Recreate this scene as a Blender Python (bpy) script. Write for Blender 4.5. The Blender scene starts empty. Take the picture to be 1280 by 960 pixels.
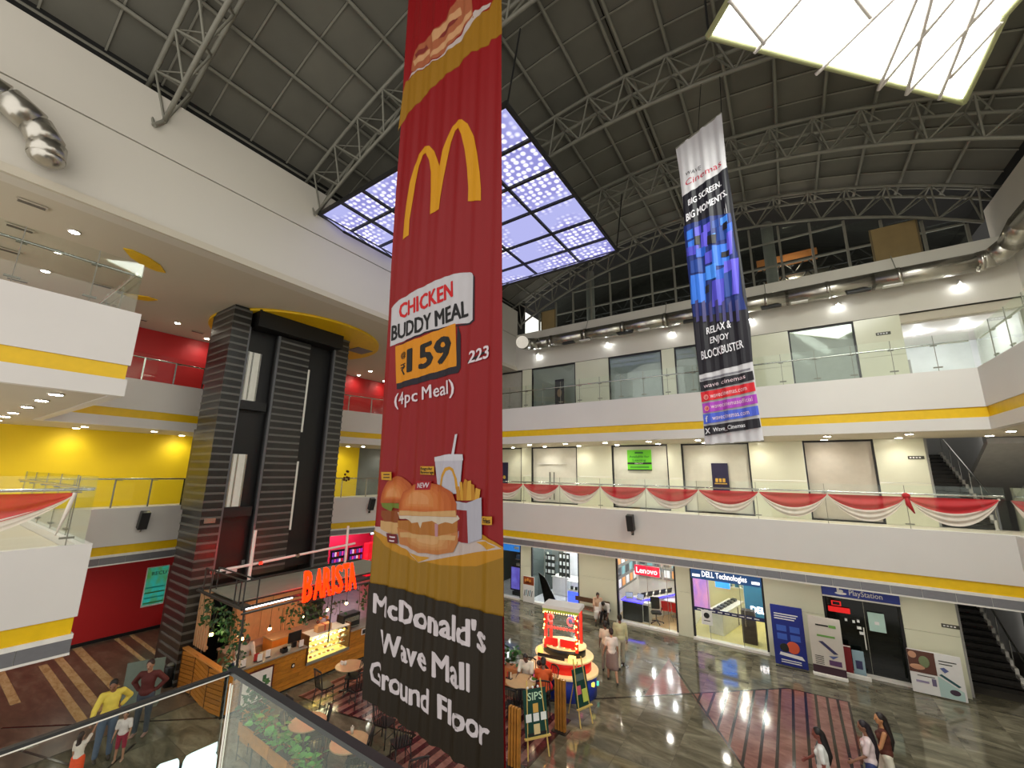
import bpy, bmesh, math, random
from mathutils import Vector, Matrix
random.seed(7)
S = bpy.context.scene
COL = S.collection
PI = math.pi
# ------------------------------------------------------------------ camera
EYE = 6.7
RT = Vector((0.82880513, 0.55932322, 0.01547905))
UP = Vector((0.10160434, -0.17764619, 0.97883522))
FW = Vector((-0.55023506, 0.80969091, 0.20406374))
FPX, CX, CY = 506.9586, 636.4764, 484.7266
cam = bpy.data.cameras.new('camera')
co = bpy.data.objects.new('camera', cam); COL.objects.link(co)
co.matrix_world = Matrix(((RT.x, UP.x, -FW.x, 0), (RT.y, UP.y, -FW.y, 0), (RT.z, UP.z, -FW.z, EYE), (0, 0, 0, 1)))
cam.sensor_width = 36; cam.lens = FPX*36/1280
cam.shift_x = (640-CX)/1280; cam.shift_y = (CY-480)/1280
cam.clip_start = 0.05; cam.clip_end = 200
S.camera = co
# ------------------------------------------------------------------ world, exposure
S.view_settings.view_transform = 'Standard'; S.view_settings.look = 'None'
S.view_settings.gamma = 1.0; S.view_settings.use_curve_mapping = False
S.view_settings.exposure = 1.62
W_STR, DOWN_W, SPOT_W, LANT_L, LANT_R = 0.50, 22.0, 6.0, 0.84, 4.2
wd = bpy.data.worlds.new('world'); S.world = wd; wd.use_nodes = True
bg = wd.node_tree.nodes['Background']
bg.inputs[0].default_value = (1.0, 0.96, 0.90, 1); bg.inputs[1].default_value = W_STR

# ------------------------------------------------------------------ helpers
def ray(x, y): return FW + RT*((x-CX)/FPX) - UP*((y-CY)/FPX)
CAMP = Vector((0, 0, EYE))
def atz(x, y, z): d = ray(x, y); return CAMP + d*((z-EYE)/d.z)
def aty(x, y, Y): d = ray(x, y); return CAMP + d*(Y/d.y)
def atx(x, y, X): d = ray(x, y); return CAMP + d*(X/d.x)
def lin(c):
    return tuple((v/255/12.92 if v <= 10 else ((v/255+0.055)/1.055)**2.4) for v in c)
MATS = {}
def mat(name, rgb, rough=0.5, metal=0.0, emit=0.0, var=0.06, scale=6.0, bump=0.0, alpha=None, rnd=0.0, rgb2=None, coat=0.0, ecol=None):
    if name in MATS: return MATS[name]
    m = bpy.data.materials.new(name); m.use_nodes = True
    nt = m.node_tree; b = nt.nodes['Principled BSDF']; L = nt.links
    c = lin(rgb); b.inputs['Roughness'].default_value = rough; b.inputs['Metallic'].default_value = metal
    if coat: b.inputs['Coat Weight'].default_value = coat
    tc = nt.nodes.new('ShaderNodeTexCoord'); nz = nt.nodes.new('ShaderNodeTexNoise')
    nz.inputs['Scale'].default_value = scale; nz.inputs['Detail'].default_value = 4
    L.new(tc.outputs['Object'], nz.inputs['Vector'])
    rp = nt.nodes.new('ShaderNodeValToRGB'); e = rp.color_ramp.elements
    d = rgb2 and lin(rgb2) or tuple(min(1, v*(1+var)) for v in c)
    e[0].position = 0.3; e[0].color = (*[v*(1-var) for v in c], 1) if not rgb2 else (*c, 1)
    e[1].position = 0.7; e[1].color = (*d, 1)
    L.new(nz.outputs['Fac'], rp.inputs[0]); out = rp.outputs[0]
    if rnd:
        oi = nt.nodes.new('ShaderNodeObjectInfo'); mr = nt.nodes.new('ShaderNodeMapRange')
        mr.inputs['To Min'].default_value = 1-rnd; mr.inputs['To Max'].default_value = 1+rnd
        L.new(oi.outputs['Random'], mr.inputs['Value'])
        hs = nt.nodes.new('ShaderNodeHueSaturation'); L.new(mr.outputs[0], hs.inputs['Value']); L.new(out, hs.inputs['Color']); out = hs.outputs[0]
    L.new(out, b.inputs['Base Color'])
    if emit:
        L.new(out, b.inputs['Emission Color']); b.inputs['Emission Strength'].default_value = emit
        if ecol:
            for l in list(b.inputs['Emission Color'].links): L.remove(l)
            b.inputs['Emission Color'].default_value = (*lin(ecol), 1)
    if bump:
        bp = nt.nodes.new('ShaderNodeBump'); bp.inputs['Strength'].default_value = bump; L.new(nz.outputs['Fac'], bp.inputs['Height']); L.new(bp.outputs[0], b.inputs['Normal'])
    MATS[name] = m; return m
def glassmat(name, tint=(0.86, 0.93, 0.89), refl=0.10, rough=0.02):
    if name in MATS: return MATS[name]
    m = bpy.data.materials.new(name); m.use_nodes = True; nt = m.node_tree; nt.nodes.clear(); L = nt.links
    o = nt.nodes.new('ShaderNodeOutputMaterial'); t = nt.nodes.new('ShaderNodeBsdfTransparent'); g = nt.nodes.new('ShaderNodeBsdfGlossy')
    t.inputs[0].default_value = (*tint, 1); g.inputs['Roughness'].default_value = rough
    g.inputs[0].default_value = (0.9, 0.95, 0.92, 1)
    lw = nt.nodes.new('ShaderNodeLayerWeight'); lw.inputs[0].default_value = 0.5
    fr = nt.nodes.new('ShaderNodeMath'); fr.operation = 'POWER'; fr.inputs[1].default_value = 5.0; L.new(lw.outputs['Facing'], fr.inputs[0])
    mx = nt.nodes.new('ShaderNodeMixShader'); ad = nt.nodes.new('ShaderNodeMath'); ad.operation = 'MULTIPLY_ADD'
    ad.inputs[1].default_value = 0.9; ad.inputs[2].default_value = refl*0.5; L.new(fr.outputs[0], ad.inputs[0])
    L.new(ad.outputs[0], mx.inputs[0]); L.new(t.outputs[0], mx.inputs[1]); L.new(g.outputs[0], mx.inputs[2]); L.new(mx.outputs[0], o.inputs[0])
    MATS[name] = m; return m
def emat(name, rgb, st, var=0.0, scale=3.0):
    return mat(name, rgb, 0.6, emit=st, var=var, scale=scale)

def link(o, parent=None, world=False):
    COL.objects.link(o)
    if parent is not None:
        o.parent = parent
        if world: o.matrix_parent_inverse = parent.matrix_basis.inverted()
    return o
def tag(o, label=None, cat=None, group=None, kind=None):
    if label: o['label'] = label
    if cat: o['category'] = cat
    if group: o['group'] = group
    if kind: o['kind'] = kind
    return o
def thing(name, label, cat, loc=(0, 0, 0), rz=0, group=None):
    o = bpy.data.objects.new(name, None); o.empty_display_size = 0.1
    o.location = loc; o.rotation_euler = (0, 0, rz); COL.objects.link(o)
    return tag(o, label, cat, group)
def sthing(name, loc=(0, 0, 0)):
    o = bpy.data.objects.new(name, None); o.location = loc; COL.objects.link(o); o['kind'] = 'structure'; return o

class MB:
    def __init__(s): s.v = []; s.f = []; s.sm = []
    def add(s, vs, fs, smooth=False):
        n = len(s.v); s.v += [tuple(v) for v in vs]; s.f += [tuple(i+n for i in f) for f in fs]; s.sm += [smooth]*len(fs); return s
    def box(s, c, d, rz=0, m=None):
        hx, hy, hz = d[0]/2, d[1]/2, d[2]/2; vs = []
        R = m or Matrix.Rotation(rz, 3, 'Z')
        for x, y, z in ((-1,-1,-1),(1,-1,-1),(1,1,-1),(-1,1,-1),(-1,-1,1),(1,-1,1),(1,1,1),(-1,1,1)):
            vs.append(Vector(c)+R@Vector((x*hx, y*hy, z*hz)))
        return s.add(vs, ((0,3,2,1),(4,5,6,7),(0,1,5,4),(1,2,6,5),(2,3,7,6),(3,0,4,7)))
    def cone(s, p0, p1, r0, r1, n=10, cap=True):
        p0 = Vector(p0); p1 = Vector(p1); d = (p1-p0)
        if d.length < 1e-6: return s
        q = d.to_track_quat('Z', 'Y'); vs = []
        for p, r in ((p0, r0), (p1, r1)):
            for i in range(n):
                a = 2*PI*i/n; vs.append(p+q@Vector((math.cos(a)*r, math.sin(a)*r, 0)))
        fs = [(i, (i+1)%n, n+(i+1)%n, n+i) for i in range(n)]; s.add(vs, fs, True)
        if cap: k = len(s.v)-2*n; s.f += [tuple(k+i for i in reversed(range(n))), tuple(k+n+i for i in range(n))]; s.sm += [False]*2
        return s
    def tube(s, pts, r, n=8, closed=False):
        pts = [Vector(p) for p in pts]; N = len(pts); vs = []
        up = None
        for i, p in enumerate(pts):
            if closed: t = (pts[(i+1)%N]-pts[i-1])
            else: t = pts[min(i+1, N-1)]-pts[max(i-1, 0)]
            t.normalize()
            if up is None: up = Vector((0, 0, 1)) if abs(t.z) < 0.9 else Vector((1, 0, 0))
            a = up.cross(t).normalized(); b = t.cross(a).normalized(); up = b
            rr = r[i] if isinstance(r, (list, tuple)) else r
            for k in range(n):
                an = 2*PI*k/n; vs.append(p+a*math.cos(an)*rr+b*math.sin(an)*rr)
        fs = []
        for i in range(N if closed else N-1):
            j = (i+1) % N
            for k in range(n): fs.append((i*n+k, i*n+(k+1)%n, j*n+(k+1)%n, j*n+k))
        s.add(vs, fs, True)
        if not closed:
            k = len(s.v)-N*n; s.f += [tuple(k+i for i in reversed(range(n))), tuple(k+(N-1)*n+i for i in range(n))]; s.sm += [False]*2
        return s
    def sph(s, c, r, n=10, m=6, R=None):
        if not hasattr(r, '__len__'): r = (r, r, r)
        vs = [];
        R = R or Matrix.Identity(3)
        for j in range(m+1):
            th = PI*j/m
            for i in range(n):
                a = 2*PI*i/n; vs.append(Vector(c)+R@Vector((r[0]*math.sin(th)*math.cos(a), r[1]*math.sin(th)*math.sin(a), r[2]*math.cos(th))))
        fs = []
        for j in range(m):
            for i in range(n):
                a, b_, c_, d = j*n+i, j*n+(i+1)%n, (j+1)*n+(i+1)%n, (j+1)*n+i
                if j == 0: fs.append((a, d, c_))
                elif j == m-1: fs.append((a, d, b_))
                else: fs.append((a, d, c_, b_))
        return s.add(vs, fs, True)
    def prism(s, poly, z0, z1):
        n = len(poly); vs = [(x, y, z0) for x, y in poly]+[(x, y, z1) for x, y in poly]
        ar = sum(poly[i][0]*poly[(i+1)%n][1]-poly[(i+1)%n][0]*poly[i][1] for i in range(n))
        fs = [tuple(range(n, 2*n)), tuple(reversed(range(n)))]+[(i, (i+1)%n, n+(i+1)%n, n+i) for i in range(n)]
        if ar < 0: fs = [tuple(reversed(f)) for f in fs]
        return s.add(vs, fs)
    def lathe(s, c, prof, n=16):
        vs = []; c = Vector(c)
        for r, z in prof:
            for i in range(n): a = 2*PI*i/n; vs.append(c+Vector((r*math.cos(a), r*math.sin(a), z)))
        fs = [(j*n+i, j*n+(i+1)%n, (j+1)*n+(i+1)%n, (j+1)*n+i) for j in range(len(prof)-1) for i in range(n)]
        s.add(vs, fs, True); k = len(s.v)-len(prof)*n
        s.f += [tuple(k+i for i in reversed(range(n))), tuple(k+(len(prof)-1)*n+i for i in range(n))]; s.sm += [False]*2
        return s
    def mesh(s, name, m):
        me = bpy.data.meshes.new(name); me.from_pydata(s.v, [], s.f)
        me.polygons.foreach_set('use_smooth', s.sm)
        if m: me.materials.append(m)
        me.update(); return me
    def build(s, name, m, parent=None, world=False):
        return link(bpy.data.objects.new(name, s.mesh(name, m)), parent, world)

_U = {}
def unit(kind, m):
    k = (kind, m.name)
    if k not in _U:
        b = MB()
        if kind == 'box': b.box((0, 0, 0), (1, 1, 1))
        elif kind == 'cyl': b.cone((0, 0, 0), (0, 0, 1), 1, 1, 8)
        elif kind == 'cyl16': b.cone((0, 0, 0), (0, 0, 1), 1, 1, 20)
        elif kind == 'sph': b.sph((0, 0, 0), 1, 12, 8)
        _U[k] = b.mesh(kind, m)
    return _U[k]
def box(name, c, d, m, parent=None, rz=0, world=False, rot=None):
    o = bpy.data.objects.new(name, unit('box', m)); o.location = c; o.scale = [max(abs(v), 1e-4) for v in d]
    if rot is not None: o.rotation_euler = rot
    else: o.rotation_euler = (0, 0, rz)
    return link(o, parent, world)
def cyl(name, p0, p1, r, m, parent=None, world=False, kind='cyl'):
    p0 = Vector(p0); p1 = Vector(p1); d = p1-p0
    o = bpy.data.objects.new(name, unit(kind, m)); o.location = p0; o.scale = (r, r, max(d.length, 1e-4))
    o.rotation_mode = 'QUATERNION'; o.rotation_quaternion = d.to_track_quat('Z', 'Y')
    return link(o, parent, world)
def ball(name, c, r, m, parent=None, world=False):
    o = bpy.data.objects.new(name, unit('sph', m)); o.location = c; o.scale = r if hasattr(r, '__len__') else (r, r, r)
    return link(o, parent, world)
def kids(o):
    return [c for c in bpy.data.objects if c.parent == o]
def dup(root, loc=None, rz=None, label=None, group=None, ch=None):
    r = root.copy(); COL.objects.link(r)
    if loc is not None: r.location = loc
    if rz is not None: r.rotation_euler = (0, 0, rz)
    if label: r['label'] = label
    if group: r['group'] = group
    for c, gs in (ch or tree(root)):
        k = c.copy(); COL.objects.link(k); k.parent = r
        for g in gs: q = g.copy(); COL.objects.link(q); q.parent = k
    return r
def tree(root): return [(c, kids(c)) for c in kids(root)]
def rbox(name, c, d, m, parent=None, r=0.02, rz=0, world=False):
    bm = bmesh.new(); bmesh.ops.create_cube(bm, size=1)
    for v in bm.verts: v.co = Vector((v.co.x*d[0], v.co.y*d[1], v.co.z*d[2]))
    bmesh.ops.bevel(bm, geom=bm.edges[:], offset=min(r, min(d)*0.45), segments=2, affect='EDGES')
    me = bpy.data.meshes.new(name); bm.to_mesh(me); bm.free(); me.materials.append(m)
    o = bpy.data.objects.new(name, me); o.location = c; o.rotation_euler = (0, 0, rz); return link(o, parent, world)

# ---- flat print and lettering
_TX = {}
def textverts(s, bold=0.0, extrude=0.0, res=2):
    k = (s, bold, extrude, res)
    if k not in _TX:
        cu = bpy.data.curves.new('t', 'FONT'); cu.body = s; cu.offset = bold; cu.extrude = extrude; cu.resolution_u = res
        o = bpy.data.objects.new('t', cu); COL.objects.link(o)
        dg = bpy.context.evaluated_depsgraph_get(); me = bpy.data.meshes.new_from_object(o.evaluated_get(dg))
        vs = [v.co.copy() for v in me.vertices]; fs = [tuple(p.vertices) for p in me.polygons]
        bpy.data.objects.remove(o); bpy.data.curves.remove(cu); bpy.data.meshes.remove(me); _TX[k] = (vs, fs)
    return _TX[k]
def quadtext(name, s, quad, m, parent, out, bold=0.0, fold=None, cap=None, depth=0.0, world=True, cut=0):
    """lettering on a plane: bilinear from the text's box to the four world corners bl, br, tr, tl; out = offset vector"""
    vs, fs = textverts(s, 0.0, 0.0, 2)
    if not vs: return None
    if bold:
        n = len(vs); V, G = list(vs), list(fs)
        for k, (dx, dy) in enumerate(((bold, 0), (-bold, 0), (bold*.6, bold*.5), (-bold*.6, -bold*.5), (-bold*.6, bold*.5), (bold*.6, -bold*.5))):
            V += [v+Vector((dx, dy, 0 if depth else k+1)) for v in vs]; G += [tuple(i+n*(k+1) for i in f) for f in fs]
        vs, fs = V, G
    x0 = min(v.x for v in vs); x1 = max(v.x for v in vs)
    y0 = 0.0 if cap else min(v.y for v in vs); y1 = cap or max(v.y for v in vs)
    bm = bmesh.new(); bv = [bm.verts.new(v) for v in vs]
    for f in fs:
        try: bm.faces.new([bv[i] for i in f])
        except ValueError: pass
    if depth:
        r = bmesh.ops.extrude_face_region(bm, geom=bm.faces[:])
        for e in r['geom']:
            if isinstance(e, bmesh.types.BMVert): e.co.z += 1
    bl, br, tr, tl = [Vector(q) for q in quad]; out = Vector(out); on = out.normalized() if out.length else Vector((0, 0, 0))
    if cut:
        for k in range(1, cut):
            xx = x0+(x1-x0)*k/cut
            bmesh.ops.bisect_plane(bm, geom=bm.verts[:]+bm.edges[:]+bm.faces[:], plane_co=(xx, 0, 0), plane_no=(1, 0, 0))
    for v in bm.verts:
        u = (v.co.x-x0)/(x1-x0 or 1); w = (v.co.y-y0)/(y1-y0 or 1)
        p = bl*(1-u)*(1-w)+br*u*(1-w)+tr*u*w+tl*(1-u)*w
        p = p+out+on*(v.co.z*(depth or 0.0005))
        if fold: p = p+fold(p)
        v.co = p
    me = bpy.data.meshes.new(name); bm.to_mesh(me); bm.free(); me.materials.append(m)
    return link(bpy.data.objects.new(name, me), parent, world)
def flat(name, pts, m, parent, out, fold=None, world=True, step=0.0, axis=(1, 0, 0)):
    """a flat printed patch: world points of an outline"""
    bm = bmesh.new(); vs = [bm.verts.new(Vector(p)) for p in pts]
    try: bm.faces.new(vs)
    except ValueError: bm.free(); return None
    bm.faces.ensure_lookup_table(); bm.normal_update(); bmesh.ops.triangulate(bm, faces=bm.faces[:], ngon_method='EAR_CLIP')
    if step:
        ax = Vector(axis); t = [v.co.dot(ax) for v in bm.verts]; lo, hi = min(t), max(t); k = math.ceil(lo/step)*step
        while k < hi:
            bmesh.ops.bisect_plane(bm, geom=bm.verts[:]+bm.edges[:]+bm.faces[:], plane_co=ax*k, plane_no=ax); k += step
    out = Vector(out)
    for v in bm.verts:
        v.co += out
        if fold: v.co += fold(v.co)
    me = bpy.data.meshes.new(name); bm.to_mesh(me); bm.free(); me.materials.append(m)
    return link(bpy.data.objects.new(name, me), parent, world)
def ordn(i): return ['first','second','third','fourth','fifth','sixth','seventh','eighth','ninth','tenth','eleventh','twelfth','thirteenth','fourteenth','fifteenth'][i]
def clip(poly, a, b, c):      # keep a*x+b*y<=c
    out = []
    for i in range(len(poly)):
        p, q = poly[i], poly[(i+1) % len(poly)]; dp = a*p[0]+b*p[1]-c; dq = a*q[0]+b*q[1]-c
        if dp <= 0: out.append(p)
        if dp*dq < 0: t = dp/(dp-dq); out.append((p[0]+(q[0]-p[0])*t, p[1]+(q[1]-p[1])*t))
    return out
def offpath(path, d):         # mitred parallel of an open polyline, d to its left
    P = [Vector(p) for p in path]; res = []
    for i in range(len(P)):
        ns = []
        if i > 0: t = (P[i]-P[i-1]).normalized(); ns.append(Vector((-t.y, t.x)))
        if i < len(P)-1: t = (P[i+1]-P[i]).normalized(); ns.append(Vector((-t.y, t.x)))
        n = sum(ns, Vector((0, 0))); n.normalize(); k = d/max(0.2, n.dot(ns[0])); res.append(P[i]+n*k)
    return res
def ribbon(name, path, z0, z1, d0, d1, m, parent):
    A = offpath(path, d0); B = offpath(path, d1); mb = MB(); n = len(path)
    for i in range(n-1):
        mb.prism([tuple(A[i]), tuple(A[i+1]), tuple(B[i+1]), tuple(B[i])], z0, z1)
    return mb.build(name, m, parent)
def lampobj(kind, name, parent, loc, energy, color, **kw):
    l = bpy.data.lights.new(name, kind); l.energy = energy; l.color = color
    for k, v in kw.items(): setattr(l, k, v)
    o = bpy.data.objects.new(name, l); o.location = loc; return link(o, parent)

# ------------------------------------------------------------------ materials
M_white = mat('white_paint', (214, 210, 205), 0.55, var=0.025, scale=0.7)
M_white2 = mat('white_paint_warm', (205, 200, 188), 0.6, var=0.03, scale=0.5)
M_ceil = mat('ceiling_board', (196, 188, 170), 0.8, var=0.03, scale=0.6)
M_yellow = mat('yellow_paint', (226, 184, 2), 0.45, var=0.05)
M_ywall = mat('yellow_wall', (232, 198, 8), 0.6, var=0.05, scale=1.2)
M_red = mat('red_wall', (172, 18, 20), 0.55, var=0.06, scale=1.5)
M_cream = mat('cream_panel', (214, 214, 190), 0.16, var=0.03, scale=1.0, rnd=0.02)
M_greyp = mat('grey_band', (128, 128, 132), 0.35, metal=0.3, var=0.04, rnd=0.05)
M_roof = mat('roof_sheet', (100, 98, 88), 0.85, var=0.08, scale=0.8, rnd=0.14)
M_roofd = mat('roof_dark', (20, 20, 18), 0.9)
M_steel = mat('painted_steel', (124, 122, 110), 0.6, var=0.10, scale=3)
M_steeld = mat('dark_steel', (42, 42, 42), 0.5, metal=0.4)
M_chrome = mat('brushed_steel', (190, 190, 185), 0.22, metal=1.0, var=0.05)
M_duct = mat('duct_metal', (186, 182, 172), 0.27, metal=0.95, var=0.05, scale=5, bump=0.02)
M_black = mat('black_plastic', (20, 20, 21), 0.4)
M_blackg = mat('black_gloss', (8, 8, 10), 0.15)
M_glass = glassmat('balustrade_glass', (0.965, 0.985, 0.97), 0.06)
M_glassf = glassmat('near_glass', (0.95, 0.97, 0.94), 0.03)
M_glassd = glassmat('shop_glass', (0.93, 0.96, 0.94), 0.09)
M_lite = emat('downlight_glow', (255, 246, 225), 22.0)
M_trimw = mat('white_trim', (225, 222, 214), 0.4)
M_wood = mat('oak_plank', (168, 112, 40), 0.45, var=0.2, scale=5, rnd=0.14)
M_woodp = mat('plywood', (150, 128, 84), 0.7, var=0.1, scale=3)
M_ink = mat('black_ink', (22, 20, 18), 0.6)
M_wink = mat('white_ink', (220, 214, 214), 0.6)
# ================================================================== STRUCTURE
F, W, XN, XR, XL = 17.02, 20.0, -11.14, 7.1, -22.9
# marble with drifting veins, polished
def marble(name, a, b, c, rnd, scale=1.6, rough=0.07):
    m = bpy.data.materials.new(name); m.use_nodes = True; nt = m.node_tree; bs = nt.nodes['Principled BSDF']; L = nt.links
    g = nt.nodes.new('ShaderNodeNewGeometry'); mp = nt.nodes.new('ShaderNodeMapping'); mp.inputs['Scale'].default_value = (0.7, 1.7, 1); mp.inputs['Rotation'].default_value = (0, 0, 0.35)
    oi = nt.nodes.new('ShaderNodeObjectInfo'); ad = nt.nodes.new('ShaderNodeVectorMath'); ad.operation = 'MULTIPLY_ADD'; ad.inputs[1].default_value = (9, 9, 9)
    L.new(oi.outputs['Random'], ad.inputs[0]); L.new(g.outputs['Position'], ad.inputs[2]); L.new(ad.outputs[0], mp.inputs['Vector'])
    n = nt.nodes.new('ShaderNodeTexNoise'); n.inputs['Scale'].default_value = scale; n.inputs['Detail'].default_value = 8; n.inputs['Roughness'].default_value = 0.62; n.inputs['Distortion'].default_value = 0.8
    L.new(mp.outputs[0], n.inputs['Vector']); r = nt.nodes.new('ShaderNodeValToRGB'); e = r.color_ramp.elements
    e[0].position = 0.34; e[0].color = (*lin(a), 1); e[1].position = 0.52; e[1].color = (*lin(b), 1); k = e.new(0.70); k.color = (*lin(c), 1)
    L.new(n.outputs['Fac'], r.inputs[0])
    mr = nt.nodes.new('ShaderNodeMapRange'); mr.inputs['To Min'].default_value = 1-rnd; mr.inputs['To Max'].default_value = 1+rnd; L.new(oi.outputs['Random'], mr.inputs['Value'])
    h = nt.nodes.new('ShaderNodeHueSaturation'); L.new(mr.outputs[0], h.inputs['Value']); L.new(r.outputs[0], h.inputs['Color']); L.new(h.outputs[0], bs.inputs['Base Color'])
    bs.inputs['Roughness'].default_value = rough; bs.inputs['Specular IOR Level'].default_value = 0.7
    MATS[name] = m; return m
M_marb = marble('grey_marble', (76, 72, 58), (104, 99, 82), (134, 128, 108), 0.14)
M_marbb = marble('brown_marble', (78, 64, 52), (98, 80, 64), (120, 104, 86), 0.05, 2.2, 0.30)
M_pinkm = marble('rose_marble', (112, 72, 66), (132, 90, 82), (146, 104, 94), 0.05, 3.0, 0.12)
M_maroon = marble('maroon_marble', (58, 26, 30), (76, 34, 40), (88, 44, 48), 0.05, 3.0, 0.12)
M_creams = marble('cream_marble', (170, 140, 92), (196, 168, 118), (206, 182, 136), 0.05, 5.0, 0.14)
M_darkline = mat('dark_stone', (44, 34, 30), 0.15)
floor = sthing('floor')
box('screed', (-7.5, 11.8, -0.104), (33, 30.6, 0.2), mat('screed', (60, 56, 48), 0.8), floor)
ts = 1.2
tile = MB().box((0, 0, -0.002), (ts-0.006, ts-0.006, 0.004)).mesh('floor_tile', M_marb)
for i in range(17):
    for j in range(15):
        o = bpy.data.objects.new('floor_tile', tile); o.location = (-14.4+i*ts+0.0, 3.0+j*ts+0.25, 0); o.scale = (-1 if (i*7+j*3) % 2 else 1, 1, 1)
        link(o, floor)
box('brown_paving', (-19.0, 2.9, -0.002), (7.9, 9.8, 0.004), M_marbb, floor)
box('brown_paving', (-19.0, 14.2, -0.002), (7.9, 12.6, 0.004), M_marbb, floor)
box('rose_paving', (-13.2, 0.6, -0.002), (3.6, 3.6, 0.004), M_marb, floor)
for (xa, xb, y, w) in ((-21.8, -16.3, 3.99, 0.21), (-22.8, -16.6, 4.41, 0.21), (-22.8, -17.9, 4.98, 0.24), (-22.8, -19.15, 6.08, 0.13), (-22.8, -18.6, 6.54, 0.15), (-22.8, -19.0, 3.1, 0.2)):
    box('cream_stripe', ((xa+xb)/2, y, 0.003), (xb-xa, w, 0.006), M_creams, floor)
def strip(name, a, b, w, m, z=0.004):
    a = Vector(a); b = Vector(b); d = b-a; box(name, ((a.x+b.x)/2, (a.y+b.y)/2, z/2), (d.length, w, z), m, floor, rz=math.atan2(d.y, d.x))
for a, b in (((-17.6, 2.72), (-13.0, 6.66)), ((-9.9, 9.3), (-0.75, 17.38)), ((-4.45, 17.42), (-1.2, 11.7)), ((-13.18, 3.6), (-14.05, 4.5)), ((-16.3, 2.73), (-14.2, 3.45)), ((-0.75, 17.38), (0.8, 17.52)), ((-12.9, 8.0), (-11.28, 8.16)), ((-11.28, 8.16), (-8.7, 8.75)), ((-8.7, 8.75), (-8.45, 5.0)), ((-5.72, 4.8), (-5.72, 11.7)), ((0.8, 17.52), (0.66, 10.5))):
    strip('dark_inlay', a, b, 0.055, M_darkline, 0.007)
def zone(poly, m, ms, lines, w=0.07):
    MB().prism(poly, 0, 0.004).build('inlay_field', m, floor)
    for x in lines:
        p = clip(clip(poly, 1, 0, x+w/2), -1, 0, -(x-w/2))
        if len(p) > 2: MB().prism(p, 0.001, 0.006).build('inlay_stripe', ms, floor)
zone([(-3.24, 15.19), (-0.75, 17.38), (0.8, 17.52), (0.66, 10.5), (-0.55, 10.5)], M_pinkm, M_darkline, [-0.94-0.34*k for k in range(7)]+[-0.6, -0.28, -0.02, 0.27, 0.53])
zone([(-4.40, 17.3), (-4.4, 14.15), (-3.26, 15.17)], M_pinkm, M_darkline, [])
M_marb2 = M_maroon
zone([(-12.95, 8.0), (-11.28, 8.16), (-8.7, 8.75), (-8.7, 11.7), (-12.95, 11.7)], M_pinkm, M_maroon, [-12.8+0.33*k for k in range(13)], 0.14)
zone([(-8.7, 8.75), (-8.45, 5.0), (-5.75, 4.8), (-5.75, 11.7), (-8.7, 11.7)], M_pinkm, M_maroon, [-8.55+0.34*k for k in range(9)], 0.16)

# ---- slabs of the two galleries (their undersides are the soffits)
pathA = [(XN, -3.0), (XN, 2.35), (-19.65, 2.35), (-20.06, 12.0), (-18.82, F), (4.84, F)]
path1 = pathA+[(4.84, 0.56), (-1.22, 0.56), (-1.22, -1.5)]
path2 = pathA+[(4.84, 8.0)]
def slab(name, z0, z1, near):
    s = sthing(name); M = M_ceil
    def pr(poly): MB().prism(poly, z0, z1).build('slab', M, s)
    pr([(XL-0.2, -3), (XN-0.21, -3), (XN-0.21, 2.14), (XL-0.2, 2.14)])
    pr([(XL-0.2, 2.141), (-19.85, 2.141), (-20.27, 12.0), (XL-0.2, 12.0)])
    pr([(XL-0.2, 12.001), (-20.27, 12.001), (-18.98, F+0.22), (-18.98, W+0.3), (XL-0.2, W+0.3)])
    pr([(-18.979, F+0.22), (XR, F+0.22), (XR, W+0.3), (-18.979, W+0.3)])
    if near == 1:
        pr([(5.06, 0.35), (XR, 0.35), (XR, F+0.219), (5.06, F+0.219)]); pr([(-1.0, -1.5), (XR, -1.5), (XR, 0.349), (-1.0, 0.349)])
    else: pr([(5.06, 8), (XR, 8), (XR, F+0.219), (5.06, F+0.219)])
    return s
slab('floor', 3.34, 5.1, 1); slab('floor', 8.11, 9.75, 2)
t1 = sthing('trim_1'); t2 = sthing('trim_2')
def fascia(t, path, zs, lo):
    b, yb, yt, g = zs
    ribbon('fascia_board', path, yt, g, 0.0, 0.2, M_white, t)
    ribbon('yellow_band', path, yb, yt, 0.035, 0.2, M_yellow, t)
    if lo:
        ribbon('white_edge', path, yb-0.08, yb, 0.0, 0.2, M_trimw, t)
        ribbon('band_backing', path, b+0.04, yb-0.08, 0.03, 0.2, M_trimw, t)
        ribbon('white_edge', path, b, b+0.04, 0.0, 0.2, M_trimw, t)
        for i in range(len(path)-1):
            a = Vector(path[i]); c = Vector(path[i+1]); d = c-a; n = max(1, int(d.length/0.66)); nn = Vector((-d.y, d.x)).normalized()
            if i > 5: continue
            for k in range(n):
                p = a+d*((k+0.5)/n)+nn*0.02; box('metal_panel', (p.x, p.y, (b+0.04+yb-0.08)/2), (d.length/n-0.012, 0.03, yb-0.125-b), M_greyp, t, rz=math.atan2(d.y, d.x))
    else: ribbon('fascia_board', path, b, yb, 0.0, 0.2, M_white, t)
fascia(t1, path1, (3.34, 3.69, 3.98, 5.25), True)
fascia(t2, path2, (8.10, 8.45, 8.75, 9.89), False)

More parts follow.
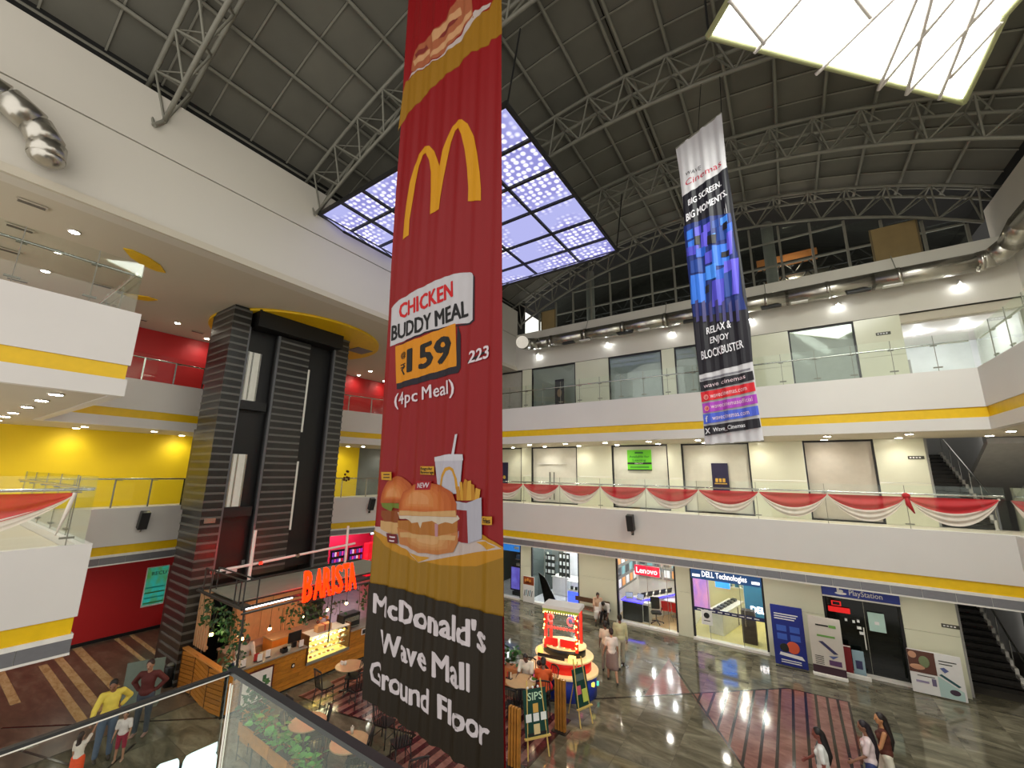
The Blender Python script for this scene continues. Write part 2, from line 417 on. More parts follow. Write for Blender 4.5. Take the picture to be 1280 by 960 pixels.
# ---- outer walls left
wl = sthing('wall_left')
box('red_wall', (XL-0.15, 5.0, 1.67), (0.3, 16.0, 3.34), M_red, wl); box('skirting', (XL+0.01, 5.0, 0.06), (0.03, 16.0, 0.12), M_black, wl)
y_end = atx(447, 590, XL).y
box('yellow_wall', (XL-0.15, (-3+y_end)/2, 6.6), (0.3, y_end+3, 3.02), M_ywall, wl)
box('grey_wall', (XL-0.35, (y_end+W)/2, 6.6), (0.3, W-y_end, 3.02), mat('grey_shutter', (112, 116, 112), 0.5), wl)
box('dark_opening', (XL-0.18, (atx(484, 590, XL).y+W)/2, 6.4), (0.1, W-atx(484, 590, XL).y, 2.4), M_black, wl)
box('red_wall', (XL-0.15, 8.5, 11.2), (0.3, 23.0, 2.95), M_red, wl)
c2 = sthing('ceiling')
box('ceiling_board', ((XL-13.1)/2-0.05, 8.5, 12.82), (-13.1-XL+0.3, 23.2, 0.2), M_ceil, c2)
box('fascia_beam', (-13.3, 8.5, 13.80), (0.4, 23.2, 2.17), M_white2, c2); box('fascia_beam', (-13.3, 8.5, 15.76), (0.4, 23.2, 1.67), M_white2, c2)
box('groove', (-13.35, 8.5, 14.905), (0.4, 23.2, 0.05), mat('groove', (150, 146, 136), 0.8), c2)
for pl in (((154, 311), (165, 313), (185, 322), (200, 332), (207, 341.5), (195, 339), (178, 332), (163, 322)), ((151, 367), (165, 368.5), (185, 371.5), (197, 375.5), (185, 376.5), (168, 374))):
    MB().prism([tuple(atz(x, y, 12.69))[:2] for x, y in pl], 12.69, 12.73).build('yellow_cove', M_yellow, c2)
MB().lathe((-18.3, 9.5, 12.62), [(3.5, 0.1), (3.5, 0.0)], 64).build('yellow_disc', M_yellow, c2)
box('access_panel', (-17.35, 12.05, 12.60), (0.9, 0.85, 0.03), mat('grey_board', (120, 120, 124), 0.6), c2)

# ---- far right wall: backing, panels, upper wall
wr = sthing('wall_right')
Mback = mat('dark_backing', (70, 70, 64), 0.8)
for (x0, x1) in ((-22.9, -15.4), (-12.65, -12.0), (-9.2, -7.3), (-4.6, -4.0), (-1.3, 0.56), (2.69, 4.03)):
    for (z0, zm, z1) in ((0.0, 1.75, 3.34), (5.1, 6.55, 8.11), (9.75, 11.2, 12.72)):
        n = max(1, round((x1-x0)/1.9))
        for k in range(n):
            xa = x0+(x1-x0)*k/n; xb = x0+(x1-x0)*(k+1)/n
            for a, b in ((z0, zm), (zm, z1)):
                box('panel', ((xa+xb)/2, W+0.13, (a+b)/2), (xb-xa-0.008, 0.26, b-a-0.01), M_cream, wr)
box('upper_wall', ((XL+XR)/2+0.1, W+0.17, 13.86), (XR-XL+0.2, 0.4, 2.26), M_white2, wr)
box('shadow_gap', ((XL+XR)/2, W+0.1, 12.74), (XR-XL, 0.22, 0.03), M_steeld, wr)
we = sthing('wall_right')
box('end_wall', (XR+0.15, 9.0, 1.67), (0.3, 24.0, 3.34), M_white2, we); box('end_wall', (XR+0.15, 14.0, 6.6), (0.3, 14.0, 3.02), M_white2, we)
box('end_wall', (XR+0.15, 14.0, 13.2), (0.3, 14.5, 6.9), M_white2, we)
box('stair_side_wall', (XR+0.15, 23.5, 5.5), (0.3, 5.2, 11.0), mat('grey_paint', (170, 170, 168), 0.6), we)

# closed units on the upper floors
def cover(name, x0, x1, z0, z1, rgb, wav=0.0, rough=0.5):
    m = mat('cover_%d_%d_%d' % rgb, rgb, rough, var=0.03)
    mb = MB(); nx, nz = 24, 14; vs = []
    for j in range(nz+1):
        for i in range(nx+1):
            u, w = i/nx, j/nz
            y = W+0.16-wav*(0.5+0.5*math.sin(u*9+w*5)*math.sin(w*11+u*3))*(0.4+w)
            vs.append((x0+(x1-x0)*u, y, z0+(z1-z0)*w))
    fs = [(j*(nx+1)+i, j*(nx+1)+i+1, (j+1)*(nx+1)+i+1, (j+1)*(nx+1)+i) for j in range(nz) for i in range(nx)]
    mb.add(vs, fs, True); o = mb.build(name, m, None); return o
units = ((-15.3, -12.65), (-12.0, -9.2), (-7.3, -4.6), (-4.0, -1.3), (0.56, 2.69))
for lv, (z0, z1, cols) in enumerate(((5.1, 8.11, ((206, 206, 184), (214, 212, 198), (208, 208, 192), (206, 204, 188), (196, 188, 174))), (9.75, 12.72, ((170, 168, 158), (160, 162, 158), (150, 156, 156), (150, 154, 152), (160, 162, 154))))):
    for k, (x0, x1) in enumerate(units):
        d = sthing('door_%d' % (k+1+lv*5))
        Mf = M_steeld
        box('jamb', (x0+0.03, W+0.12, (z0+z1)/2), (0.05, 0.2, z1-z0), Mf, d); box('jamb', (x1-0.03, W+0.12, (z0+z1)/2), (0.05, 0.2, z1-z0), Mf, d)
        box('lintel', ((x0+x1)/2, W+0.12, z1-0.04), (x1-x0, 0.2, 0.06), Mf, d); box('sill', ((x0+x1)/2, W+0.12, z0+0.03), (x1-x0, 0.2, 0.06), Mf, d)
        c = cover('cover_sheet', x0+0.05, x1-0.05, z0+0.05, z1-0.06, cols[k], 0.05 if (lv == 0 and k in (1, 4)) or lv == 1 else 0.0, 0.45 if lv == 0 else 0.12)
        c.parent = d
        if lv == 0 and k == 1:
            box('top_rail', ((x0+x1)/2-0.1, W+0.07, 7.2), (1.9, 0.03, 0.04), M_trimw, d)
            for sx in (-0.13, 0.13): cyl('handle', ((x0+x1)/2-0.1+sx, W+0.02, 5.3), ((x0+x1)/2-0.1+sx, W+0.02, 6.75), 0.025, M_steeld, d)
        if lv == 1 and k != 0:
            box('glass_pane', ((x0+x1)/2, W+0.04, (z0+z1)/2), (x1-x0-0.1, 0.012, z1-z0-0.1), M_glassd, d)
# open lit unit at the right of the top floor
rm = sthing('wall_right', (0, 0, 0)); Mlit = mat('lit_shop_wall', (226, 230, 232), 0.6)
box('back_wall', (5.5, 24.0, 11.2), (3.4, 0.1, 3.1), Mlit, rm); box('side_wall', (4.0, 22.15, 11.2), (0.06, 3.7, 3.1), Mlit, rm); box('side_wall', (7.0, 22.15, 11.2), (0.06, 3.7, 3.1), Mlit, rm)
box('room_ceiling', (5.5, 22.15, 12.4), (3.1, 3.7, 0.08), M_white, rm); box('room_floor', (5.5, 22.15, 9.7), (3.1, 3.7, 0.1), M_white2, rm); box('header', (5.5, 20.2, 12.56), (3.1, 0.2, 0.3), M_ceil, rm)
for i in range(2):
    q = thing('ceiling_light', '%s downlight inside the open lit unit at the right of the top floor' % ('left', 'right')[i], 'ceiling light', (4.8+i*1.3, 21.6, 12.35), 0, 'lights in the open upper unit')
    MB().lathe((0, 0, -0.02), [(0.11, 0.02), (0.11, 0)], 16).build('diffuser', M_lite, q); lampobj('POINT', 'lamp', q, (0, 0, -0.15), 9, (0.93, 0.97, 1.0), shadow_soft_size=0.1)

# ---- stairs behind the right corner
def stair(z0, n, y0, label):
    s = thing('staircase', label, 'stairs', (0, 0, 0)); Mst = mat('dark_granite', (46, 44, 40), 0.35)
    for i in range(n):
        box('step', (4.85, y0+0.29*i+0.145, z0+0.165*(i+0.5)), (1.35, 0.29, 0.165), Mst, s)
        box('nosing', (4.85, y0+0.29*i+0.01, z0+0.165*(i+1)-0.02), (1.35, 0.035, 0.04), M_blackg, s)
        box('stringer_block', (5.58, y0+0.29*i+0.145, z0+0.165*(i+1)-0.06), (0.09, 0.30, 0.34), M_trimw, s)
    a = Vector((5.62, y0-0.1, z0+0.95)); b = a+Vector((0, 0.29*n, 0.165*n)); cyl('handrail', a, b, 0.03, M_chrome, s)
    for i in range(0, n, 3): cyl('baluster', (5.62, y0+0.29*i, z0+0.165*i), (5.62, y0+0.29*i, z0+0.95+0.165*i), 0.018, M_chrome, s)
    return s
stair(0.0, 16, 21.3, 'dark granite staircase on the ground floor beside the white wall poster')
stair(5.1, 16, 20.9, 'dark granite staircase on the middle floor behind the red and white swags')
sw = sthing('wall_right'); MG = mat('grey_paint', (170, 170, 168), 0.6)
box('stair_wall', (4.08, 23.2, 5.5), (0.1, 6.0, 11.0), MG, sw); box('stair_back', (5.6, 26.3, 5.5), (3.2, 0.1, 11.0), MG, sw)
MB().add([(5.7, 20.6, 7.9), (XR, 20.6, 7.9), (XR, 24.5, 5.9), (5.7, 24.5, 5.9), (5.7, 20.6, 8.1), (XR, 20.6, 8.1), (XR, 24.5, 6.1), (5.7, 24.5, 6.1)], [(0, 1, 2, 3), (7, 6, 5, 4), (0, 4, 5, 1), (1, 5, 6, 2), (2, 6, 7, 3), (3, 7, 4, 0)]).build('sloping_soffit', MG, sw)
box('floor_slab', (5.9, 20.75, 4.2), (2.5, 1.0, 1.7), M_white2, sw)

# ---- barrel roof: sheets, purlins, tees
roof = sthing('ceiling'); XC, ZC, R0 = -3.15, -2.6, 21.0
def arc(x, dr): return ZC+math.sqrt((R0+dr)**2-(x-XC)**2)
dth = 1.36/22.3
th = lambda k: k*dth
nb = 8
pan = MB().box((0, 0, 0), (1.34, 1.13, 0.02)).mesh('roof_sheet', M_roof)
for k in range(-nb, nb):
    a = th(k+0.5)
    for j in range(20):
        y = -2.4+j*1.17+0.58
        o = bpy.data.objects.new('roof_sheet', pan); o.location = (XC+math.sin(a)*(R0+1.5), y, ZC+math.cos(a)*(R0+1.5)); o.rotation_euler = (0, a, 0)
        if o.location.x > XR+0.5: continue
        link(o, roof)
tee = MB(); pts = [(XC+math.sin(th(-nb+i*0.5))*(R0+1.465), 0, ZC+math.cos(th(-nb+i*0.5))*(R0+1.465)) for i in range(nb*4+1)]
for i in range(len(pts)-1):
    p, q = Vector(pts[i]), Vector(pts[i+1]); tee.box((p+q)/2, ((q-p).length, 0.045, 0.03), m=Matrix.Rotation(-math.atan2((q-p).z, (q-p).x), 3, 'Y'))
tm = tee.mesh('roof_tee', mat('roof_tee', (134, 132, 120), 0.6))
for j in range(21):
    o = bpy.data.objects.new('roof_tee', tm); o.location = (0, -2.4+j*1.17, 0); link(o, roof)
for k in range(-nb, nb+1):
    a = th(k); r = R0+1.36
    for dx in ((-0.13, 0.13) if k == 0 else (0,)):
        x = XC+math.sin(a)*r+dx
        if x > XR: continue
        cyl('purlin', (x, -2.6, ZC+math.cos(a)*r), (x, 21.3, ZC+math.cos(a)*r), 0.055, M_steel, roof)
b = MB()      # deck above the sheets keeps the night out
pp = [(XC+math.sin(th(-nb+i))*(R0+1.62), ZC+math.cos(th(-nb+i))*(R0+1.62)) for i in range(nb*2+1)]
for i in range(len(pp)-1):
    b.add([(pp[i][0], -2.7, pp[i][1]), (pp[i+1][0], -2.7, pp[i+1][1]), (pp[i+1][0], 27, pp[i+1][1]), (pp[i][0], 27, pp[i][1])], [(0, 1, 2, 3)])
b.build('deck', M_roofd, roof)
box('eaves_fill', (-18.0, W+0.9, 16.2), (9.8, 0.2, 3.0), M_roofd, roof); box('eaves_fill', (-14.2, 9, 17.0), (1.2, 24, 1.6), M_roofd, roof); box('eaves_fill', (XR+0.8, 12, 17.6), (1.2, 28, 2.0), M_roofd, roof)

# ---- arched trusses
def truss(y, label):
    t = thing('roof_truss', label, 'truss', (XC, y, 18.4), 0, 'arched steel roof trusses'); o0 = Vector((-XC, -y, -18.4))
    amax = math.asin(9.95/R0); n = 34
    def P(i, dr, dy): a = -amax+2*amax*i/n; r = R0+dr; return Vector((XC+math.sin(a)*r, y+dy, ZC+math.cos(a)*r))+o0
    for nm, dr, dy in (('bottom_chord', 0, 0), ('top_chord', 1.1, -0.4), ('top_chord', 1.1, 0.4)):
        MB().tube([P(i, dr, dy) for i in range(n+1)], 0.06, 6).build(nm, M_steel, t)
    for i in range(n):
        for dy in (-0.4, 0.4):
            a, c = (P(i, 0, 0), P(i+1, 1.1, dy)) if i % 2 == 0 else (P(i, 1.1, dy), P(i+1, 0, 0))
            cyl('web_bar', a, c, 0.032, M_steel, t)
        if i % 2: 
            cyl('tie_bar', P(i, 1.1, -0.4), P(i, 1.1, 0.4), 0.03, M_steel, t)
            cyl('tie_bar', P(i, 1.1, -0.4), P(i+1, 1.1, 0.4), 0.022, M_steel, t)
    cyl('support_strut', P(0, 0, 0), Vector((-13.0, y-0.2, 15.55))+o0, 0.06, M_steel, t)
    cyl('support_strut', P(0, 1.1, -0.4), Vector((-13.0, y-0.2, 15.55))+o0, 0.035, M_steel, t)
    return t
for y, l in ((2.4, 'arched steel roof truss nearest the viewer, over the upper left'), (6.9, 'arched steel roof truss meeting the left wall above the purple light panel'), (11.5, 'arched steel roof truss between the two hanging light panels'), (16.0, 'arched steel roof truss behind the cinema banner'), (20.55, 'arched steel roof truss farthest back, over the dark glazing')): truss(y, l)
# ---- glazed gable over the far right wall
wg = sthing('window_1'); Mdark = mat('night_pane', (16, 17, 16), 0.08)
YG = 21.0
def gz(x): return arc(x, 0.1)
xs = [-13.2+1.16*k for k in range(18)]
for i, x in enumerate(xs):
    if x > XR: break
    box('mullion', (x, YG, (15.0+gz(x))/2), (0.09, 0.09, gz(x)-15.0), M_steel, wg)
    if i < len(xs)-1 and x+1.16 < XR+0.6:
        xm = x+0.58
        for zr in (16.2, 17.4):
            if zr < gz(xm)-0.2: box('transom', (xm, YG, zr), (1.07, 0.07, 0.07), M_steel, wg)
        zs = [15.0, 16.2, 17.4, 18.5]
        for q in range(3):
            zt = min(zs[q+1], gz(xm))
            if zt-zs[q] > 0.2: box('pane', (xm, YG+0.03, (zs[q]+zt)/2), (1.06, 0.012, zt-zs[q]-0.06), M_glassd, wg)
box('sill', ((XL+XR)/2+5, YG-0.45, 14.97), (21, 1.1, 0.06), M_white2, wg)
for x in (-8.75, 0.3): cyl('round_column', (x, 21.35, 15.0), (x, 21.35, 18.6), 0.24, mat('column_paint', (120, 120, 114), 0.6), wg, kind='cyl16')
box('night_backdrop', (-3, 26.6, 17.4), (24, 0.1, 5.2), mat('night_wall', (14, 14, 13), 0.9), wg)  # dark sheet added so the glazing does not show the bright world
for (x, w, l) in ((-11.35, 1.0, 'small yellowish plywood board in the far left of the dark roof glazing'), (4.5, 1.45, 'large yellowish plywood board in the dark roof glazing above the silver duct')):
    q = thing('plywood_board', l, 'board', (x, YG-0.1, 15.02), 0); z = min(1.9, gz(x)-15.3)
    box('sheet', (0, 0, z/2), (w, 0.03, z), M_woodp, q)
    for s in (-1, 1): box('batten', (s*(w/2-0.03), -0.03, z/2), (0.05, 0.03, z), mat('batten', (110, 96, 66), 0.7), q)
q = thing('outer_truss', 'black flat truss running outside behind the dark roof glazing', 'truss', (-3, 22.6, 15.6))
for z in (0.0, 0.75, 1.4): cyl('chord', (-8.0, 0, z), (8.0, 0, z), 0.05, M_black, q)
for i in range(34):
    a = -8+i*16/34; s = i % 2; cyl('web_bar', (a, 0, 0.75*s), (a+16/34, 0, 0.75*(1-s)), 0.03, M_black, q)
    cyl('web_bar', (a, 0, 0.75+0.65*s), (a+16/34, 0, 0.75+0.65*(1-s)), 0.03, M_black, q)
q = thing('air_duct', 'dim outdoor duct drum seen through the dark roof glazing', 'duct', (2.3, 24.2, 15.4))
MB().tube([(-3.2, 0, 0.4), (-2, 0, 0.9), (0, 0, 1.1), (1.5, 0, 0.8)], 0.6, 14).build('drum', M_duct, q)
box('pallet', (-1.3, -0.2, 2.35), (2.6, 0.3, 0.5), mat('orange_board', (150, 96, 48), 0.7), q)
lampobj('POINT', 'yard_lamp', q, (-1.2, -1.1, 1.6), 25, (1, 0.85, 0.65), shadow_soft_size=0.2)
# ================================================================== LIGHTS AND FIXTURES
_dl = {}
def downlight(x, y, z, label, group, energy=DOWN_W, col=(1, 0.97, 0.9)):
    if 'p' not in _dl:
        t = thing('ceiling_light', label, 'ceiling light', (x, y, z), 0, group)
        MB().lathe((0, 0, 0), [(0.13, 0.0), (0.13, -0.015), (0.1, -0.02)], 20).build('trim_ring', M_trimw, t)
        MB().lathe((0, 0, 0), [(0.095, -0.01), (0.095, -0.026)], 20).build('diffuser', M_lite, t)
        _dl['p'] = t; _dl['c'] = tree(t)
    else:
        t = dup(_dl['p'], (x, y, z), 0, label, group, _dl['c'])
    k = ('L', energy, col)
    if k not in _dl:
        l = bpy.data.lights.new('downlight', 'SPOT'); l.energy = energy; l.color = col; l.spot_size = 2.6; l.spot_blend = 0.9; l.shadow_soft_size = 0.09; _dl[k] = l
    o = bpy.data.objects.new('lamp', _dl[k]); o.location = (0, 0, -0.05); link(o, t)
rx = [-12.85, -10.82, -8.8, -6.8, -4.85, -2.9, -0.9, 1.23, 3.3, 5.45]
for i, x in enumerate(rx):
    downlight(x, 19.4, 8.10, '%s downlight from the left, rear row, far middle gallery' % ordn(i), 'rear row of far gallery downlights')
    downlight(x, 17.85, 8.10, '%s downlight from the left, front row, far middle gallery' % ordn(i), 'front row of far gallery downlights')
for i, x in enumerate(rx):
    downlight(x, 18.6, 3.335, '%s downlight from the left in the low soffit above the shop fronts' % ordn(i), 'downlights over the shop fronts')
for i, x in enumerate((-12.04, -13.5, -15.35, -17.5, -19.1, -20.9)):
    downlight(x, 1.53, 8.10, '%s downlight from the right in the row under the near left balcony' % ordn(i), 'downlights under the near left balcony')
for i, (x, y) in enumerate(((-22.3, 3.55), (-21.1, 3.57), (-21.0, 5.54), (-22.4, 6.9), (-22.1, 15.15), (-21.2, 15.57), (-22.3, 18.37))):
    downlight(x, y, 8.10, ('downlight over the yellow wall, %s of those left of the lift' % ordn(i)) if i < 4 else ('downlight over the far end of the yellow wall, %s right of the lift' % ordn(i-4)), 'downlights over the yellow wall')
for i, (x, y) in enumerate(((-14.91, 1.51), (-16.76, 1.5), (-18.84, 1.53))):
    downlight(x, y, 12.71, '%s downlight from the top in the row above the near left glass railing' % ordn(i), 'ceiling row above the near left railing')
for i, (x, y) in enumerate(((-20.93, 5.6), (-22.3, 7.16), (-22.4, 15.65), (-20.85, 15.35), (-22.4, 17.68))):
    downlight(x, y, 12.71, ('top floor downlight by the red wall, %s one left of the lift' % ordn(i)) if i < 2 else ('top floor downlight by the red wall, %s one right of the lift' % ordn(i-2)), 'downlights over the red wall')
for i, (x, y) in enumerate(((-20.8, 0.6), (-21.0, 4.6), (-17.8, -0.5), (-21.5, 10.5), (-20.9, -1.0))):
    downlight(x, y, 3.335, '%s downlight in the low ceiling over the striped brown paving' % ordn(i), 'downlights over the brown paving')
# wall wash spots under the duct
for i, x in enumerate((-11.49, -7.24, -4.04, -0.74, 2.3, 5.68)):
    t = thing('wall_spotlight', '%s spotlight from the left on the wall under the silver duct' % ordn(i), 'spotlight', (x, W-0.05, 13.42), 0, 'spotlights under the duct')
    box('bracket', (0, -0.04, 0.22), (0.03, 0.1, 0.06), M_trimw, t); MB().cone((0, -0.12, 0.02), (0, -0.1, 0.2), 0.07, 0.04, 12).build('shade', M_trimw, t)
    ball('bulb', (0, -0.12, 0.0), 0.05, emat('spot_glow', (245, 250, 255), 30.0), t)
    lampobj('SPOT', 'lamp', t, (0, -0.16, 0.1), SPOT_W*1.6, (0.95, 0.98, 1), spot_size=1.9, spot_blend=0.9, shadow_soft_size=0.05)
# ceiling vents of the top left ceiling
Mv = mat('vent', (96, 92, 84), 0.5)
for i, (x, y) in enumerate(((40, 255), (25, 285), (10, 313), (22, 350), (175, 399), (247, 415), (128, 357))):
    p = atz(x, y, 12.7)
    t = thing('ceiling_vent', '%s slot vent from the top in the beige ceiling at the upper left' % ordn(i), 'vent', (p.x, p.y, 12.7), PI/2, 'slot vents in the top left ceiling')
    box('frame', (0, 0, -0.01), (0.5, 0.2, 0.02), M_ceil, t)
    for k in range(3): box('slat', (0, -0.05+0.05*k, -0.022), (0.44, 0.025, 0.012), Mv, t)

# ---- hanging light panels
def led(name):
    m = bpy.data.materials.new(name); m.use_nodes = True; nt = m.node_tree; nt.nodes.clear(); L = nt.links
    o = nt.nodes.new('ShaderNodeOutputMaterial'); e = nt.nodes.new('ShaderNodeEmission'); tc = nt.nodes.new('ShaderNodeNewGeometry')
    v = nt.nodes.new('ShaderNodeTexVoronoi'); v.inputs['Scale'].default_value = 4.6; v.inputs['Randomness'].default_value = 0.45
    n = nt.nodes.new('ShaderNodeTexNoise'); n.inputs['Scale'].default_value = 0.55; L.new(tc.outputs['Position'], n.inputs['Vector']); L.new(tc.outputs['Position'], v.inputs['Vector'])
    r = nt.nodes.new('ShaderNodeValToRGB'); el = r.color_ramp.elements; el[0].position = 0.16; el[0].color = (1.7, 1.65, 1.75, 1); el[1].position = 0.46; el[1].color = (*lin((158, 156, 226)), 1)
    L.new(v.outputs['Distance'], r.inputs[0]); mx = nt.nodes.new('ShaderNodeMix'); mx.data_type = 'RGBA'; mx.inputs['B'].default_value = (*lin((190, 192, 250)), 1)
    r2 = nt.nodes.new('ShaderNodeValToRGB'); r2.color_ramp.elements[0].position = 0.45; r2.color_ramp.elements[1].position = 0.62; L.new(n.outputs['Fac'], r2.inputs[0])
    L.new(r2.outputs[0], mx.inputs['Factor']); L.new(r.outputs[0], mx.inputs['A']); L.new(mx.outputs['Result'], e.inputs[0]); e.inputs[1].default_value = LANT_L*0.36; L.new(e.outputs[0], o.inputs[0]); return m
M_led = led('led_panel')
Z1 = 15.7
t = thing('hanging_light_panel', 'large square lattice light panel glowing lilac with rows of white dots, behind the red banner', 'light panel', (-8.98, 10.95, Z1)); O = Vector(t.location)
lx = [-13.05, -11.8, -10.66, -8.72, -6.6, -4.92]; ly = [6.9, 8.16, 9.47, 10.92, 12.47, 13.85, 15.0]
for i in range(5):
    for j in range(6): box('light_pane', (Vector(((lx[i]+lx[i+1])/2, (ly[j]+ly[j+1])/2, Z1+0.03))-O), (lx[i+1]-lx[i]-0.06, ly[j+1]-ly[j]-0.06, 0.02), M_led, t)
for x in lx: box('lattice_bar', Vector((x, 10.95, Z1))-O, (0.09, 8.2, 0.12), M_steeld, t)
for y in ly: box('lattice_bar', Vector((-8.98, y, Z1))-O, (8.22, 0.09, 0.12), M_steeld, t)
zb = 15.22
A_, B_, C_ = Vector((-13.05, 6.9, Z1)), Vector((-13.05, 15.0, Z1)), Vector((-4.92, 15.0, Z1)); A2, B2, C2 = Vector((-12.6, 7.6, zb)), Vector((-12.45, 14.35, zb)), Vector((-5.4, 14.35, zb))
for p, q, r, s in ((A_, B_, B2, A2), (B_, C_, C2, B2)):
    for k in range(6):
        u0, u1 = k/6+0.008, (k+1)/6-0.008
        vs = [p.lerp(q, u0), p.lerp(q, u1), s.lerp(r, u1), s.lerp(r, u0)]; MB().add([v-O for v in vs], [(0, 1, 2, 3)]).build('light_pane', M_led, t)
    cyl('lower_rim', s-O, r-O, 0.05, M_steeld, t)
for k in range(7): cyl('rim_strut', A_.lerp(B_, k/6)-O, A2.lerp(B2, k/6)-O, 0.03, M_steeld, t); cyl('rim_strut', B_.lerp(C_, k/6)-O, B2.lerp(C2, k/6)-O, 0.03, M_steeld, t)
for x, y, zt in ((-13.0, 6.95, 16.0), (-4.92, 6.95, 18.0), (-4.92, 14.9, 18.2), (-13.0, 14.9, 16.2)): cyl('hanger', Vector((x, y, Z1))-O, Vector((x+0.3, y+0.1, zt))-O, 0.025, M_steeld, t)
box('backing_tray', Vector((-8.98, 10.95, Z1+0.09))-O, (8.15, 8.1, 0.03), M_steeld, t)
Z2 = 16.5
t = thing('hanging_light_panel', 'dazzling white lattice light panel with crossing pale bars at the upper right', 'light panel', (3.2, 9.2, Z2)); O = Vector(t.location)
poly = [(-0.52, 8.59), (4.85, 14.13), (4.86, 11.6), (6.3, 8.0), (3.9, 3.6)]
mb = MB(); mb.prism([(x-3.2, y-9.2) for x, y in poly], 0.03, 0.05); mb.build('light_pane', emat('white_glow', (252, 255, 246), LANT_R), t)
MB().prism([(x-3.2, y-9.2) for x, y in poly], 0.06, 0.1).build('backing_tray', M_steeld, t)
Mbar = mat('pale_bar', (190, 184, 180), 0.5)
for i in range(5):
    a, b = poly[i], poly[(i+1) % 5]; cyl('rim', Vector((*a, Z2))-O, Vector((*b, Z2))-O, 0.07, mat('olive_rim', (150, 152, 110), 0.6), t)
def inP(a, b): return cyl('lattice_bar', atz(*a, Z2-0.06)-O, atz(*b, Z2-0.06)-O, 0.045, Mbar, t)
for a, b in (((943, 66), (1012, -14)), ((912, 0), (956, 55)), ((1020, 93), (1132, -16)), ((1060, -14), (1088, 22)), ((1098, 112), (1151, -14)), ((1098, 112), (1203, -14)), ((1133, 118), (1168, -14)), ((1133, 118), (1250, -10)), ((1174, 124), (1228, -12)), ((1187, 98), (1252, 27))): inP(a, b)
for x, y, zt in ((-0.5, 8.6, 18.0), (4.85, 14.1, 17.6)): cyl('hanger', Vector((x, y, Z2))-O, Vector((x, y, zt))-O, 0.025, M_steeld, t)

# ================================================================== BALUSTRADES
def balustrade(name, label, a, b, zb, ztop, zrail, step, off, x0=None, posts=False, glass=None, group='glass balustrades'):
    """glass railing from a to b; off = unit vector towards the walkway"""
    a = Vector((*a, 0)); b = Vector((*b, 0)); d = b-a; L = d.length; u = d/L; off = Vector((*off, 0))
    t = thing(name, label, 'railing', (a.x, a.y, zb), 0, group); rz = math.atan2(u.y, u.x); O = Vector((a.x, a.y, zb))
    cuts = [0.0]; s = (x0 if x0 is not None else step)
    while s < L-0.15: cuts.append(s); s += step
    cuts.append(L)
    for i in range(len(cuts)-1):
        m = (cuts[i]+cuts[i+1])/2
        box('glass_pane', u*m+Vector((0, 0, (ztop-zb)/2)), (cuts[i+1]-cuts[i]-0.015, 0.014, ztop-zb), glass or M_glass, t, rz=rz)
    cyl('handrail', off*0.09+Vector((0, 0, zrail-zb)), u*L+off*0.09+Vector((0, 0, zrail-zb)), 0.027, M_chrome, t, kind='cyl16')
    for s in cuts[1:-1]:
        c = u*s
        if posts:
            box('post', c+off*0.06+Vector((0, 0, (zrail-zb)/2)), (0.05, 0.02, zrail-zb), M_chrome, t, rz=rz); box('arm', c+off*0.07+u*0.09+Vector((0, 0, zrail-zb-0.05)), (0.2, 0.025, 0.02), M_steel, t, rz=rz)
        else:
            box('clamp', c+off*0.02+Vector((0, 0, 0.13)), (0.2, 0.05, 0.035), M_steel, t, rz=rz)
            box('clamp', c+off*0.05+Vector((0, 0, zrail-zb-0.05)), (0.14, 0.08, 0.025), M_steel, t, rz=rz)
            box('joint_strip', c+Vector((0, 0, (ztop-zb)/2)), (0.014, 0.02, ztop-zb), M_steel, t, rz=rz)
    return t
RB = 'glass balustrades of the galleries'
balustrade('glass_balustrade', 'clear glass railing along the top gallery of the far wall, below the duct', (-18.7, F+0.1), (4.84, F+0.1), 9.89, 11.02, 10.76, 0.98, (0, 1), 0.24+0.0, group=RB)
balustrade('glass_balustrade', 'clear glass railing draped with red and white swags on the far middle gallery', (-18.7, F+0.1), (4.84, F+0.1), 5.25, 6.5, 6.25, 1.93, (0, 1), 0.3, group=RB)
balustrade('glass_balustrade', 'glass railing turning towards the viewer at the right edge of the top gallery', (4.94, F), (4.94, 8.0), 9.89, 11.02, 10.76, 1.0, (1, 0), group=RB)
balustrade('glass_balustrade', 'glass railing turning towards the viewer at the right edge of the middle gallery', (4.94, F), (4.94, 3.0), 5.25, 6.5, 6.25, 1.93, (1, 0), group=RB)
balustrade('glass_balustrade', 'steel post railing in front of the red wall left of the lift', (-19.75, 2.6), (-19.9, 8.2), 9.89, 10.95, 10.76, 0.98, (-1, 0), posts=True, group=RB)
balustrade('glass_balustrade', 'steel post railing in front of the yellow wall left of the lift', (-19.75, 2.4), (-19.9, 8.2), 5.25, 6.3, 6.25, 1.02, (-1, 0), posts=True, group=RB)
balustrade('glass_balustrade', 'railing in front of the red wall right of the lift', (-20.05, 12.1), (-18.9, F), 9.89, 10.95, 10.76, 1.3, (-1, 0.25), posts=True, group=RB)
balustrade('glass_balustrade', 'railing in front of the yellow wall right of the lift', (-20.05, 12.1), (-18.9, F), 5.25, 6.3, 6.25, 1.35, (-1, 0.25), posts=True, group=RB)
balustrade('glass_balustrade', 'clear glass railing on the near left upper balcony', (XN-0.1, -1.2), (XN-0.1, 2.25), 9.89, 11.02, 10.76, 1.0, (-1, 0), 0.75, group=RB)
balustrade('glass_balustrade', 'end pane railing on the far side of the near left upper balcony', (XN-0.1, 2.25), (-15.6, 2.25), 9.89, 11.02, 10.76, 1.4, (0, -1), group=RB)
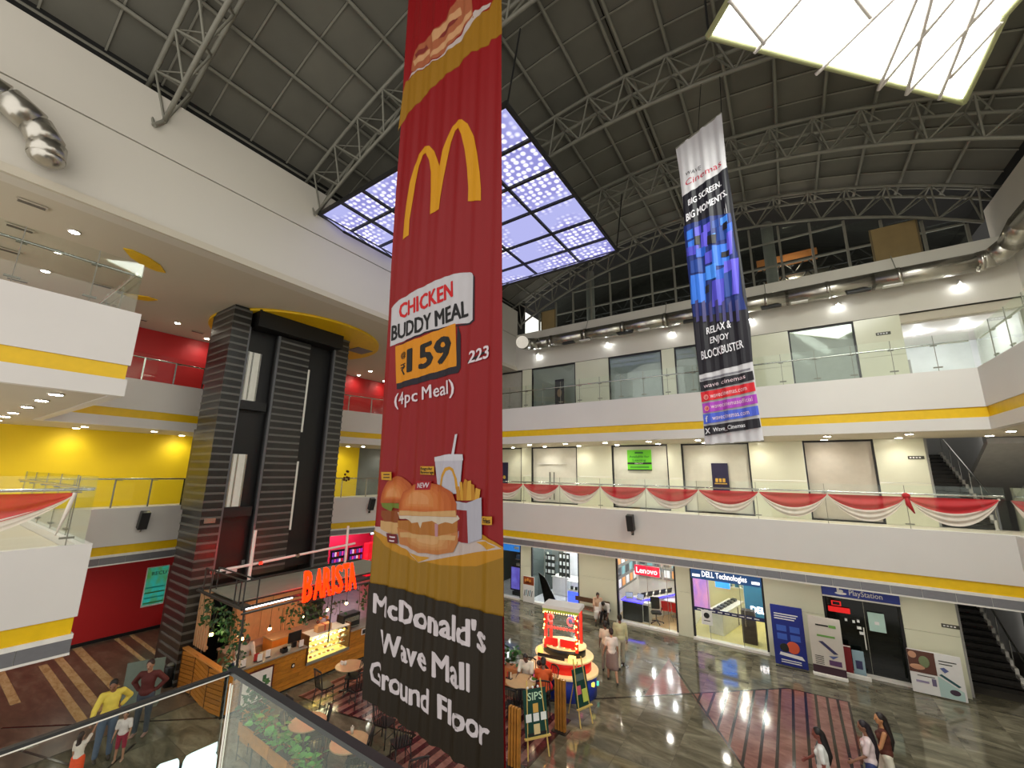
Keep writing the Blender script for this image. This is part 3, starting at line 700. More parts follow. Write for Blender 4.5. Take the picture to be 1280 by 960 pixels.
balustrade('glass_balustrade', 'clear glass railing on the near left lower balcony, with one red and white swag', (XN-0.1, -1.2), (XN-0.1, 2.25), 5.25, 6.5, 6.25, 1.6, (-1, 0), group=RB)
balustrade('glass_balustrade', 'end pane railing on the far side of the near left lower balcony', (XN-0.1, 2.25), (-19.5, 2.25), 5.25, 6.5, 6.25, 1.6, (0, -1), group=RB)
# the railing the viewer leans over
t = thing('glass_balustrade', 'near glass railing with a dark top rail and a corner at the bottom', 'railing', (-1.21, 0.565, 5.1)); O = Vector(t.location); zr = 1.1
Mdr = mat('rail_black', (30, 31, 33), 0.35)
box('glass_pane', (0, -1.1, 0.54), (0.006, 2.18, 1.1), M_glassf, t); box('glass_pane', (1.3, 0, 0.54), (2.58, 0.006, 1.1), M_glassf, t)
box('top_rail', (0, -1.1, zr), (0.012, 2.2, 0.006), Mdr, t); box('pale_edge', (0.0, -1.1, zr-0.005), (0.008, 2.2, 0.003), M_trimw, t)  # thin pale strip just under the dark rail, gives no light
box('top_rail', (1.3, 0.0, zr), (2.62, 0.020, 0.009), Mdr, t)
box('corner_seal', (-0.005, 0.0, 0.52), (0.0025, 0.003, 1.1), M_trimw, t); box('corner_seal', (0.006, 0.0, 0.52), (0.0015, 0.003, 1.1), M_trimw, t)

# ---- cloth swags
def clothmat(name, rgb, al):
    m = mat(name, rgb, 0.6); nt = m.node_tree; b = nt.nodes['Principled BSDF']; b.inputs['Alpha'].default_value = al; b.inputs['Sheen Weight'].default_value = 0.2; return m
Mcr = clothmat('red_cloth', (196, 26, 34), 0.88); Mcw = clothmat('white_cloth', (226, 216, 202), 0.86)
def swagmesh(L, top, d0, d1, folds, seed, ax):
    rnd = random.Random(seed); nx, nz = 28, 16; vs = []
    for j in range(nz+1):
        w = j/nz
        for i in range(nx+1):
            u = i/nx; s = 4*u*(1-u); k = (s**0.85)
            z = -(d0*(1-w)+d1*w)*k - top*w*0.0
            y = 0.035*math.sin(w*folds*2*PI+u*1.2+seed)*k + 0.02*w
            vs.append((u*L, -y, z) if ax == 'x' else (y, u*L, z))
    fs = [(j*(nx+1)+i, j*(nx+1)+i+1, (j+1)*(nx+1)+i+1, (j+1)*(nx+1)+i) for j in range(nz) for i in range(nx)]
    return MB().add(vs, fs, True)
px_ = [-14.55, -12.62, -10.68, -8.74, -6.77, -4.83, -2.89, -0.95, 0.96, 2.83, 4.7]
for i in range(len(px_)-1):
    L = px_[i+1]-px_[i]
    t = thing('cloth_swag', '%s red and white swag from the left on the far railing' % ordn(i), 'swag', (px_[i], F+0.03, 6.17), 0, 'red and white swags on the far railing')
    swagmesh(L, 0, 0.0, 0.47, 1.5, i, 'x').build('red_cloth', Mcr, t); swagmesh(L, 0, 0.43, 0.77, 2.2, i+3, 'x').build('white_cloth', Mcw, t)
    for e in (0, L): box('tie', (e, 0.03, 0.0), (0.03, 0.1, 0.05), Mcw, t)
t = thing('cloth_swag', 'red and white cloth swag on the near left lower balcony', 'swag', (XN+0.03, -1.9, 6.2))
swagmesh(3.88, 0, 0.0, 0.62, 1.6, 2, 'y').build('red_cloth', Mcr, t); swagmesh(3.88, 0, 0.55, 0.86, 2.2, 5, 'y').build('white_cloth', Mcw, t)
MB().tube([(0, 3.85, 0), (0.02, 3.8, -0.3), (0.0, 3.72, -0.75)], [0.03, 0.035, 0.01], 8).build('tail', Mcw, t)
t = thing('cloth_swag', 'red and white cloth swag turning the right corner of the far middle gallery', 'swag', (4.87, 13.1, 6.17)); swagmesh(3.85, 0, 0.0, 0.5, 1.5, 3, 'y').build('red_cloth', Mcr, t); swagmesh(3.85, 0, 0.46, 0.8, 2.2, 8, 'y').build('white_cloth', Mcw, t)
t = thing('cloth_knot', 'red cloth knot with a hanging tail on the swags near the stairs', 'knot', (2.83, F-0.02, 6.2))
MB().sph((0, 0, 0), (0.1, 0.07, 0.09), 12, 8).build('knot', Mcr, t); MB().tube([(0, 0, -0.03), (0.02, -0.02, -0.25), (0.12, -0.02, -0.5)], [0.05, 0.07, 0.015], 8).build('tail', Mcr, t)

# ---- loudspeakers on the fascias
def speaker(label, loc, rz, tilt):
    t = thing('loudspeaker', label, 'loudspeaker', loc, rz, 'wall loudspeakers')
    R = Matrix.Rotation(tilt, 3, 'Y'); bd = MB(); bd.box((0.22, 0, 0.05), (0.24, 0.26, 0.62), m=R); bd.build('cabinet', M_black, t)
    MB().box(Vector((0.22, 0, 0.05))+R@Vector((0.125, 0, 0)), (0.02, 0.23, 0.58), m=R).build('grille', mat('speaker_grille', (38, 38, 38), 0.8), t)
    MB().tube([(0.0, 0, -0.38), (0.1, 0, -0.36), (0.16, 0, -0.22)], 0.022, 8).build('bracket', M_chrome, t); box('wall_plate', (0.01, 0, -0.38), (0.02, 0.1, 0.12), M_black, t)
    return t
speaker('black loudspeaker on the far fascia below the red and white swags', (-5.45, F, 4.75), -PI/2, 0.25)
speaker('black loudspeaker on the left fascia below the yellow wall', (-19.8, 5.35, 4.75), 0, 0.3)
speaker('black loudspeaker on the fascia between the lift and the red banner', (-19.2, 14.85, 4.85), -0.2, 0.3)

# ---- silver ducts
t = thing('air_duct', 'long silver round duct hanging along the far wall above the top gallery', 'duct', (-2.5, 19.35, 13.95)); O = Vector(t.location)
pts = [(-10.9, 17.2, 13.4), (-11.4, 18.4, 13.7), (-11.2, 19.25, 13.93), (-10.5, 19.35, 13.95), (-2, 19.35, 13.95), (6.0, 19.35, 13.95), (6.4, 19.3, 14.0), (6.72, 18.9, 14.2), (6.75, 18.0, 14.5), (6.75, 12, 14.6)]
for i in range(len(pts)-1):
    a, b = Vector(pts[i]), Vector(pts[i+1]); n = max(1, int((b-a).length/2.1)); d = (b-a).normalized()*0.05
    for k in range(n): MB().tube([a.lerp(b, k/n)-d-O, a.lerp(b, (k+1)/n)+d-O], 0.33, 24).build('duct_section', M_duct, t)
for i in range(9):
    x = -10.3+i*2.05; MB().tube([Vector((x-0.06, 19.35, 13.95))-O, Vector((x+0.06, 19.35, 13.95))-O], 0.35, 24).build('collar', M_duct, t)
    if i % 2: cyl('hanger', Vector((x, 19.35, 14.25))-O, Vector((x, 19.75, 15.0))-O, 0.015, M_steel, t)
for x in (-9.2, -6.1, -3.0, 0.1, 2.9): box('grille', Vector((x, 19.22, 13.63))-O, (0.7, 0.22, 0.06), M_steeld, t); box('grille', Vector((x+0.95, 19.22, 13.62))-O, (0.55, 0.2, 0.05), M_trimw, t)
t = thing('air_duct', 'silver segmented duct elbow against the white beam at the upper left', 'duct', (-12.6, 0.2, 13.8)); O = Vector(t.location)
el = [(-12.75, -1.6, 14.25), (-12.75, -0.7, 14.3), (-12.75, -0.1, 14.18), (-12.75, 0.35, 13.92), (-12.72, 0.6, 13.55), (-12.7, 0.62, 13.25)]
for i in range(len(el)-1): MB().tube([Vector(el[i])-O, Vector(el[i+1])-O], 0.3-0.008*(i % 2), 18).build('duct_section', M_duct, t)
ball('end_bulge', Vector((-12.7, 0.62, 13.25))-O, (0.3, 0.3, 0.2), M_duct, t)

# ================================================================== LIFT TOWER
t = thing('lift_tower', 'dark lift tower with grey horizontal stripes and black glass recesses', 'lift', (-17.4, 8.4, 0)); O = Vector(t.location); M_sh = mat('shaft_black', (7, 7, 8), 0.45)
Mtile = mat('dark_tile', (40, 39, 37), 0.28, var=0.25, scale=2.5); Mst = mat('stripe_metal', (92, 92, 88), 0.4, var=0.1); Med = mat('edge_metal', (104, 106, 110), 0.35, metal=0.4)
XT = -16.5
def tb(n, x0, x1, y0, y1, z0, z1, m): return box(n, Vector(((x0+x1)/2, (y0+y1)/2, (z0+z1)/2))-O, (x1-x0, y1-y0, z1-z0), m, t)
tb('clad_column', -18.15, XT, 6.0, 6.62, 0, 12.7, Mtile); tb('clad_column', -18.0, XT, 10.22, 10.86, 0, 12.6, Mtile)
tb('clad_panel', -17.6, XT, 7.75, 9.05, 2.9, 11.95, Mtile)
for z0, z1 in ((0.0, 3.3), (5.2, 8.1), (9.85, 12.6)): tb('side_return', -18.42, -18.15, 6.02, 6.6, z0, z1, Mtile)
tb('shaft_back', -17.9, -17.6, 6.62, 10.22, 0, 12.7, M_sh); tb('shaft_glass', XT-0.35, XT-0.33, 6.62, 7.75, 2.9, 12.0, M_sh); tb('shaft_glass', XT-0.35, XT-0.33, 9.05, 10.22, 2.9, 12.0, M_sh)
tb('header_box', -18.4, -16.09, 6.72, 10.28, 12.0, 12.66, M_sh); tb('shaft_frame', XT-0.1, XT+0.012, 6.6, 6.65, 0, 12.0, Med); tb('shaft_frame', XT-0.1, XT+0.02, 7.7, 7.78, 2.9, 11.95, Med); tb('shaft_frame', XT-0.1, XT+0.02, 10.15, 10.23, 0, 12.5, Med)
for k in range(47):
    z = 0.12+k*0.27
    tb('stripe', -18.17, XT+0.012, 5.988, 6.60, z, z+0.075, Mst)
    tb('stripe', -18.02, XT+0.012, 10.24, 10.88, z, z+0.075, Mst)
    if 2.95 < z < 11.85: tb('stripe', -17.6, XT+0.012, 7.8, 9.04, z, z+0.075, Mst)
for z0, z1 in ((9.2, 11.05), (5.35, 7.2)):
    tb('lift_window', XT-0.2, XT-0.05, 6.68, 7.18, z0, z1, mat('lit_glass', (150, 148, 136), 0.25, emit=0.25))
    for y in (6.68, 6.84, 7.12): tb('window_frame', XT-0.06, XT-0.02, y, y+0.045, z0, z1, M_chrome)
    tb('lift_box', XT-0.3, XT-0.03, 6.66, 7.6, z0-0.35, z0-0.02, M_black)
    tb('lift_window', XT-0.2, XT-0.02, 9.06, 9.14, z0-1.0, z1-0.2, mat('lit_glass', (150, 148, 136), 0.25))
tb('notice', XT-0.31, XT-0.30, 7.15, 7.5, 3.05, 3.25, M_wink); tb('notice', XT-0.31, XT-0.30, 7.62, 7.72, 3.28, 3.42, mat('grey_ink', (120, 120, 120), 0.6))
p = [aty(x, y, 5.985) for x, y in ((249, 648), (274, 644), (272, 655), (248, 659))]
box('mirror_plaque', (atx(262, 651, XT+0.02))-O, (0.02, 0.34, 0.16), M_chrome, t)
# column base behind the cafe
t = thing('steel_pipe_frame', 'thin pale steel pipe and post standing in front of the lift on the cafe roof', 'pipe', (-15.5, 7.3, 2.95)); O = Vector(t.location)
cyl('post', Vector((-15.5, 7.33, 2.95))-O, Vector((-15.5, 7.33, 4.6))-O, 0.055, M_trimw, t); cyl('pipe', Vector((-15.5, 6.15, 3.44))-O, Vector((-15.5, 11.4, 3.66))-O, 0.045, M_trimw, t); cyl('post', Vector((-15.5, 11.0, 2.95))-O, Vector((-15.5, 11.0, 4.4))-O, 0.05, M_trimw, t)
for y in (6.2, 7.6, 8.9): box('clamp', Vector((-15.44, y, 3.45+0.04*(y-6.2)))-O, (0.1, 0.12, 0.1), M_chrome, t)
# ================================================================== HANGING BANNERS
def ink(name, rgb, rough=0.5):
    m = mat('ink_'+name, rgb, rough, var=0.02); m.node_tree.nodes['Principled BSDF'].inputs['Specular IOR Level'].default_value = 0.2 if name[:2] == 'm_' else 0.4; return m
dm = lambda c, k: tuple(int(v*k) for v in c)  # dims print colours, the banner's backlit face put into the ink
YB = 4.2
def foldm(p):
    x = p.x; a = 0.012+0.006*math.sin(p.z*0.45)
    return Vector((0, a*(math.sin(x*15+0.5*math.sin(p.z*0.3))+0.6*math.sin(x*33+p.z*0.12)), 0))
t = thing('hanging_banner', 'tall red fast food banner with a yellow double arch and two burgers, hanging in front', 'banner', (-4.1, YB, 3.5)); O = t
Mred = ink('m_banner_red', (116, 7, 13), 0.4)  # red set dark as well, shade of the backlit face in the colour
def bpx(pts): return [aty(x, y, YB) for x, y in pts]
Lp = [aty(x, y, YB) for x, y in ((457, 872), (460, 800), (464, 720), (470, 640), (475, 560), (479.5, 480), (485, 400), (489, 330), (495, 240), (502, 150), (505.5, 90), (511, 0))]
Rp = [aty(x, y, YB) for x, y in ((631, 988), (630, 900), (629.5, 800), (629, 700), (628.5, 600), (628, 500), (628, 420), (627.8, 330), (627.5, 240), (627, 150), (627, 90), (627, 0))]
Lp.append(Vector((Lp[-1].x-0.02, YB, 17.3))); Rp.append(Vector((Rp[-1].x+0.0, YB, 17.3)))
mb = MB(); vs = []; nx = 60
rows = []
for i in range(len(Lp)-1):
    for k in range(6): rows.append((Lp[i].lerp(Lp[i+1], k/6), Rp[i].lerp(Rp[i+1], k/6)))
rows.append((Lp[-1], Rp[-1]))
for l, r in rows:
    for i in range(nx+1): p = l.lerp(r, i/nx); vs.append(p+foldm(p))
fs = [(j*(nx+1)+i, j*(nx+1)+i+1, (j+1)*(nx+1)+i+1, (j+1)*(nx+1)+i) for j in range(len(rows)-1) for i in range(nx)]
mb.add(vs, fs, True); mb.build('cloth', Mred, t, True)
lay = [0]
def art(name, pts, col, rgb, ly=None):
    lay[0] += 1; o = (0, -(ly if ly is not None else 0.002+lay[0]*0.00045), 0)
    return flat(name, bpx(pts), ink('m_'+col, dm(rgb, 0.74), 0.5), t, o, foldm, True, 0.035)
def c2(ox, oy, f, pts): return [(ox+x*f, oy+y*f) for x, y in pts]
art('printed_band', c2(450, 0, .2083, [(230, 790), (262, 555), (275, 490), (320, 450), (400, 400), (520, 320), (600, 220), (680, 100), (700, 90), (780, 60), (800, 0), (850, -30), (853, 205), (790, 235), (775, 275), (670, 310), (590, 395), (480, 480), (330, 640), (280, 690)]), 'gold', (170, 118, 12))
art('printed_paper', c2(450, 0, .2083, [(275, 490), (310, 440), (480, 340), (620, 190), (690, 60), (790, 20), (780, 45), (700, 95), (620, 230), (490, 340), (330, 440), (290, 470)]), 'paper', (214, 196, 190))
art('printed_food', c2(450, 0, .2083, [(305, 430), (315, 370), (335, 300), (430, 200), (510, 120), (580, 0), (670, -30), (680, 95), (600, 200), (500, 320), (420, 370), (330, 430)]), 'strip', (186, 104, 66))
for q in ([(430, 200), (480, 160), (600, 40), (610, 80), (500, 190), (440, 260)], [(420, 330), (560, 190), (670, 60), (672, 90), (600, 190), (500, 290), (425, 350)], [(320, 370), (420, 290), (420, 320), (330, 400)]): art('printed_highlight', c2(450, 0, .2083, q), 'strip_light', (226, 170, 120))
for q in ([(470, 230), (560, 120), (590, 110), (500, 220)], [(330, 330), (400, 270), (410, 290), (340, 350)]): art('printed_shade', c2(450, 0, .2083, q), 'strip_dark', (140, 48, 40))
art('printed_arches', [(504, 300), (506, 275), (508.5, 255), (513, 228), (518, 208), (524, 193), (531, 184), (537, 182.5), (543, 189), (548, 203), (550, 208), (554, 188), (560, 170), (566, 158), (573, 150), (578, 150), (585, 155), (592, 170), (597, 192), (600, 215), (601.5, 236), (601.5, 251), (585, 251.5), (585.5, 235), (584, 210), (581, 187), (577, 168), (573, 160), (569, 163), (564, 178), (559, 200), (555, 222), (551, 248), (549.5, 262), (537.5, 268), (538.5, 240), (538.5, 215), (536.5, 200), (533, 192), (529, 194), (524, 208), (519, 230), (515, 255), (512, 275), (511, 294)], 'arch', (236, 164, 10))
tagp = c2(450, 320, .2083, [(185, 545), (190, 315), (235, 267), (330, 210), (420, 165), (510, 125), (600, 102), (660, 98), (676, 104), (683, 120), (680, 385), (660, 402), (590, 407), (530, 420), (390, 455)])
art('tag_shadow', c2(450, 320, .2083, [(200, 552), (390, 465), (590, 420), (665, 412), (690, 390), (692, 130), (683, 110), (683, 385), (660, 400), (390, 450)]), 'tag_black', (34, 26, 40))
art('printed_tag', tagp, 'tag_white', (222, 218, 222))
art('tag_shadow', c2(450, 320, .2083, [(222, 800), (590, 700), (605, 670), (605, 470), (585, 410), (575, 660), (222, 765)]), 'tag_black', (34, 26, 40))
art('printed_tag', c2(450, 320, .2083, [(215, 545), (575, 405), (580, 660), (220, 766)]), 'tag_orange', (240, 152, 16))
def btext(s, q, col, rgb, bold=0.02, cap=None):
    lay[0] += 1; return quadtext('printed_lettering', s, bpx(q), ink('m_'+col, dm(rgb, 0.82), 0.5), t, (0, -(0.003+lay[0]*0.00045), 0), bold, foldm, cap, cut=24)
btext('CHICKEN', [(499.5, 399.5), (567.5, 371.5), (567, 351), (499.5, 380.5)], 'text_red', (206, 22, 30), 0.04)
btext('BUDDY MEAL', [(490, 427), (586, 395.5), (585, 374.5), (490.5, 408)], 'text_black', (24, 22, 24), 0.04)
btext('159', [(509, 466.5), (565.5, 452), (565, 416.5), (509.5, 437)], 'text_black', (24, 22, 24), 0.045)
btext('@', [(501, 450), (508, 447.5), (508, 438.5), (501, 441)], 'text_black', (24, 22, 24), 0.02)
# rupee sign drawn from bars
for q in ([(500.5, 456), (507.5, 453.6), (507.5, 455), (500.5, 457.4)], [(500.5, 459.6), (507.5, 457.2), (507.5, 458.6), (500.5, 461)], [(504.5, 455.5), (506.3, 456), (506.3, 460), (503, 462.5), (502, 461.5), (504.8, 459)], [(501, 462), (503, 461.5), (507, 468), (505, 469)]): art('printed_rupee', q, 'text_black', (24, 22, 24))
btext('(4pc Meal)', [(493.5, 512.5), (568.5, 497), (567.5, 473.5), (494, 492.5)], 'text_pale', (226, 210, 216), 0.015)
btext('223', [(586, 455.5), (611.5, 447), (611.5, 430.5), (588, 440)], 'text_pale', (226, 210, 216), 0.03)
art('printed_strike', [(585, 452), (611, 436), (611, 438.5), (586, 454.5)], 'text_black', (24, 22, 24))
K = lambda q: c2(450, 540, .2083, q)
# table top, tray paper
art('printed_table_side', K([(60, 900), (85, 590), (110, 620), (330, 750), (520, 800), (700, 800), (862, 750), (862, 1108), (600, 1060), (300, 990), (62, 900)]), 'table_side', (168, 124, 24))
art('printed_table_top', K([(85, 590), (160, 560), (500, 540), (760, 625), (862, 690), (862, 752), (700, 805), (520, 800), (330, 770), (160, 690)]), 'table_top', (212, 148, 30))
art('printed_paper', K([(100, 565), (350, 600), (640, 640), (760, 650), (855, 700), (700, 720), (360, 782), (270, 700), (100, 590)]), 'paper', (214, 196, 190))
art('printed_paper_mark', K([(700, 660), (760, 655), (820, 690), (770, 705)]), 'gold2', (222, 160, 40)); art('printed_paper_mark', K([(300, 722), (350, 740), (420, 755), (360, 780)]), 'gold2', (222, 160, 40))
def ell(cx, cy, rx, ry, a0=0, a1=360, n=22): return [(cx+rx*math.cos(math.radians(a0+(a1-a0)*i/n)), cy+ry*math.sin(math.radians(a0+(a1-a0)*i/n))) for i in range(n+1)][:(n if a1-a0 >= 360 else n+1)]
def nest(name, poly, c, cols, k0=0.80):
    for i, rgb in enumerate(cols):
        k = 1-(i+1)*(1-0.30)/(len(cols)+0.5); art(name, K([(c[0]+(x-c[0])*k, c[1]+(y-c[1])*k) for x, y in poly]), '%s_%d_%d' % (name[-4:], rgb[0], rgb[1]), rgb)
BUNC = [(208, 106, 44), (216, 116, 52), (222, 128, 62), (228, 142, 76), (234, 158, 96)]
# rear burger
art('printed_bun', K([(130, 530), (240, 540), (250, 610), (180, 612), (128, 580)]), 'bun_pale', (224, 176, 116))
art('printed_patty', K([(134, 470), (240, 470), (240, 545), (150, 535), (132, 500)]), 'patty', (150, 76, 30))
art('printed_lettuce', K([(134, 425), (240, 428), (246, 460), (200, 452), (185, 476), (140, 450)]), 'lettuce', (120, 136, 48))
art('printed_bun', K(ell(232, 425, 100, 160, 180, 360)), 'bun_edge', (196, 92, 36)); nest('printed_shine', ell(232, 422, 94, 150, 184, 356), (180, 372), BUNC)
# cup
art('printed_cup', K([(452, 150), (622, 142), (600, 370), (475, 370)]), 'cup', (206, 202, 214)); art('printed_cup_lid', K([(450, 152), (540, 133), (620, 134), (626, 170), (452, 176)]), 'cup_lid', (226, 222, 230))
art('printed_straw', K([(545, 165), (573, 16), (588, 12), (562, 166)]), 'cup_lid', (226, 222, 230))
art('printed_cup_arch', K([(486, 330), (498, 260), (520, 215), (540, 207), (562, 220), (585, 280), (592, 345), (578, 345), (570, 280), (553, 235), (540, 226), (525, 235), (508, 275), (500, 330)]), 'gold2', (222, 160, 40))
# fries carton
for i, q in enumerate(([(585, 410), (580, 330), (598, 325), (612, 410)], [(608, 410), (600, 300), (620, 300), (636, 410)], [(630, 410), (628, 312), (642, 282), (654, 290), (652, 410)], [(650, 410), (656, 295), (672, 290), (676, 410)], [(672, 410), (672, 310), (690, 318), (700, 410)], [(694, 410), (700, 335), (726, 345), (718, 410)])): art('printed_chip', K(q), 'chip%d' % (i % 2), (232, 172, 60) if i % 2 else (206, 138, 34))
art('printed_carton', K([(580, 415), (650, 425), (731, 392), (733, 640), (655, 668), (592, 655)]), 'carton', (196, 194, 206)); art('printed_carton_side', K([(584, 465), (652, 470), (656, 666), (592, 655)]), 'carton_red', (150, 24, 28))
# front burger
art('printed_bun', K([(232, 570), (590, 590), (592, 660), (565, 720), (470, 735), (360, 722), (250, 670)]), 'bun_lowedge', (206, 130, 70)); nest('printed_shine', [(240, 590), (585, 600), (585, 660), (560, 712), (470, 728), (360, 715), (255, 665)], (420, 640), [(214, 146, 84), (222, 160, 98), (230, 176, 118)]); art('printed_bun_shine', K([(250, 600), (580, 622), (575, 650), (255, 630)]), 'bun_pale', (224, 186, 130))
art('printed_patty', K([(236, 530), (590, 530), (588, 600), (470, 625), (330, 610), (240, 575)]), 'patty2', (190, 120, 48))
art('printed_sauce', K([(236, 480), (400, 500), (590, 500), (606, 520), (560, 550), (520, 540), (480, 555), (440, 532), (385, 540), (376, 575), (360, 540), (320, 545), (280, 520), (250, 520)]), 'sauce', (226, 210, 188))
art('printed_onion', K([(456, 548), (480, 552), (480, 628), (458, 625)]), 'onion', (206, 150, 160))
TB = [(243, 500), (245, 430), (270, 360), (330, 315), (410, 302), (500, 320), (560, 365), (585, 430), (585, 510), (420, 505)]
art('printed_bun', K(TB), 'bun_edge', (196, 92, 36)); nest('printed_shine', TB, (318, 390), BUNC); art('printed_bun_shine', K([(250, 470), (400, 478), (580, 470), (585, 508), (420, 504), (245, 498)]), 'bun_pale', (224, 186, 130))
art('printed_tag', K([(350, 292), (434, 294), (424, 346), (340, 348)]), 'new_red', (176, 20, 32)); btext('NEW', K([(356, 336), (417, 334), (421, 303), (358, 306)]), 'text_pale', (226, 210, 216), 0.02)
art('printed_tag', K([(374, 206), (454, 206), (454, 258), (374, 254)]), 'tag_yellow', (226, 166, 44)); btext('Regular', K([(378, 228), (440, 228), (440, 211), (378, 211)]), 'text_black', (24, 22, 24), 0.02, 0.7); btext('Beverage', K([(378, 250), (450, 250), (450, 233), (378, 232)]), 'text_black', (24, 22, 24), 0.02, 0.7)
art('printed_tag', K([(142, 240), (194, 240), (194, 290), (142, 286)]), 'tag_yellow', (226, 166, 44)); art('printed_tag', K([(737, 505), (804, 506), (804, 556), (734, 555)]), 'tag_yellow', (226, 166, 44)); btext('Fries', K([(744, 546), (796, 547), (796, 517), (744, 516)]), 'text_black', (24, 22, 24), 0.03)
for q in ([(152, 252), (186, 252), (186, 258), (152, 258)], [(152, 270), (186, 270), (186, 276), (152, 276)]): art('printed_line', K(q), 'text_black', (24, 22, 24))
art('printed_tag', K([(165, 606), (234, 612), (240, 668), (170, 660)]), 'tag_maroon', (120, 24, 34))
for q in ([(178, 622), (226, 626), (226, 634), (178, 630)], [(180, 645), (220, 648), (220, 656), (180, 653)]): art('printed_line', K(q), 'text_pale', (226, 210, 216))
# dark foot of the banner
art('printed_foot', [(463.2, 727), (500, 735), (560, 752), (629.5, 769.5), (630, 870), (631, 987.5), (457.3, 871.5), (460, 800)], 'foot', (44, 34, 20))
btext("McDonald's", [(469, 765), (611.5, 816), (611.5, 778), (470, 739)], 'text_white', (224, 214, 218), 0.04)
btext('Wave Mall', [(478, 812), (589.5, 865), (589.5, 829), (477, 786)], 'text_white', (224, 214, 218), 0.035)
btext('Ground Floor', [(465, 851), (615, 932.5), (615, 898), (465.5, 822.5)], 'text_white', (224, 214, 218), 0.035)
box('top_batten', (Lp[-1].x*0.5+Rp[-1].x*0.5, YB, 17.3), (2.5, 0.05, 0.05), M_steeld, t, world=True)
for p in (Lp[-1], Rp[-1]): cyl('rope', p, (p.x, 3.2, 18.9), 0.012, M_black, t, world=True)

YC = 11.4
t = thing('hanging_banner', 'narrow cinema banner with blue seats and coloured contact strips, hanging at the right', 'banner', (-1.1, YC, 7.4)); O = t
def foldc(p):
    x = p.x
    return Vector((0, 0.02*math.sin(x*13+0.4*math.sin(p.z*0.6))+0.012*math.sin(x*31+1), 0))
def cpx(pts): return [aty(x, y, YC) for x, y in pts]
Lc = cpx([(881, 556), (878.5, 520), (875, 480), (871, 440), (867, 400), (863.5, 360), (860, 320), (856, 280), (852, 240), (849, 215), (844.5, 186)])
Rc = cpx([(955, 551), (949, 516), (944, 476), (939, 436), (934, 396), (929, 350), (923.5, 310), (918, 270), (912, 230), (908, 205), (902, 141)])
vs = []; rows = []; nx = 30
for i in range(len(Lc)-1):
    for k in range(4): rows.append((Lc[i].lerp(Lc[i+1], k/4), Rc[i].lerp(Rc[i+1], k/4)))
rows.append((Lc[-1], Rc[-1]))
for l, r in rows:
    for i in range(nx+1): p = l.lerp(r, i/nx); vs.append(p+foldc(p))
fs = [(j*(nx+1)+i, j*(nx+1)+i+1, (j+1)*(nx+1)+i+1, (j+1)*(nx+1)+i) for j in range(len(rows)-1) for i in range(nx)]
MB().add(vs, fs, True).build('cloth', ink('banner_grey', (196, 194, 198), 0.4), t, True)
lay[0] = 0
def cart(name, pts, col, rgb):
    lay[0] += 1; return flat(name, cpx(pts), ink(col, rgb), t, (0, -(0.004+lay[0]*0.0008), 0), foldc, True, 0.05)
def ctext(s, q, col, rgb, bold=0.0, cap=None):
    lay[0] += 1; return quadtext('printed_lettering', s, cpx(q), ink(col, rgb), t, (0, -(0.005+lay[0]*0.0008), 0), bold, foldc, cap, cut=12)
cart('printed_field', [(853, 246), (909, 209), (914, 240), (923, 300), (933, 370), (938, 410), (941, 452), (874, 469), (869, 430), (862, 360), (857, 300)], 'cine_black', (22, 20, 30))
ctext('WAVE', [(856.5, 220.5), (876, 212), (876, 206.5), (857, 216.5)], 'cine_ink', (50, 50, 56), 0.0)
ctext('Cinemas', [(857, 233.5), (902, 207.5), (901, 199.5), (857, 226)], 'cine_redink', (180, 30, 60), 0.0)
ctext('BIG SCREEN.', [(860.5, 258), (902, 232), (901, 225), (860, 250.5)], 'text_white', (220, 218, 224), 0.03)
ctext('BIG MOMENTS.', [(858, 278), (909, 244.5), (908, 237), (857.5, 268.5)], 'text_white', (220, 218, 224), 0.03)
# seat picture: rows of blue seat backs
D5 = lambda q: c2(840, 270, .16667, q)
blues = [(46, 110, 214), (30, 86, 190), (60, 130, 226), (24, 60, 140), (92, 84, 210), (74, 70, 190)]
cart('printed_picture', D5([(85, 80), (300, 0), (440, -20), (455, 60), (500, 330), (530, 600), (560, 700), (160, 760), (120, 420)]), 'pic_ground', (18, 40, 110))
seats = [(110, 110, 45, 70), (170, 80, 45, 70), (235, 60, 50, 70), (300, 30, 50, 60), (360, 5, 55, 60), (400, 60, 50, 70), (120, 190, 50, 80), (110, 230, 90, 70), (215, 120, 50, 120), (335, 75, 75, 110), (285, 140, 40, 60), (180, 240, 70, 70), (300, 215, 130, 160), (245, 270, 55, 90), (410, 120, 40, 180), (140, 330, 90, 100), (250, 370, 80, 110), (330, 400, 60, 130), (140, 440, 110, 220), (300, 480, 90, 200), (390, 330, 110, 270), (390, 420, 60, 190)]
for i, (x, y, w, h) in enumerate(seats): cart('printed_seat', D5([(x, y+12), (x+w, y-14), (x+w+4, y+h-14), (x+3, y+h+6)]), 'seat%d' % ((i*5) % 6), blues[(i*5+(2 if y > 300 else 0)) % 6 if y < 300 else 4+(i % 2)])
for (x, y, w, h) in ((170, 150, 40, 70), (265, 145, 65, 70), (370, 265, 60, 45), (250, 520, 30, 60), (380, 50, 35, 55)): cart('printed_gap', D5([(x, y+10), (x+w, y-8), (x+w, y+h-8), (x, y+h+4)]), 'cine_black', (22, 20, 30))
for i in range(7): x = 175+i*50; cart('printed_fade', D5([(x, 640+10*(i % 3)), (x+22, 630), (x+34, 790), (x+10, 800)]), 'fade', (60, 56, 110))
ctext('RELAX &', [(883.5, 418.5), (914, 409.5), (913, 400), (883, 410)], 'text_white', (220, 218, 224), 0.02)
ctext('ENJOY', [(888, 432.5), (912, 426), (911, 416), (887.5, 422)], 'text_white', (220, 218, 224), 0.02)
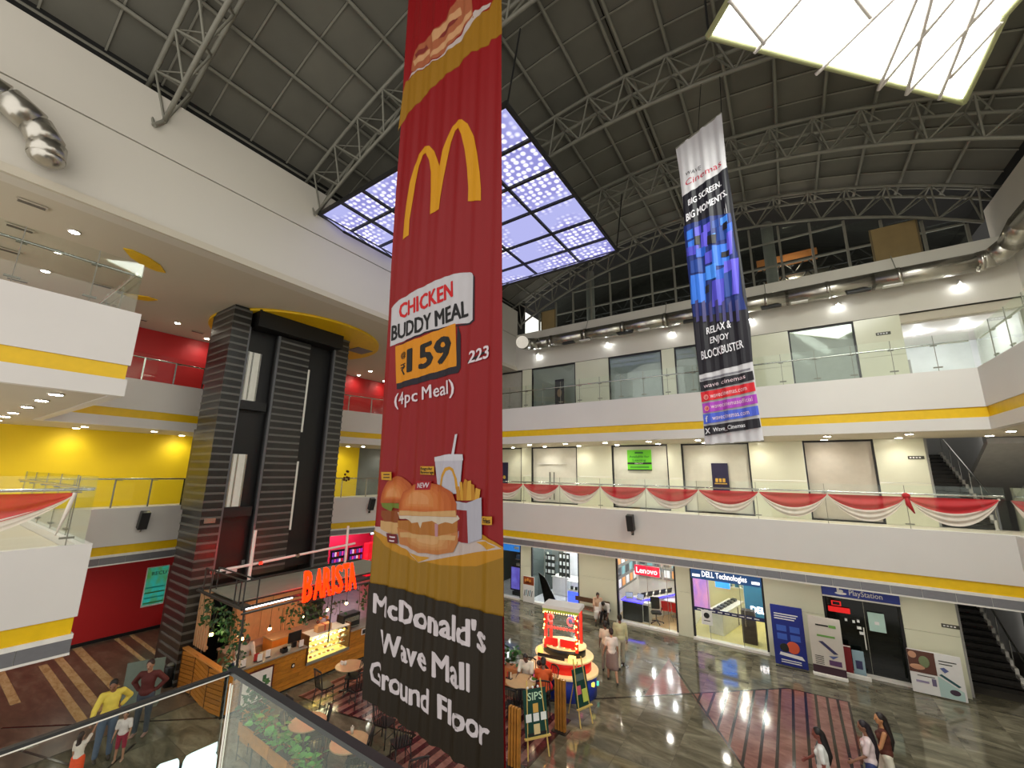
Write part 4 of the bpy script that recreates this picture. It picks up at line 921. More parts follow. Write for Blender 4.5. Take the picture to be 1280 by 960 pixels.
ctext('BLOCKBUSTER', [(877.5, 450.5), (930, 435), (928, 425), (876.5, 440)], 'text_white', (220, 218, 224), 0.02)
for a, col, rgb in (((875, 478), 'cine_black', (22, 20, 30)), ((876, 491), 'strip_red', (206, 26, 40)), ((878, 505), 'strip_purple', (164, 60, 180)), ((879, 518.5), 'strip_blue', (70, 92, 200)), ((880, 533), 'cine_black', (22, 20, 30))):
    x, y = a; w = 66+(y-478)*0.06; cart('printed_strip', [(x, y), (x+w, y-14+(y-478)*0.07), (x+w+2, y-3+(y-478)*0.08), (x+1.5, y+12)], col, rgb)
ctext('wavecinemas.com', [(888, 498), (934, 488), (933, 482.5), (888, 492.5)], 'text_pale2', (224, 200, 208), 0.0)
ctext('wavecinemasofficial', [(889, 511), (941, 501.5), (940, 496), (889, 505.5)], 'text_pale2', (224, 200, 208), 0.0)
ctext('wavecinemas.com', [(891, 525.5), (937, 518), (936, 512.5), (890.5, 520)], 'text_pale2', (224, 200, 208), 0.0)
ctext('Wave_Cinemas', [(892, 541), (932, 534.5), (931, 528.5), (891.5, 535)], 'text_white', (220, 218, 224), 0.01)
ctext('X', [(882, 543), (888.5, 542), (888, 535), (881.5, 536)], 'text_white', (220, 218, 224), 0.02); ctext('f', [(882.5, 528), (885.5, 527.5), (885, 520), (882, 520.5)], 'text_white', (220, 218, 224), 0.03)
for (x, y) in ((883, 497), (884, 511)): cart('printed_ring', ell(x, y, 3.1, 3.4, n=12), 'ring', (236, 150, 140)); cart('printed_ring', ell(x, y, 1.8, 2.0, n=10), 'ring_in', (190, 40, 70))
cart('printed_line', [(875.5, 474.5), (938, 460.5), (938, 463), (876, 477)], 'text_grey', (120, 118, 126))
ctext('wave cinemas', [(880, 486), (932, 473.5), (931.5, 468.5), (880, 481)], 'text_pale2', (224, 200, 208), 0.0)
cyl('rope', Lc[-1].lerp(Rc[-1], 0.5), (-1.0, 11.5, 18.3), 0.012, M_black, t, world=True); cyl('rope', Rc[-1], (-0.5, 11.5, 18.2), 0.012, M_black, t, world=True)
cyl('top_batten', Lc[-1], Rc[-1], 0.02, M_steel, t, world=True); cyl('bottom_batten', Lc[0], Rc[0], 0.02, M_steel, t, world=True)

# ================================================================== POSTERS ON THE UPPER FLOORS
def poster(label, x0, x1, y, z0, z1, m, cat='poster', rz=0, name='poster'):
    t = thing(name, label, cat, ((x0+x1)/2, y, z0), rz); rbox('sheet', (0, 0, (z1-z0)/2), (x1-x0, 0.02, z1-z0), m, t, 0.004); return t
def lab(t, s, x, z, w, h, m, y=-0.013, bold=0.01, cap=None):
    return quadtext('lettering', s, [(x, y, z), (x+w, y, z), (x+w, y, z+h), (x, y, z+h)], m, t, (0, -0.001, 0), bold, None, cap, world=False)
def bar(t, x, z, w, h, m, y=-0.012, name='printed_block'): return box(name, (x+w/2, y, z+h/2), (w, 0.004, h), m, t)
Mg = ink('poster_green', (106, 204, 44)); Mk = ink('k', (30, 34, 30)); Mw = ink('w', (226, 226, 224)); Mgr = ink('gr', (36, 110, 40))
p0 = aty(784, 588, W); p1 = aty(813, 562, W)
t = poster('green leasing poster on the pale cover sheet above the swags', p0.x, p1.x, W+0.1, p0.z, p1.z, Mg)
w = p1.x-p0.x; h = p1.z-p0.z
lab(t, 'Available for', -w/2+0.1, h*0.62, w-0.2, 0.11, Mgr, cap=0.7); lab(t, 'Leasing', -0.32, h*0.45, 0.64, 0.11, Mgr, cap=0.7); bar(t, -w/2, h*0.30, w, h*0.09, Mk); lab(t, 'CONTACT', -0.22, h*0.31, 0.4, 0.06, Mw, y=-0.016); bar(t, -w/2, 0, w, h*0.05, Mk); bar(t, -0.2, h*0.82, 0.4, h*0.08, Mgr); bar(t, -0.45, h*0.14, 0.9, h*0.05, Mgr)
p0 = aty(891, 612, W); p1 = aty(909, 579, W)
t = poster('dark navy poster with a gold emblem behind the swags of the middle gallery', p0.x, p1.x, W+0.1, p0.z-0.1, p1.z, ink('navy', (38, 34, 64)))
for k in range(3): bar(t, -0.2+0.14*k, 0.42, 0.1, 0.16, ink('gold3', (214, 170, 70)), name='gold_emblem')
bar(t, -0.24, 0.34, 0.48, 0.04, ink('gold3', (214, 170, 70)), name='gold_emblem')
p1 = aty(634, 578, W); p0 = aty(625, 604, W)
t = poster('dark navy poster half hidden behind the edge of the red banner, middle gallery', p0.x-0.3, p1.x, W+0.1, p0.z, p1.z, ink('navy', (38, 34, 64))); ball('badge', (0.15, -0.02, 0.35), (0.1, 0.01, 0.1), ink('gold3', (214, 170, 70)), t)
p1 = aty(705, 474, 19.4); p0 = aty(694, 512, 19.4)
t = thing('standee', 'narrow dark standee on the top gallery behind the glass railing', 'standee', ((p0.x+p1.x)/2, 19.4, 9.75)); hh = p1.z-9.75
rbox('board', (0, 0, hh/2+0.02), (p1.x-p0.x, 0.04, hh), ink('navy2', (30, 30, 36)), t, 0.01); box('foot', (0, 0, 0.02), (0.6, 0.35, 0.04), M_steel, t); ball('picture', (0, -0.022, hh*0.62), (0.14, 0.006, 0.22), ink('tan', (126, 104, 80)), t)
for (x, y, z0, l) in ((1104, 417, 0, 'small grey sign plate beside the open unit on the top gallery'), (1145, 572, 0, 'small black sign plate beside the stairs on the middle gallery'), (1188, 783, 0, 'small black sign plate beside the stairs on the ground floor')):
    p = aty(x, y, W); t = thing('sign_plate', l, 'sign', (p.x, W-0.01, p.z)); rbox('plate', (0, 0, 0), (0.42, 0.02, 0.11), ink('plate', (70, 70, 60)), t, 0.004)
    for k in range(4): bar(t, -0.17+0.08*k, -0.02, 0.05, 0.04, Mw, name='character')
p = atx(195, 733, XL)
t = thing('wall_poster', 'glowing teal poster with green scenery on the red wall', 'poster', (XL+0.04, 7.06, 0.98), PI/2)
rbox('frame', (0, 0.0, 0.76), (0.76, 0.05, 1.56), M_trimw, t, 0.01); box('picture', (0, -0.03, 0.78), (0.7, 0.008, 1.46), mat('teal_glow', (30, 140, 134), 0.4, emit=0.26, var=0.3, scale=3, rgb2=(60, 110, 50)), t)
quadtext('lettering', 'RECU', [(-0.2, -0.036, 1.2), (0.3, -0.036, 1.2), (0.3, -0.036, 1.34), (-0.2, -0.036, 1.34)], Mw, t, (0, 0, 0), 0.02, world=False)
for k in range(4): box('printed_band', (0, -0.035, 0.12+0.2*k), (0.66, 0.004, 0.05), ink('band%d' % (k % 2), (40, 170, 160) if k % 2 else (70, 120, 50)), t)
p = atx(200, 775, XL)
t = thing('fire_extinguisher', 'small red fire extinguisher on the red wall beside the lift', 'extinguisher', (XL+0.14, 7.55, 0.1))
MB().lathe((0, 0, 0), [(0.07, 0), (0.085, 0.03), (0.085, 0.42), (0.04, 0.5), (0.02, 0.54)], 14).build('cylinder', mat('extinguisher_red', (190, 20, 20), 0.3), t); MB().tube([(0.02, 0, 0.54), (0.1, 0, 0.5), (0.12, 0, 0.2)], 0.012, 6).build('hose', M_black, t); box('label_plate', (0.085, 0, 0.25), (0.01, 0.09, 0.12), M_wink, t)
# little ornament on the yellow wall right of the lift
p = atx(437, 595, -19.2)
t = thing('flower_garland', 'small dark red flower garland tied to the railing right of the lift', 'garland', (p.x-0.2, p.y, p.z))
for i in range(9): ball('flower', (random.uniform(-.05, .05), random.uniform(-.18, .18), random.uniform(-.25, .25)), 0.06, mat('dark_petal', (88, 40, 20), 0.7), t)
# ================================================================== SHOPS BEHIND THE FAR WALL, GROUND FLOOR
def shop(n, x0, x1, fl, wall, ceil_e, depth=4.5, dim=(222, 224, 228), ecol=(250, 252, 255)):
    def sb(nm, c, dd, m): o = box(nm, c, dd, m); o['kind'] = 'structure'
    sb('floor', ((x0+x1)/2, W+0.1+depth/2, -0.01), (x1-x0+0.6, depth, 0.03), fl); sb('wall_back', ((x0+x1)/2, W+depth, 1.67), (x1-x0+0.6, 0.1, 3.34), wall)
    for x in (x0-0.33, x1+0.33): sb('wall_side', (x, W+0.3+depth/2, 1.67), (0.08, depth-0.4, 3.34), wall)
    sb('ceiling', ((x0+x1)/2, W+0.3+depth/2, 3.31), (x1-x0+0.6, depth-0.4, 0.04), M_white)
    if ceil_e:
        for k in range(3):
            l = thing('ceiling_light', '%s light row from the front in the %s' % (ordn(k), n), 'ceiling light', ((x0+x1)/2, W+0.9+k*1.3, 3.26)); [box('diffuser', ((q-1)*(x1-x0)*0.3, 0, 0), (0.14, 0.14, 0.02), emat('panel_glow', (250, 252, 255), 7), l) for q in range(3)]
            [lampobj('POINT', 'lamp', l, ((q-1)*(x1-x0)*0.3, 0, -0.06), ceil_e*0.36, [c/255 for c in ecol], shadow_soft_size=0.06) for q in range(3)]
    return None
Mfw = mat('shop_floor_wood', (196, 168, 120), 0.3, var=0.1, scale=4); Mfl = mat('shop_floor_pale', (200, 198, 204), 0.12); Mwal = mat('shop_wall_white', (222, 222, 226), 0.5); Mfy = mat('shop_floor_cream', (226, 214, 150), 0.2)
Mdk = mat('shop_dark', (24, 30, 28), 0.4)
shop('dark electronics shop at the far left', -15.3, -12.65, Mfl, mat('shop_wall_dark', (50, 60, 56), 0.5), 4)
shop('white phone shop left of the bench', -12.0, -9.2, Mfl, Mwal, 42)
shop('laptop shop with the red sign', -7.3, -4.6, Mfw, Mwal, 20)
shop('computer shop with the glass doors', -4.0, -1.3, Mfy, mat('shop_wall_cream', (224, 216, 176), 0.5), 18, ecol=(255, 250, 225))
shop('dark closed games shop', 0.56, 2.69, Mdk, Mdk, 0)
def front(n, x0, x1, joints, glass=M_glassd, sill=True):
    d = sthing('window_%d' % n); box('jamb', (x0+0.04, W+0.1, 1.65), (0.07, 0.14, 3.3), M_steeld, d); box('jamb', (x1-0.04, W+0.1, 1.65), (0.07, 0.14, 3.3), M_steeld, d)
    if sill: box('threshold', ((x0+x1)/2, W+0.02, 0.04), (x1-x0, 0.3, 0.08), M_trimw, d)
    xs = [x0+0.08]+joints+[x1-0.08]
    for i in range(len(xs)-1): box('glass_pane', ((xs[i]+xs[i+1])/2, W+0.06, 1.6), (xs[i+1]-xs[i]-0.012, 0.012, 3.1), glass, d)
    for x in joints: box('glass_joint', (x, W+0.06, 1.6), (0.016, 0.03, 3.1), M_steel, d)
    return d
# far left dark shop
d = front(2, -15.3, -12.65, [-14.0])
t = thing('shop_sign', 'blue sign strip over the dark electronics shop beside the red banner', 'sign', (-14.0, W+0.3, 2.35)); box('panel', (0, 0, 0.18), (2.5, 0.06, 0.36), emat('blue_sign', (40, 110, 190), 0.35), t); box('picture', (0.9, -0.035, 0.2), (0.3, 0.01, 0.14), Mw, t)
p = aty(640, 736, 20.6); t = thing('display_screen', 'violet glowing display screen in the dark electronics shop', 'screen', (-13.1, 20.7, 0.01)); rbox('bezel', (0, 0, 0.85), (1.3, 0.08, 1.3), M_black, t, 0.02); box('picture', (0, -0.045, 0.85), (1.16, 0.006, 1.14), mat('violet_glow', (60, 40, 120), 0.4, emit=0.5, var=0.3, scale=2, rgb2=(90, 90, 170)), t); box('foot', (0, 0, 0.1), (0.8, 0.4, 0.2), M_black, t)
t = thing('shelf_unit', 'dim shelf of boxed goods in the dark electronics shop', 'shelf', (-13.5, 22.8, 0)); box('back_panel', (0, 0.2, 1.3), (2.4, 0.05, 2.6), Mdk, t)
for k in range(5): box('shelf', (0, 0, 0.4+0.5*k), (2.4, 0.4, 0.03), M_steel, t); [box('carton', (-1.0+0.42*i, -0.05, 0.54+0.5*k), (0.3, 0.2, 0.24), mat('carton%d' % ((i+k) % 3), [(150, 60, 50), (190, 180, 160), (60, 90, 120)][(i+k) % 3], 0.6), t) for i in range(5)]
# white phone shop
d = front(3, -12.0, -9.2, [-11.2, -9.95])
p = [aty(x, y, W+0.02) for x, y in ((673, 716), (681, 722), (697, 757), (681, 754))]
t = thing('glass_door', 'dark open door leaf of the white phone shop', 'door', (p[3].x, W+0.02, 0.1)); MB().add([q-Vector(t.location)+Vector((0, e, 0)) for e in (0, 0.06) for q in p], [(0, 3, 2, 1), (4, 5, 6, 7), (0, 1, 5, 4), (1, 2, 6, 5), (2, 3, 7, 6), (3, 0, 4, 7)]).build('leaf', M_blackg, t)
for i, (xa, xb, ya, yb, l) in enumerate(((675, 694, 694, 716, 'black and white patterned poster left of the pillar in the white phone shop'), (699, 712, 692, 726, 'tall black display board with rows of white handsets in the phone shop'))):
    a = aty(xa, yb, 22.2); b = aty(xb, ya, 22.2); t = thing('display_board', l, 'display', ((a.x+b.x)/2, 22.2, a.z)); w = b.x-a.x; h = b.z-a.z
    box('board', (0, 0, h/2), (w, 0.05, h), Mk, t)
    nr = 4 if i else 3
    for r in range(nr):
        for c in range(4 if i == 0 else 3):
            box('printed_block', (-w/2+w*(c+0.5)/(4 if i == 0 else 3), -0.03, h*(r+0.5)/nr), (w*0.16, 0.012, h/nr*0.5), Mw, t)
    box('hanging_bracket', (0, 0.03, h+0.05), (0.1, 0.04, 0.12), M_trimw, t)
t = thing('display_counter', 'long white angled counter in the white phone shop', 'counter', (-10.7, 22.4, 0)); rbox('base', (0, 0, 0.45), (2.2, 0.7, 0.9), M_trimw, t, 0.02); rbox('top', (0, 0, 0.93), (2.3, 0.8, 0.05), M_white, t, 0.015)
for k in range(4): box('drawer', (-0.8+0.53*k, -0.36, 0.5), (0.5, 0.02, 0.7), M_white, t)
t = thing('display_case', 'blue lit glass display case at the right of the phone shop', 'display', (-9.75, 20.9, 0)); box('base', (0, 0, 0.35), (0.8, 0.5, 0.7), mat('blue_glow', (60, 80, 235), 0.4, emit=0.8), t); box('shelf', (0, 0, 0.75), (0.85, 0.55, 0.05), M_trimw, t); box('top', (0, 0, 1.2), (0.85, 0.55, 0.03), M_trimw, t)
for s in (-1, 1): box('side', (s*0.41, 0, 0.98), (0.02, 0.5, 0.45), M_glassd, t)
for k in range(3): box('box', (-0.25+0.25*k, -0.05, 0.85), (0.12, 0.1, 0.15), Mk, t)
p = aty(666, 762, W-0.12)
t = thing('standee', 'small white standee with brown food photo and blue shapes by the phone shop', 'standee', (-12.05, W-0.12, 0)); a = aty(659, 720, W-0.12); b = aty(673, 720, W-0.12); w = b.x-a.x; hh = a.z
rbox('board', (0, 0, hh/2), (w, 0.04, hh), Mw, t, 0.01); bar(t, -w/2+0.02, hh-0.42, w-0.04, 0.4, ink('brownpic', (140, 66, 30)), y=-0.022); [ball('picture_blob', (-w/2+0.15+0.14*k, -0.025, hh-0.22+0.05*(k % 2)), (0.06, 0.006, 0.08), ink('foodpic', (214, 140, 60)), t) for k in range(3)]
for k in range(5): box('printed_shape', (-w/2+0.1+0.11*k, -0.023, 0.45+0.03*(k % 2)), (0.045, 0.004, 0.3), ink('tealpic%d' % (k % 2), (40, 130, 150) if k % 2 else (70, 80, 90)), t, rot=(0, 0.2, 0))
bar(t, -0.2, 0.95, 0.4, 0.05, ink('redline', (170, 60, 50)), y=-0.022); box('foot', (0, 0.1, 0.01), (w*0.8, 0.3, 0.02), M_steel, t)
# bench
t = thing('bench', 'low dark wooden bench against the cream wall left of the laptop shop', 'bench', (-8.45, 19.55, 0))
for k in range(4): rbox('seat_slat', (0, -0.18+0.12*k, 0.44), (1.75, 0.1, 0.035), mat('bench_wood', (92, 64, 42), 0.5), t, 0.008)
for s in (-0.75, 0.75): box('leg', (s, -0.12, 0.21), (0.07, 0.07, 0.42), mat('bench_leg', (70, 46, 30), 0.5), t); box('leg', (s, 0.16, 0.21), (0.07, 0.07, 0.42), mat('bench_leg', (70, 46, 30), 0.5), t)
box('backrest', (0, 0.25, 0.72), (1.75, 0.04, 0.2), mat('bench_wood', (92, 64, 42), 0.5), t); box('metal_edge', (0, -0.245, 0.445), (1.75, 0.01, 0.03), M_chrome, t)
# laptop shop
d = front(4, -7.3, -4.6, [-5.85, -5.0])
a = aty(792.5, 712, W+0.3); b = aty(824, 703, W+0.3)
t = thing('shop_sign', 'small red glowing sign with white lettering over the laptop shop', 'sign', (-6.2, W+0.32, 2.12)); x0 = aty(793, 705, W+0.32).x; x1 = aty(824, 710, W+0.32).x; w = x1-x0
t.location.x = (x0+x1)/2; rbox('panel', (0, 0, 0.2), (w, 0.06, 0.42), emat('red_sign', (226, 24, 60), 0.42), t, 0.01)
quadtext('lettering', 'Lenovo', [(-w*0.43, -0.033, 0.08), (w*0.42, -0.033, 0.08), (w*0.42, -0.033, 0.33), (-w*0.43, -0.033, 0.33)], emat('white_sign', (255, 250, 250), 0.5), t, (0, -0.002, 0), 0.02, world=False); cyl('hanger', (0, 0, 0.4), (0, 0, 0.9), 0.01, M_steel, t)
Mvio = mat('violet_edge', (70, 60, 255), 0.4, emit=1.1)
t = thing('display_counter', 'violet edged dark counter with laptops at the left of the laptop shop', 'counter', (-6.75, 20.75, 0)); rbox('base', (0, 0, 0.4), (0.9, 0.55, 0.8), M_black, t, 0.01); rbox('top', (0, 0, 0.84), (1.0, 0.65, 0.05), Mvio, t, 0.01); box('pedestal', (0.62, 0.0, 0.42), (0.3, 0.35, 0.84), M_trimw, t); box('pedestal_face', (0.62, -0.18, 0.4), (0.24, 0.01, 0.7), M_black, t)
t = thing('display_counter', 'slanting violet edged counter with open laptops further inside the laptop shop', 'counter', (-6.1, 22.1, 0), 1.1); rbox('base', (0, 0, 0.42), (2.4, 0.6, 0.84), M_trimw, t, 0.01); rbox('top', (0, 0, 0.87), (2.5, 0.7, 0.05), M_white, t, 0.01); box('violet_strip', (0, -0.36, 0.86), (2.5, 0.015, 0.06), Mvio, t)
def laptop(x, y, z, rz, label):
    t = thing('laptop', label, 'laptop', (x, y, z), rz, 'laptops in the laptop shop'); rbox('base', (0, 0, 0.012), (0.34, 0.24, 0.02), M_steel, t, 0.005); o = rbox('screen', (0, 0.14, 0.13), (0.34, 0.015, 0.23), M_black, t, 0.005); o.rotation_euler = (-0.25, 0, 0); o = box('display', (0, 0.13, 0.13), (0.31, 0.004, 0.2), mat('screen_glow', (150, 160, 175), 0.3, emit=0.2), t); o.rotation_euler = (-0.25, 0, 0)
for k in range(5):
    dx = (-0.95+0.46*k); laptop(-6.1+dx*math.cos(1.1), 22.1+dx*math.sin(1.1), 0.895, 1.1+PI, '%s open laptop from the front on the slanting counter' % ordn(k))
laptop(-6.95, 20.8, 0.865, 0.4, 'open laptop at the left end of the violet edged dark counter'); laptop(-6.5, 20.85, 0.865, -0.2, 'open laptop at the right end of the violet edged dark counter')
for i, (x, y) in enumerate(((-7.45, 22.0), (-6.9, 24.3), (-5.6, 24.3))):
    t = thing('wall_display', '%s wall display of pictures in the laptop shop, counted from the left' % ordn(i), 'display', (x, y, 1.2), PI/2 if i == 0 else 0)
    W_ = 3.0 if i == 0 else 1.2; box('panel', (0, 0, 0.8), (W_, 0.06, 1.7), mat('display_grey', (120, 124, 124), 0.5), t)
    for r in range(3):
        for c in range(5 if i == 0 else 3): box('picture', (-W_/2+W_*(c+0.5)/(5 if i == 0 else 3), -0.04, 0.25+0.53*r), (W_/(5 if i == 0 else 3)*0.7, 0.02, 0.36), mat('pic%d' % ((r+c*2) % 4), [(226, 226, 232), (60, 64, 70), (220, 150, 90), (110, 160, 170)][(r+c*2) % 4], 0.5, emit=0.15), t)
# office chair
t = thing('office_chair', 'black swivel office chair beside the violet counter in the laptop shop', 'chair', (-5.75, 20.85, 0), 0.4); rbox('seat', (0, 0, 0.46), (0.46, 0.46, 0.08), M_black, t, 0.03); rbox('backrest', (0, 0.24, 0.8), (0.42, 0.06, 0.52), M_black, t, 0.03); cyl('gas_lift', (0, 0, 0.1), (0, 0, 0.44), 0.03, M_steel, t)
for k in range(5): a = k*2*PI/5; cyl('base_arm', (0, 0, 0.12), (math.cos(a)*0.3, math.sin(a)*0.3, 0.06), 0.02, M_black, t); ball('castor', (math.cos(a)*0.3, math.sin(a)*0.3, 0.03), 0.03, M_black, t)
for s in (-1, 1): MB().tube([(s*0.24, 0.1, 0.48), (s*0.27, 0.1, 0.66), (s*0.27, -0.12, 0.68)], 0.018, 6).build('armrest', M_black, t)
t = thing('meeting_table', 'white square table between red chairs in the laptop shop', 'table', (-5.2, 22.3, 0)); rbox('tabletop', (0, 0, 0.74), (0.95, 0.8, 0.035), M_white, t, 0.01); cyl('pedestal', (0, 0, 0.02), (0, 0, 0.73), 0.04, M_chrome, t); MB().lathe((0, 0, 0), [(0.26, 0), (0.24, 0.02)], 20).build('base', M_chrome, t)
Mrc = mat('red_shell', (206, 22, 30), 0.35)
rcp = [(-5.45, 21.6, 0.1, 'red shell chair at the front left of the white table'), (-4.95, 21.6, -0.1, 'red shell chair at the front right of the white table'), (-5.5, 23.05, PI, 'red shell chair behind the white table'), (-4.85, 22.95, 2.9, 'red shell chair at the right side of the white table')]
r0 = None
for x, y, rz, l in rcp:
    if r0 is None:
        t = r0 = thing('shell_chair', l, 'chair', (x, y, 0), rz+PI, 'red shell chairs')
        rbox('seat', (0, 0, 0.45), (0.42, 0.4, 0.04), Mrc, t, 0.02); o = rbox('backrest', (0, 0.2, 0.66), (0.42, 0.03, 0.4), Mrc, t, 0.014); o.rotation_euler = (-0.15, 0, 0)
        for sx in (-1, 1):
            for sy in (-1, 1): cyl('leg', (sx*0.12, sy*0.12, 0.44), (sx*0.2, sy*0.2, 0), 0.012, M_chrome, t)
    else: dup(r0, (x, y, 0), rz+PI, l)
# computer shop
d = front(5, -4.0, -1.3, [-3.35, -2.15])
for x in (-2.27, -2.03): cyl('handle', (x, W, 0.85), (x, W, 1.5), 0.018, M_chrome, d)
t = thing('shop_sign', 'navy sign band with white lettering across the top of the computer shop', 'sign', (-2.65, W-0.02, 2.42)); rbox('panel', (0, 0, 0.22), (2.6, 0.05, 0.52), emat('navy_sign', (28, 62, 104), 0.3), t, 0.01); Mws = emat('white_sign', (255, 250, 250), 0.5)
quadtext('lettering', 'DELL Technologies', [(-0.86, -0.028, 0.08), (0.8, -0.028, 0.08), (0.8, -0.028, 0.3), (-0.86, -0.028, 0.3)], Mws, t, (0, -0.002, 0), 0.015, None, 0.7, 0.0, False); bar(t, -1.24, 0.05, 0.3, 0.1, Mws, y=-0.03); bar(t, 0.96, 0.05, 0.28, 0.1, Mws, y=-0.03)
t = thing('door_strip', 'navy strip with small white lettering across the glass doors of the computer shop', 'sign', (-2.65, W+0.03, 1.18)); box('strip', (0, 0, 0), (2.55, 0.012, 0.14), ink('navy_strip', (30, 34, 80)), t)
for k in range(9): bar(t, -1.15+0.26*k, -0.02, 0.17, 0.035, Mw, y=-0.008)
t = thing('door_notice', 'white notice with black lettering on the left glass pane of the computer shop', 'notice', (-3.45, W+0.02, 0.62)); box('sheet', (0, 0, 0.28), (0.42, 0.006, 0.56), Mw, t); MB().lathe((0, 0, 0), [(0.11, 0), (0.11, 0.02)], 16).build('dark_roundel', Mk, t).matrix_local = Matrix.Translation((0, -0.005, 0.36))@Matrix.Rotation(PI/2, 4, 'X'); bar(t, -0.12, 0.14, 0.24, 0.03, Mk, y=-0.006)
t = thing('display_counter', 'long cream counter with devices inside the computer shop', 'counter', (-3.0, 22.3, 0), 1.35); rbox('base', (0, 0, 0.42), (2.6, 0.6, 0.84), M_trimw, t, 0.01); rbox('top', (0, 0, 0.87), (2.7, 0.7, 0.05), M_white, t, 0.01)
for k in range(6): box('device', (-1.1+0.42*k, 0, 0.95), (0.28, 0.2, 0.1), M_black, t)
t = thing('wall_display', 'tall pink and violet picture panel at the left inside the computer shop', 'display', (-3.85, 21.2, 0.9)); box('panel', (0, 0, 0.9), (0.7, 0.06, 1.8), mat('pink_picture', (226, 150, 200), 0.5, emit=0.22, var=0.3, scale=2, rgb2=(160, 120, 220)), t); box('frame', (0, 0.04, 0.9), (0.76, 0.03, 1.86), M_trimw, t)
t = thing('wall_display', 'bright blue picture panel beside the pink one in the computer shop', 'display', (-3.15, 22.9, 1.5)); box('panel', (0, 0, 0.55), (0.6, 0.06, 1.1), mat('blue_picture', (40, 130, 250), 0.5, emit=0.45), t); box('frame', (0, 0.04, 0.55), (0.66, 0.03, 1.16), M_trimw, t)
t = thing('wall_display', 'large blue panel with a ring logo at the right inside the computer shop', 'display', (-1.65, 21.6, 0.75)); box('panel', (0, 0, 0.95), (1.0, 0.06, 1.9), mat('teal_panel', (40, 120, 160), 0.5, emit=0.1), t); quadtext('lettering', 'DELL', [(-0.3, -0.035, 0.25), (0.4, -0.035, 0.25), (0.4, -0.035, 0.5), (-0.3, -0.035, 0.5)], Mws, t, (0, -0.002, 0), 0.03, None, None, 0.01, False); box('frame', (0, 0.04, 0.95), (1.06, 0.03, 1.96), M_trimw, t)
t = thing('dark_cabinet', 'small dark brown cabinet in front of the blue panel in the computer shop', 'cabinet', (-2.0, 20.9, 0.0)); rbox('body', (0, 0, 0.62), (0.5, 0.4, 1.24), mat('dark_brown', (64, 50, 42), 0.5), t, 0.01); box('door_line', (0, -0.205, 0.62), (0.01, 0.01, 1.1), M_black, t)
for i in range(2): t = thing('wall_shelf', '%s white wall shelf above the cream counter of the computer shop' % ('upper', 'lower')[i], 'shelf', (-2.4, 24.3, 2.0-0.7*i), 0, 'computer shop wall shelves'); box('board', (0, 0, 0), (1.6, 0.25, 0.04), M_trimw, t); [box('box', (-0.6+0.3*k, 0, 0.1), (0.16, 0.15, 0.16), mat('teal_box', (30, 100, 120), 0.5), t) for k in range(5)]
# games shop
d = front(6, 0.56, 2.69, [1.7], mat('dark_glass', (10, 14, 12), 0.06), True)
cyl('handle', (1.62, W, 0.85), (1.62, W, 1.55), 0.018, M_trimw, d)
t = thing('shop_sign', 'blue sign band with a white emblem above the closed dark shop', 'sign', (1.63, W-0.02, 2.45)); rbox('panel', (0, 0, 0.2), (2.13, 0.05, 0.36), ink('ps_blue', (52, 66, 150)), t, 0.01); box('lower_edge', (0, -0.005, 0.0), (2.13, 0.05, 0.05), M_trimw, t)
quadtext('lettering', 'PlayStation', [(-0.28, -0.028, 0.12), (0.62, -0.028, 0.12), (0.62, -0.028, 0.3), (-0.28, -0.028, 0.3)], Mw, t, (0, -0.002, 0), 0.01, None, 0.7, 0.0, False); bar(t, -0.62, 0.16, 0.07, 0.15, Mw, y=-0.028, name='emblem'); ball('emblem', (-0.52, -0.028, 0.14), (0.17, 0.004, 0.045), Mw, t); ball('emblem', (-0.5, -0.028, 0.22), (0.06, 0.004, 0.05), Mw, t)
Mrg = mat('red_dim_glow', (176, 18, 18), 0.5, emit=0.35)
t = thing('neon_sign', 'dim red boxed sign inside the closed dark shop window', 'sign', (1.0, W-0.03, 2.02)); rbox('strip', (0, 0, 0), (0.62, 0.02, 0.18), Mrg, t, 0.01); bar(t, -0.2, 0.13, 0.28, 0.16, Mrg, y=0); bar(t, -0.16, 0.16, 0.2, 0.1, M_blackg, y=-0.006)
t = thing('door_notice', 'pale square notice on the dark glass door of the closed shop', 'notice', (2.0, W-0.03, 1.5)); box('sheet', (0, 0, 0.3), (0.44, 0.01, 0.6), ink('pale_teal', (176, 206, 196)), t); bar(t, -0.06, 0.22, 0.12, 0.1, Mw, y=-0.008)
for i, (x, z) in enumerate(((1.16, 1.72), (1.37, 1.7), (1.5, 1.74), (1.5, 1.52), (1.55, 1.36))):
    t = thing('sticker', '%s little white sticker from the left on the dark glass of the closed shop' % ordn(i), 'sticker', (x, W+0.045, z), 0, 'stickers on the closed shop glass'); box('sheet', (0, -0.06, 0), (0.07+0.05*(i > 2), 0.006, 0.09), Mw, t)
# boards leaning in front of the wall
def board(label, xa, xb, y, z1, col, name='standee', lean=0.0, cat='standee'):
    t = thing(name, label, cat, ((xa+xb)/2, y, 0)); o = rbox('board', (0, 0, z1/2+0.03), (xb-xa, 0.04, z1), col, t, 0.01); return t, xb-xa, z1
t, w, h = board('dark blue standee with a laptop picture in front of the cream wall', -1.1, -0.12, 19.25, 2.0, ink('standee_blue', (28, 42, 128)))
for sx in (-0.3, 0.3): box('frame_leg', (sx, 0.12, 0.1), (0.03, 0.4, 0.03), M_black, t)
box('frame_rail', (0, -0.15, 0.015), (w, 0.03, 0.03), M_black, t)
for k in range(3): bar(t, -w/2+0.1, 1.72-0.08*k, w-0.25-0.06*k, 0.035, Mw, y=-0.023)
for r in range(2):
    for c in range(2): bar(t, -w/2+0.14+0.4*c, 1.16-0.28*r, 0.3, 0.2, ink('standee_light', (62, 96, 190)), y=-0.023)
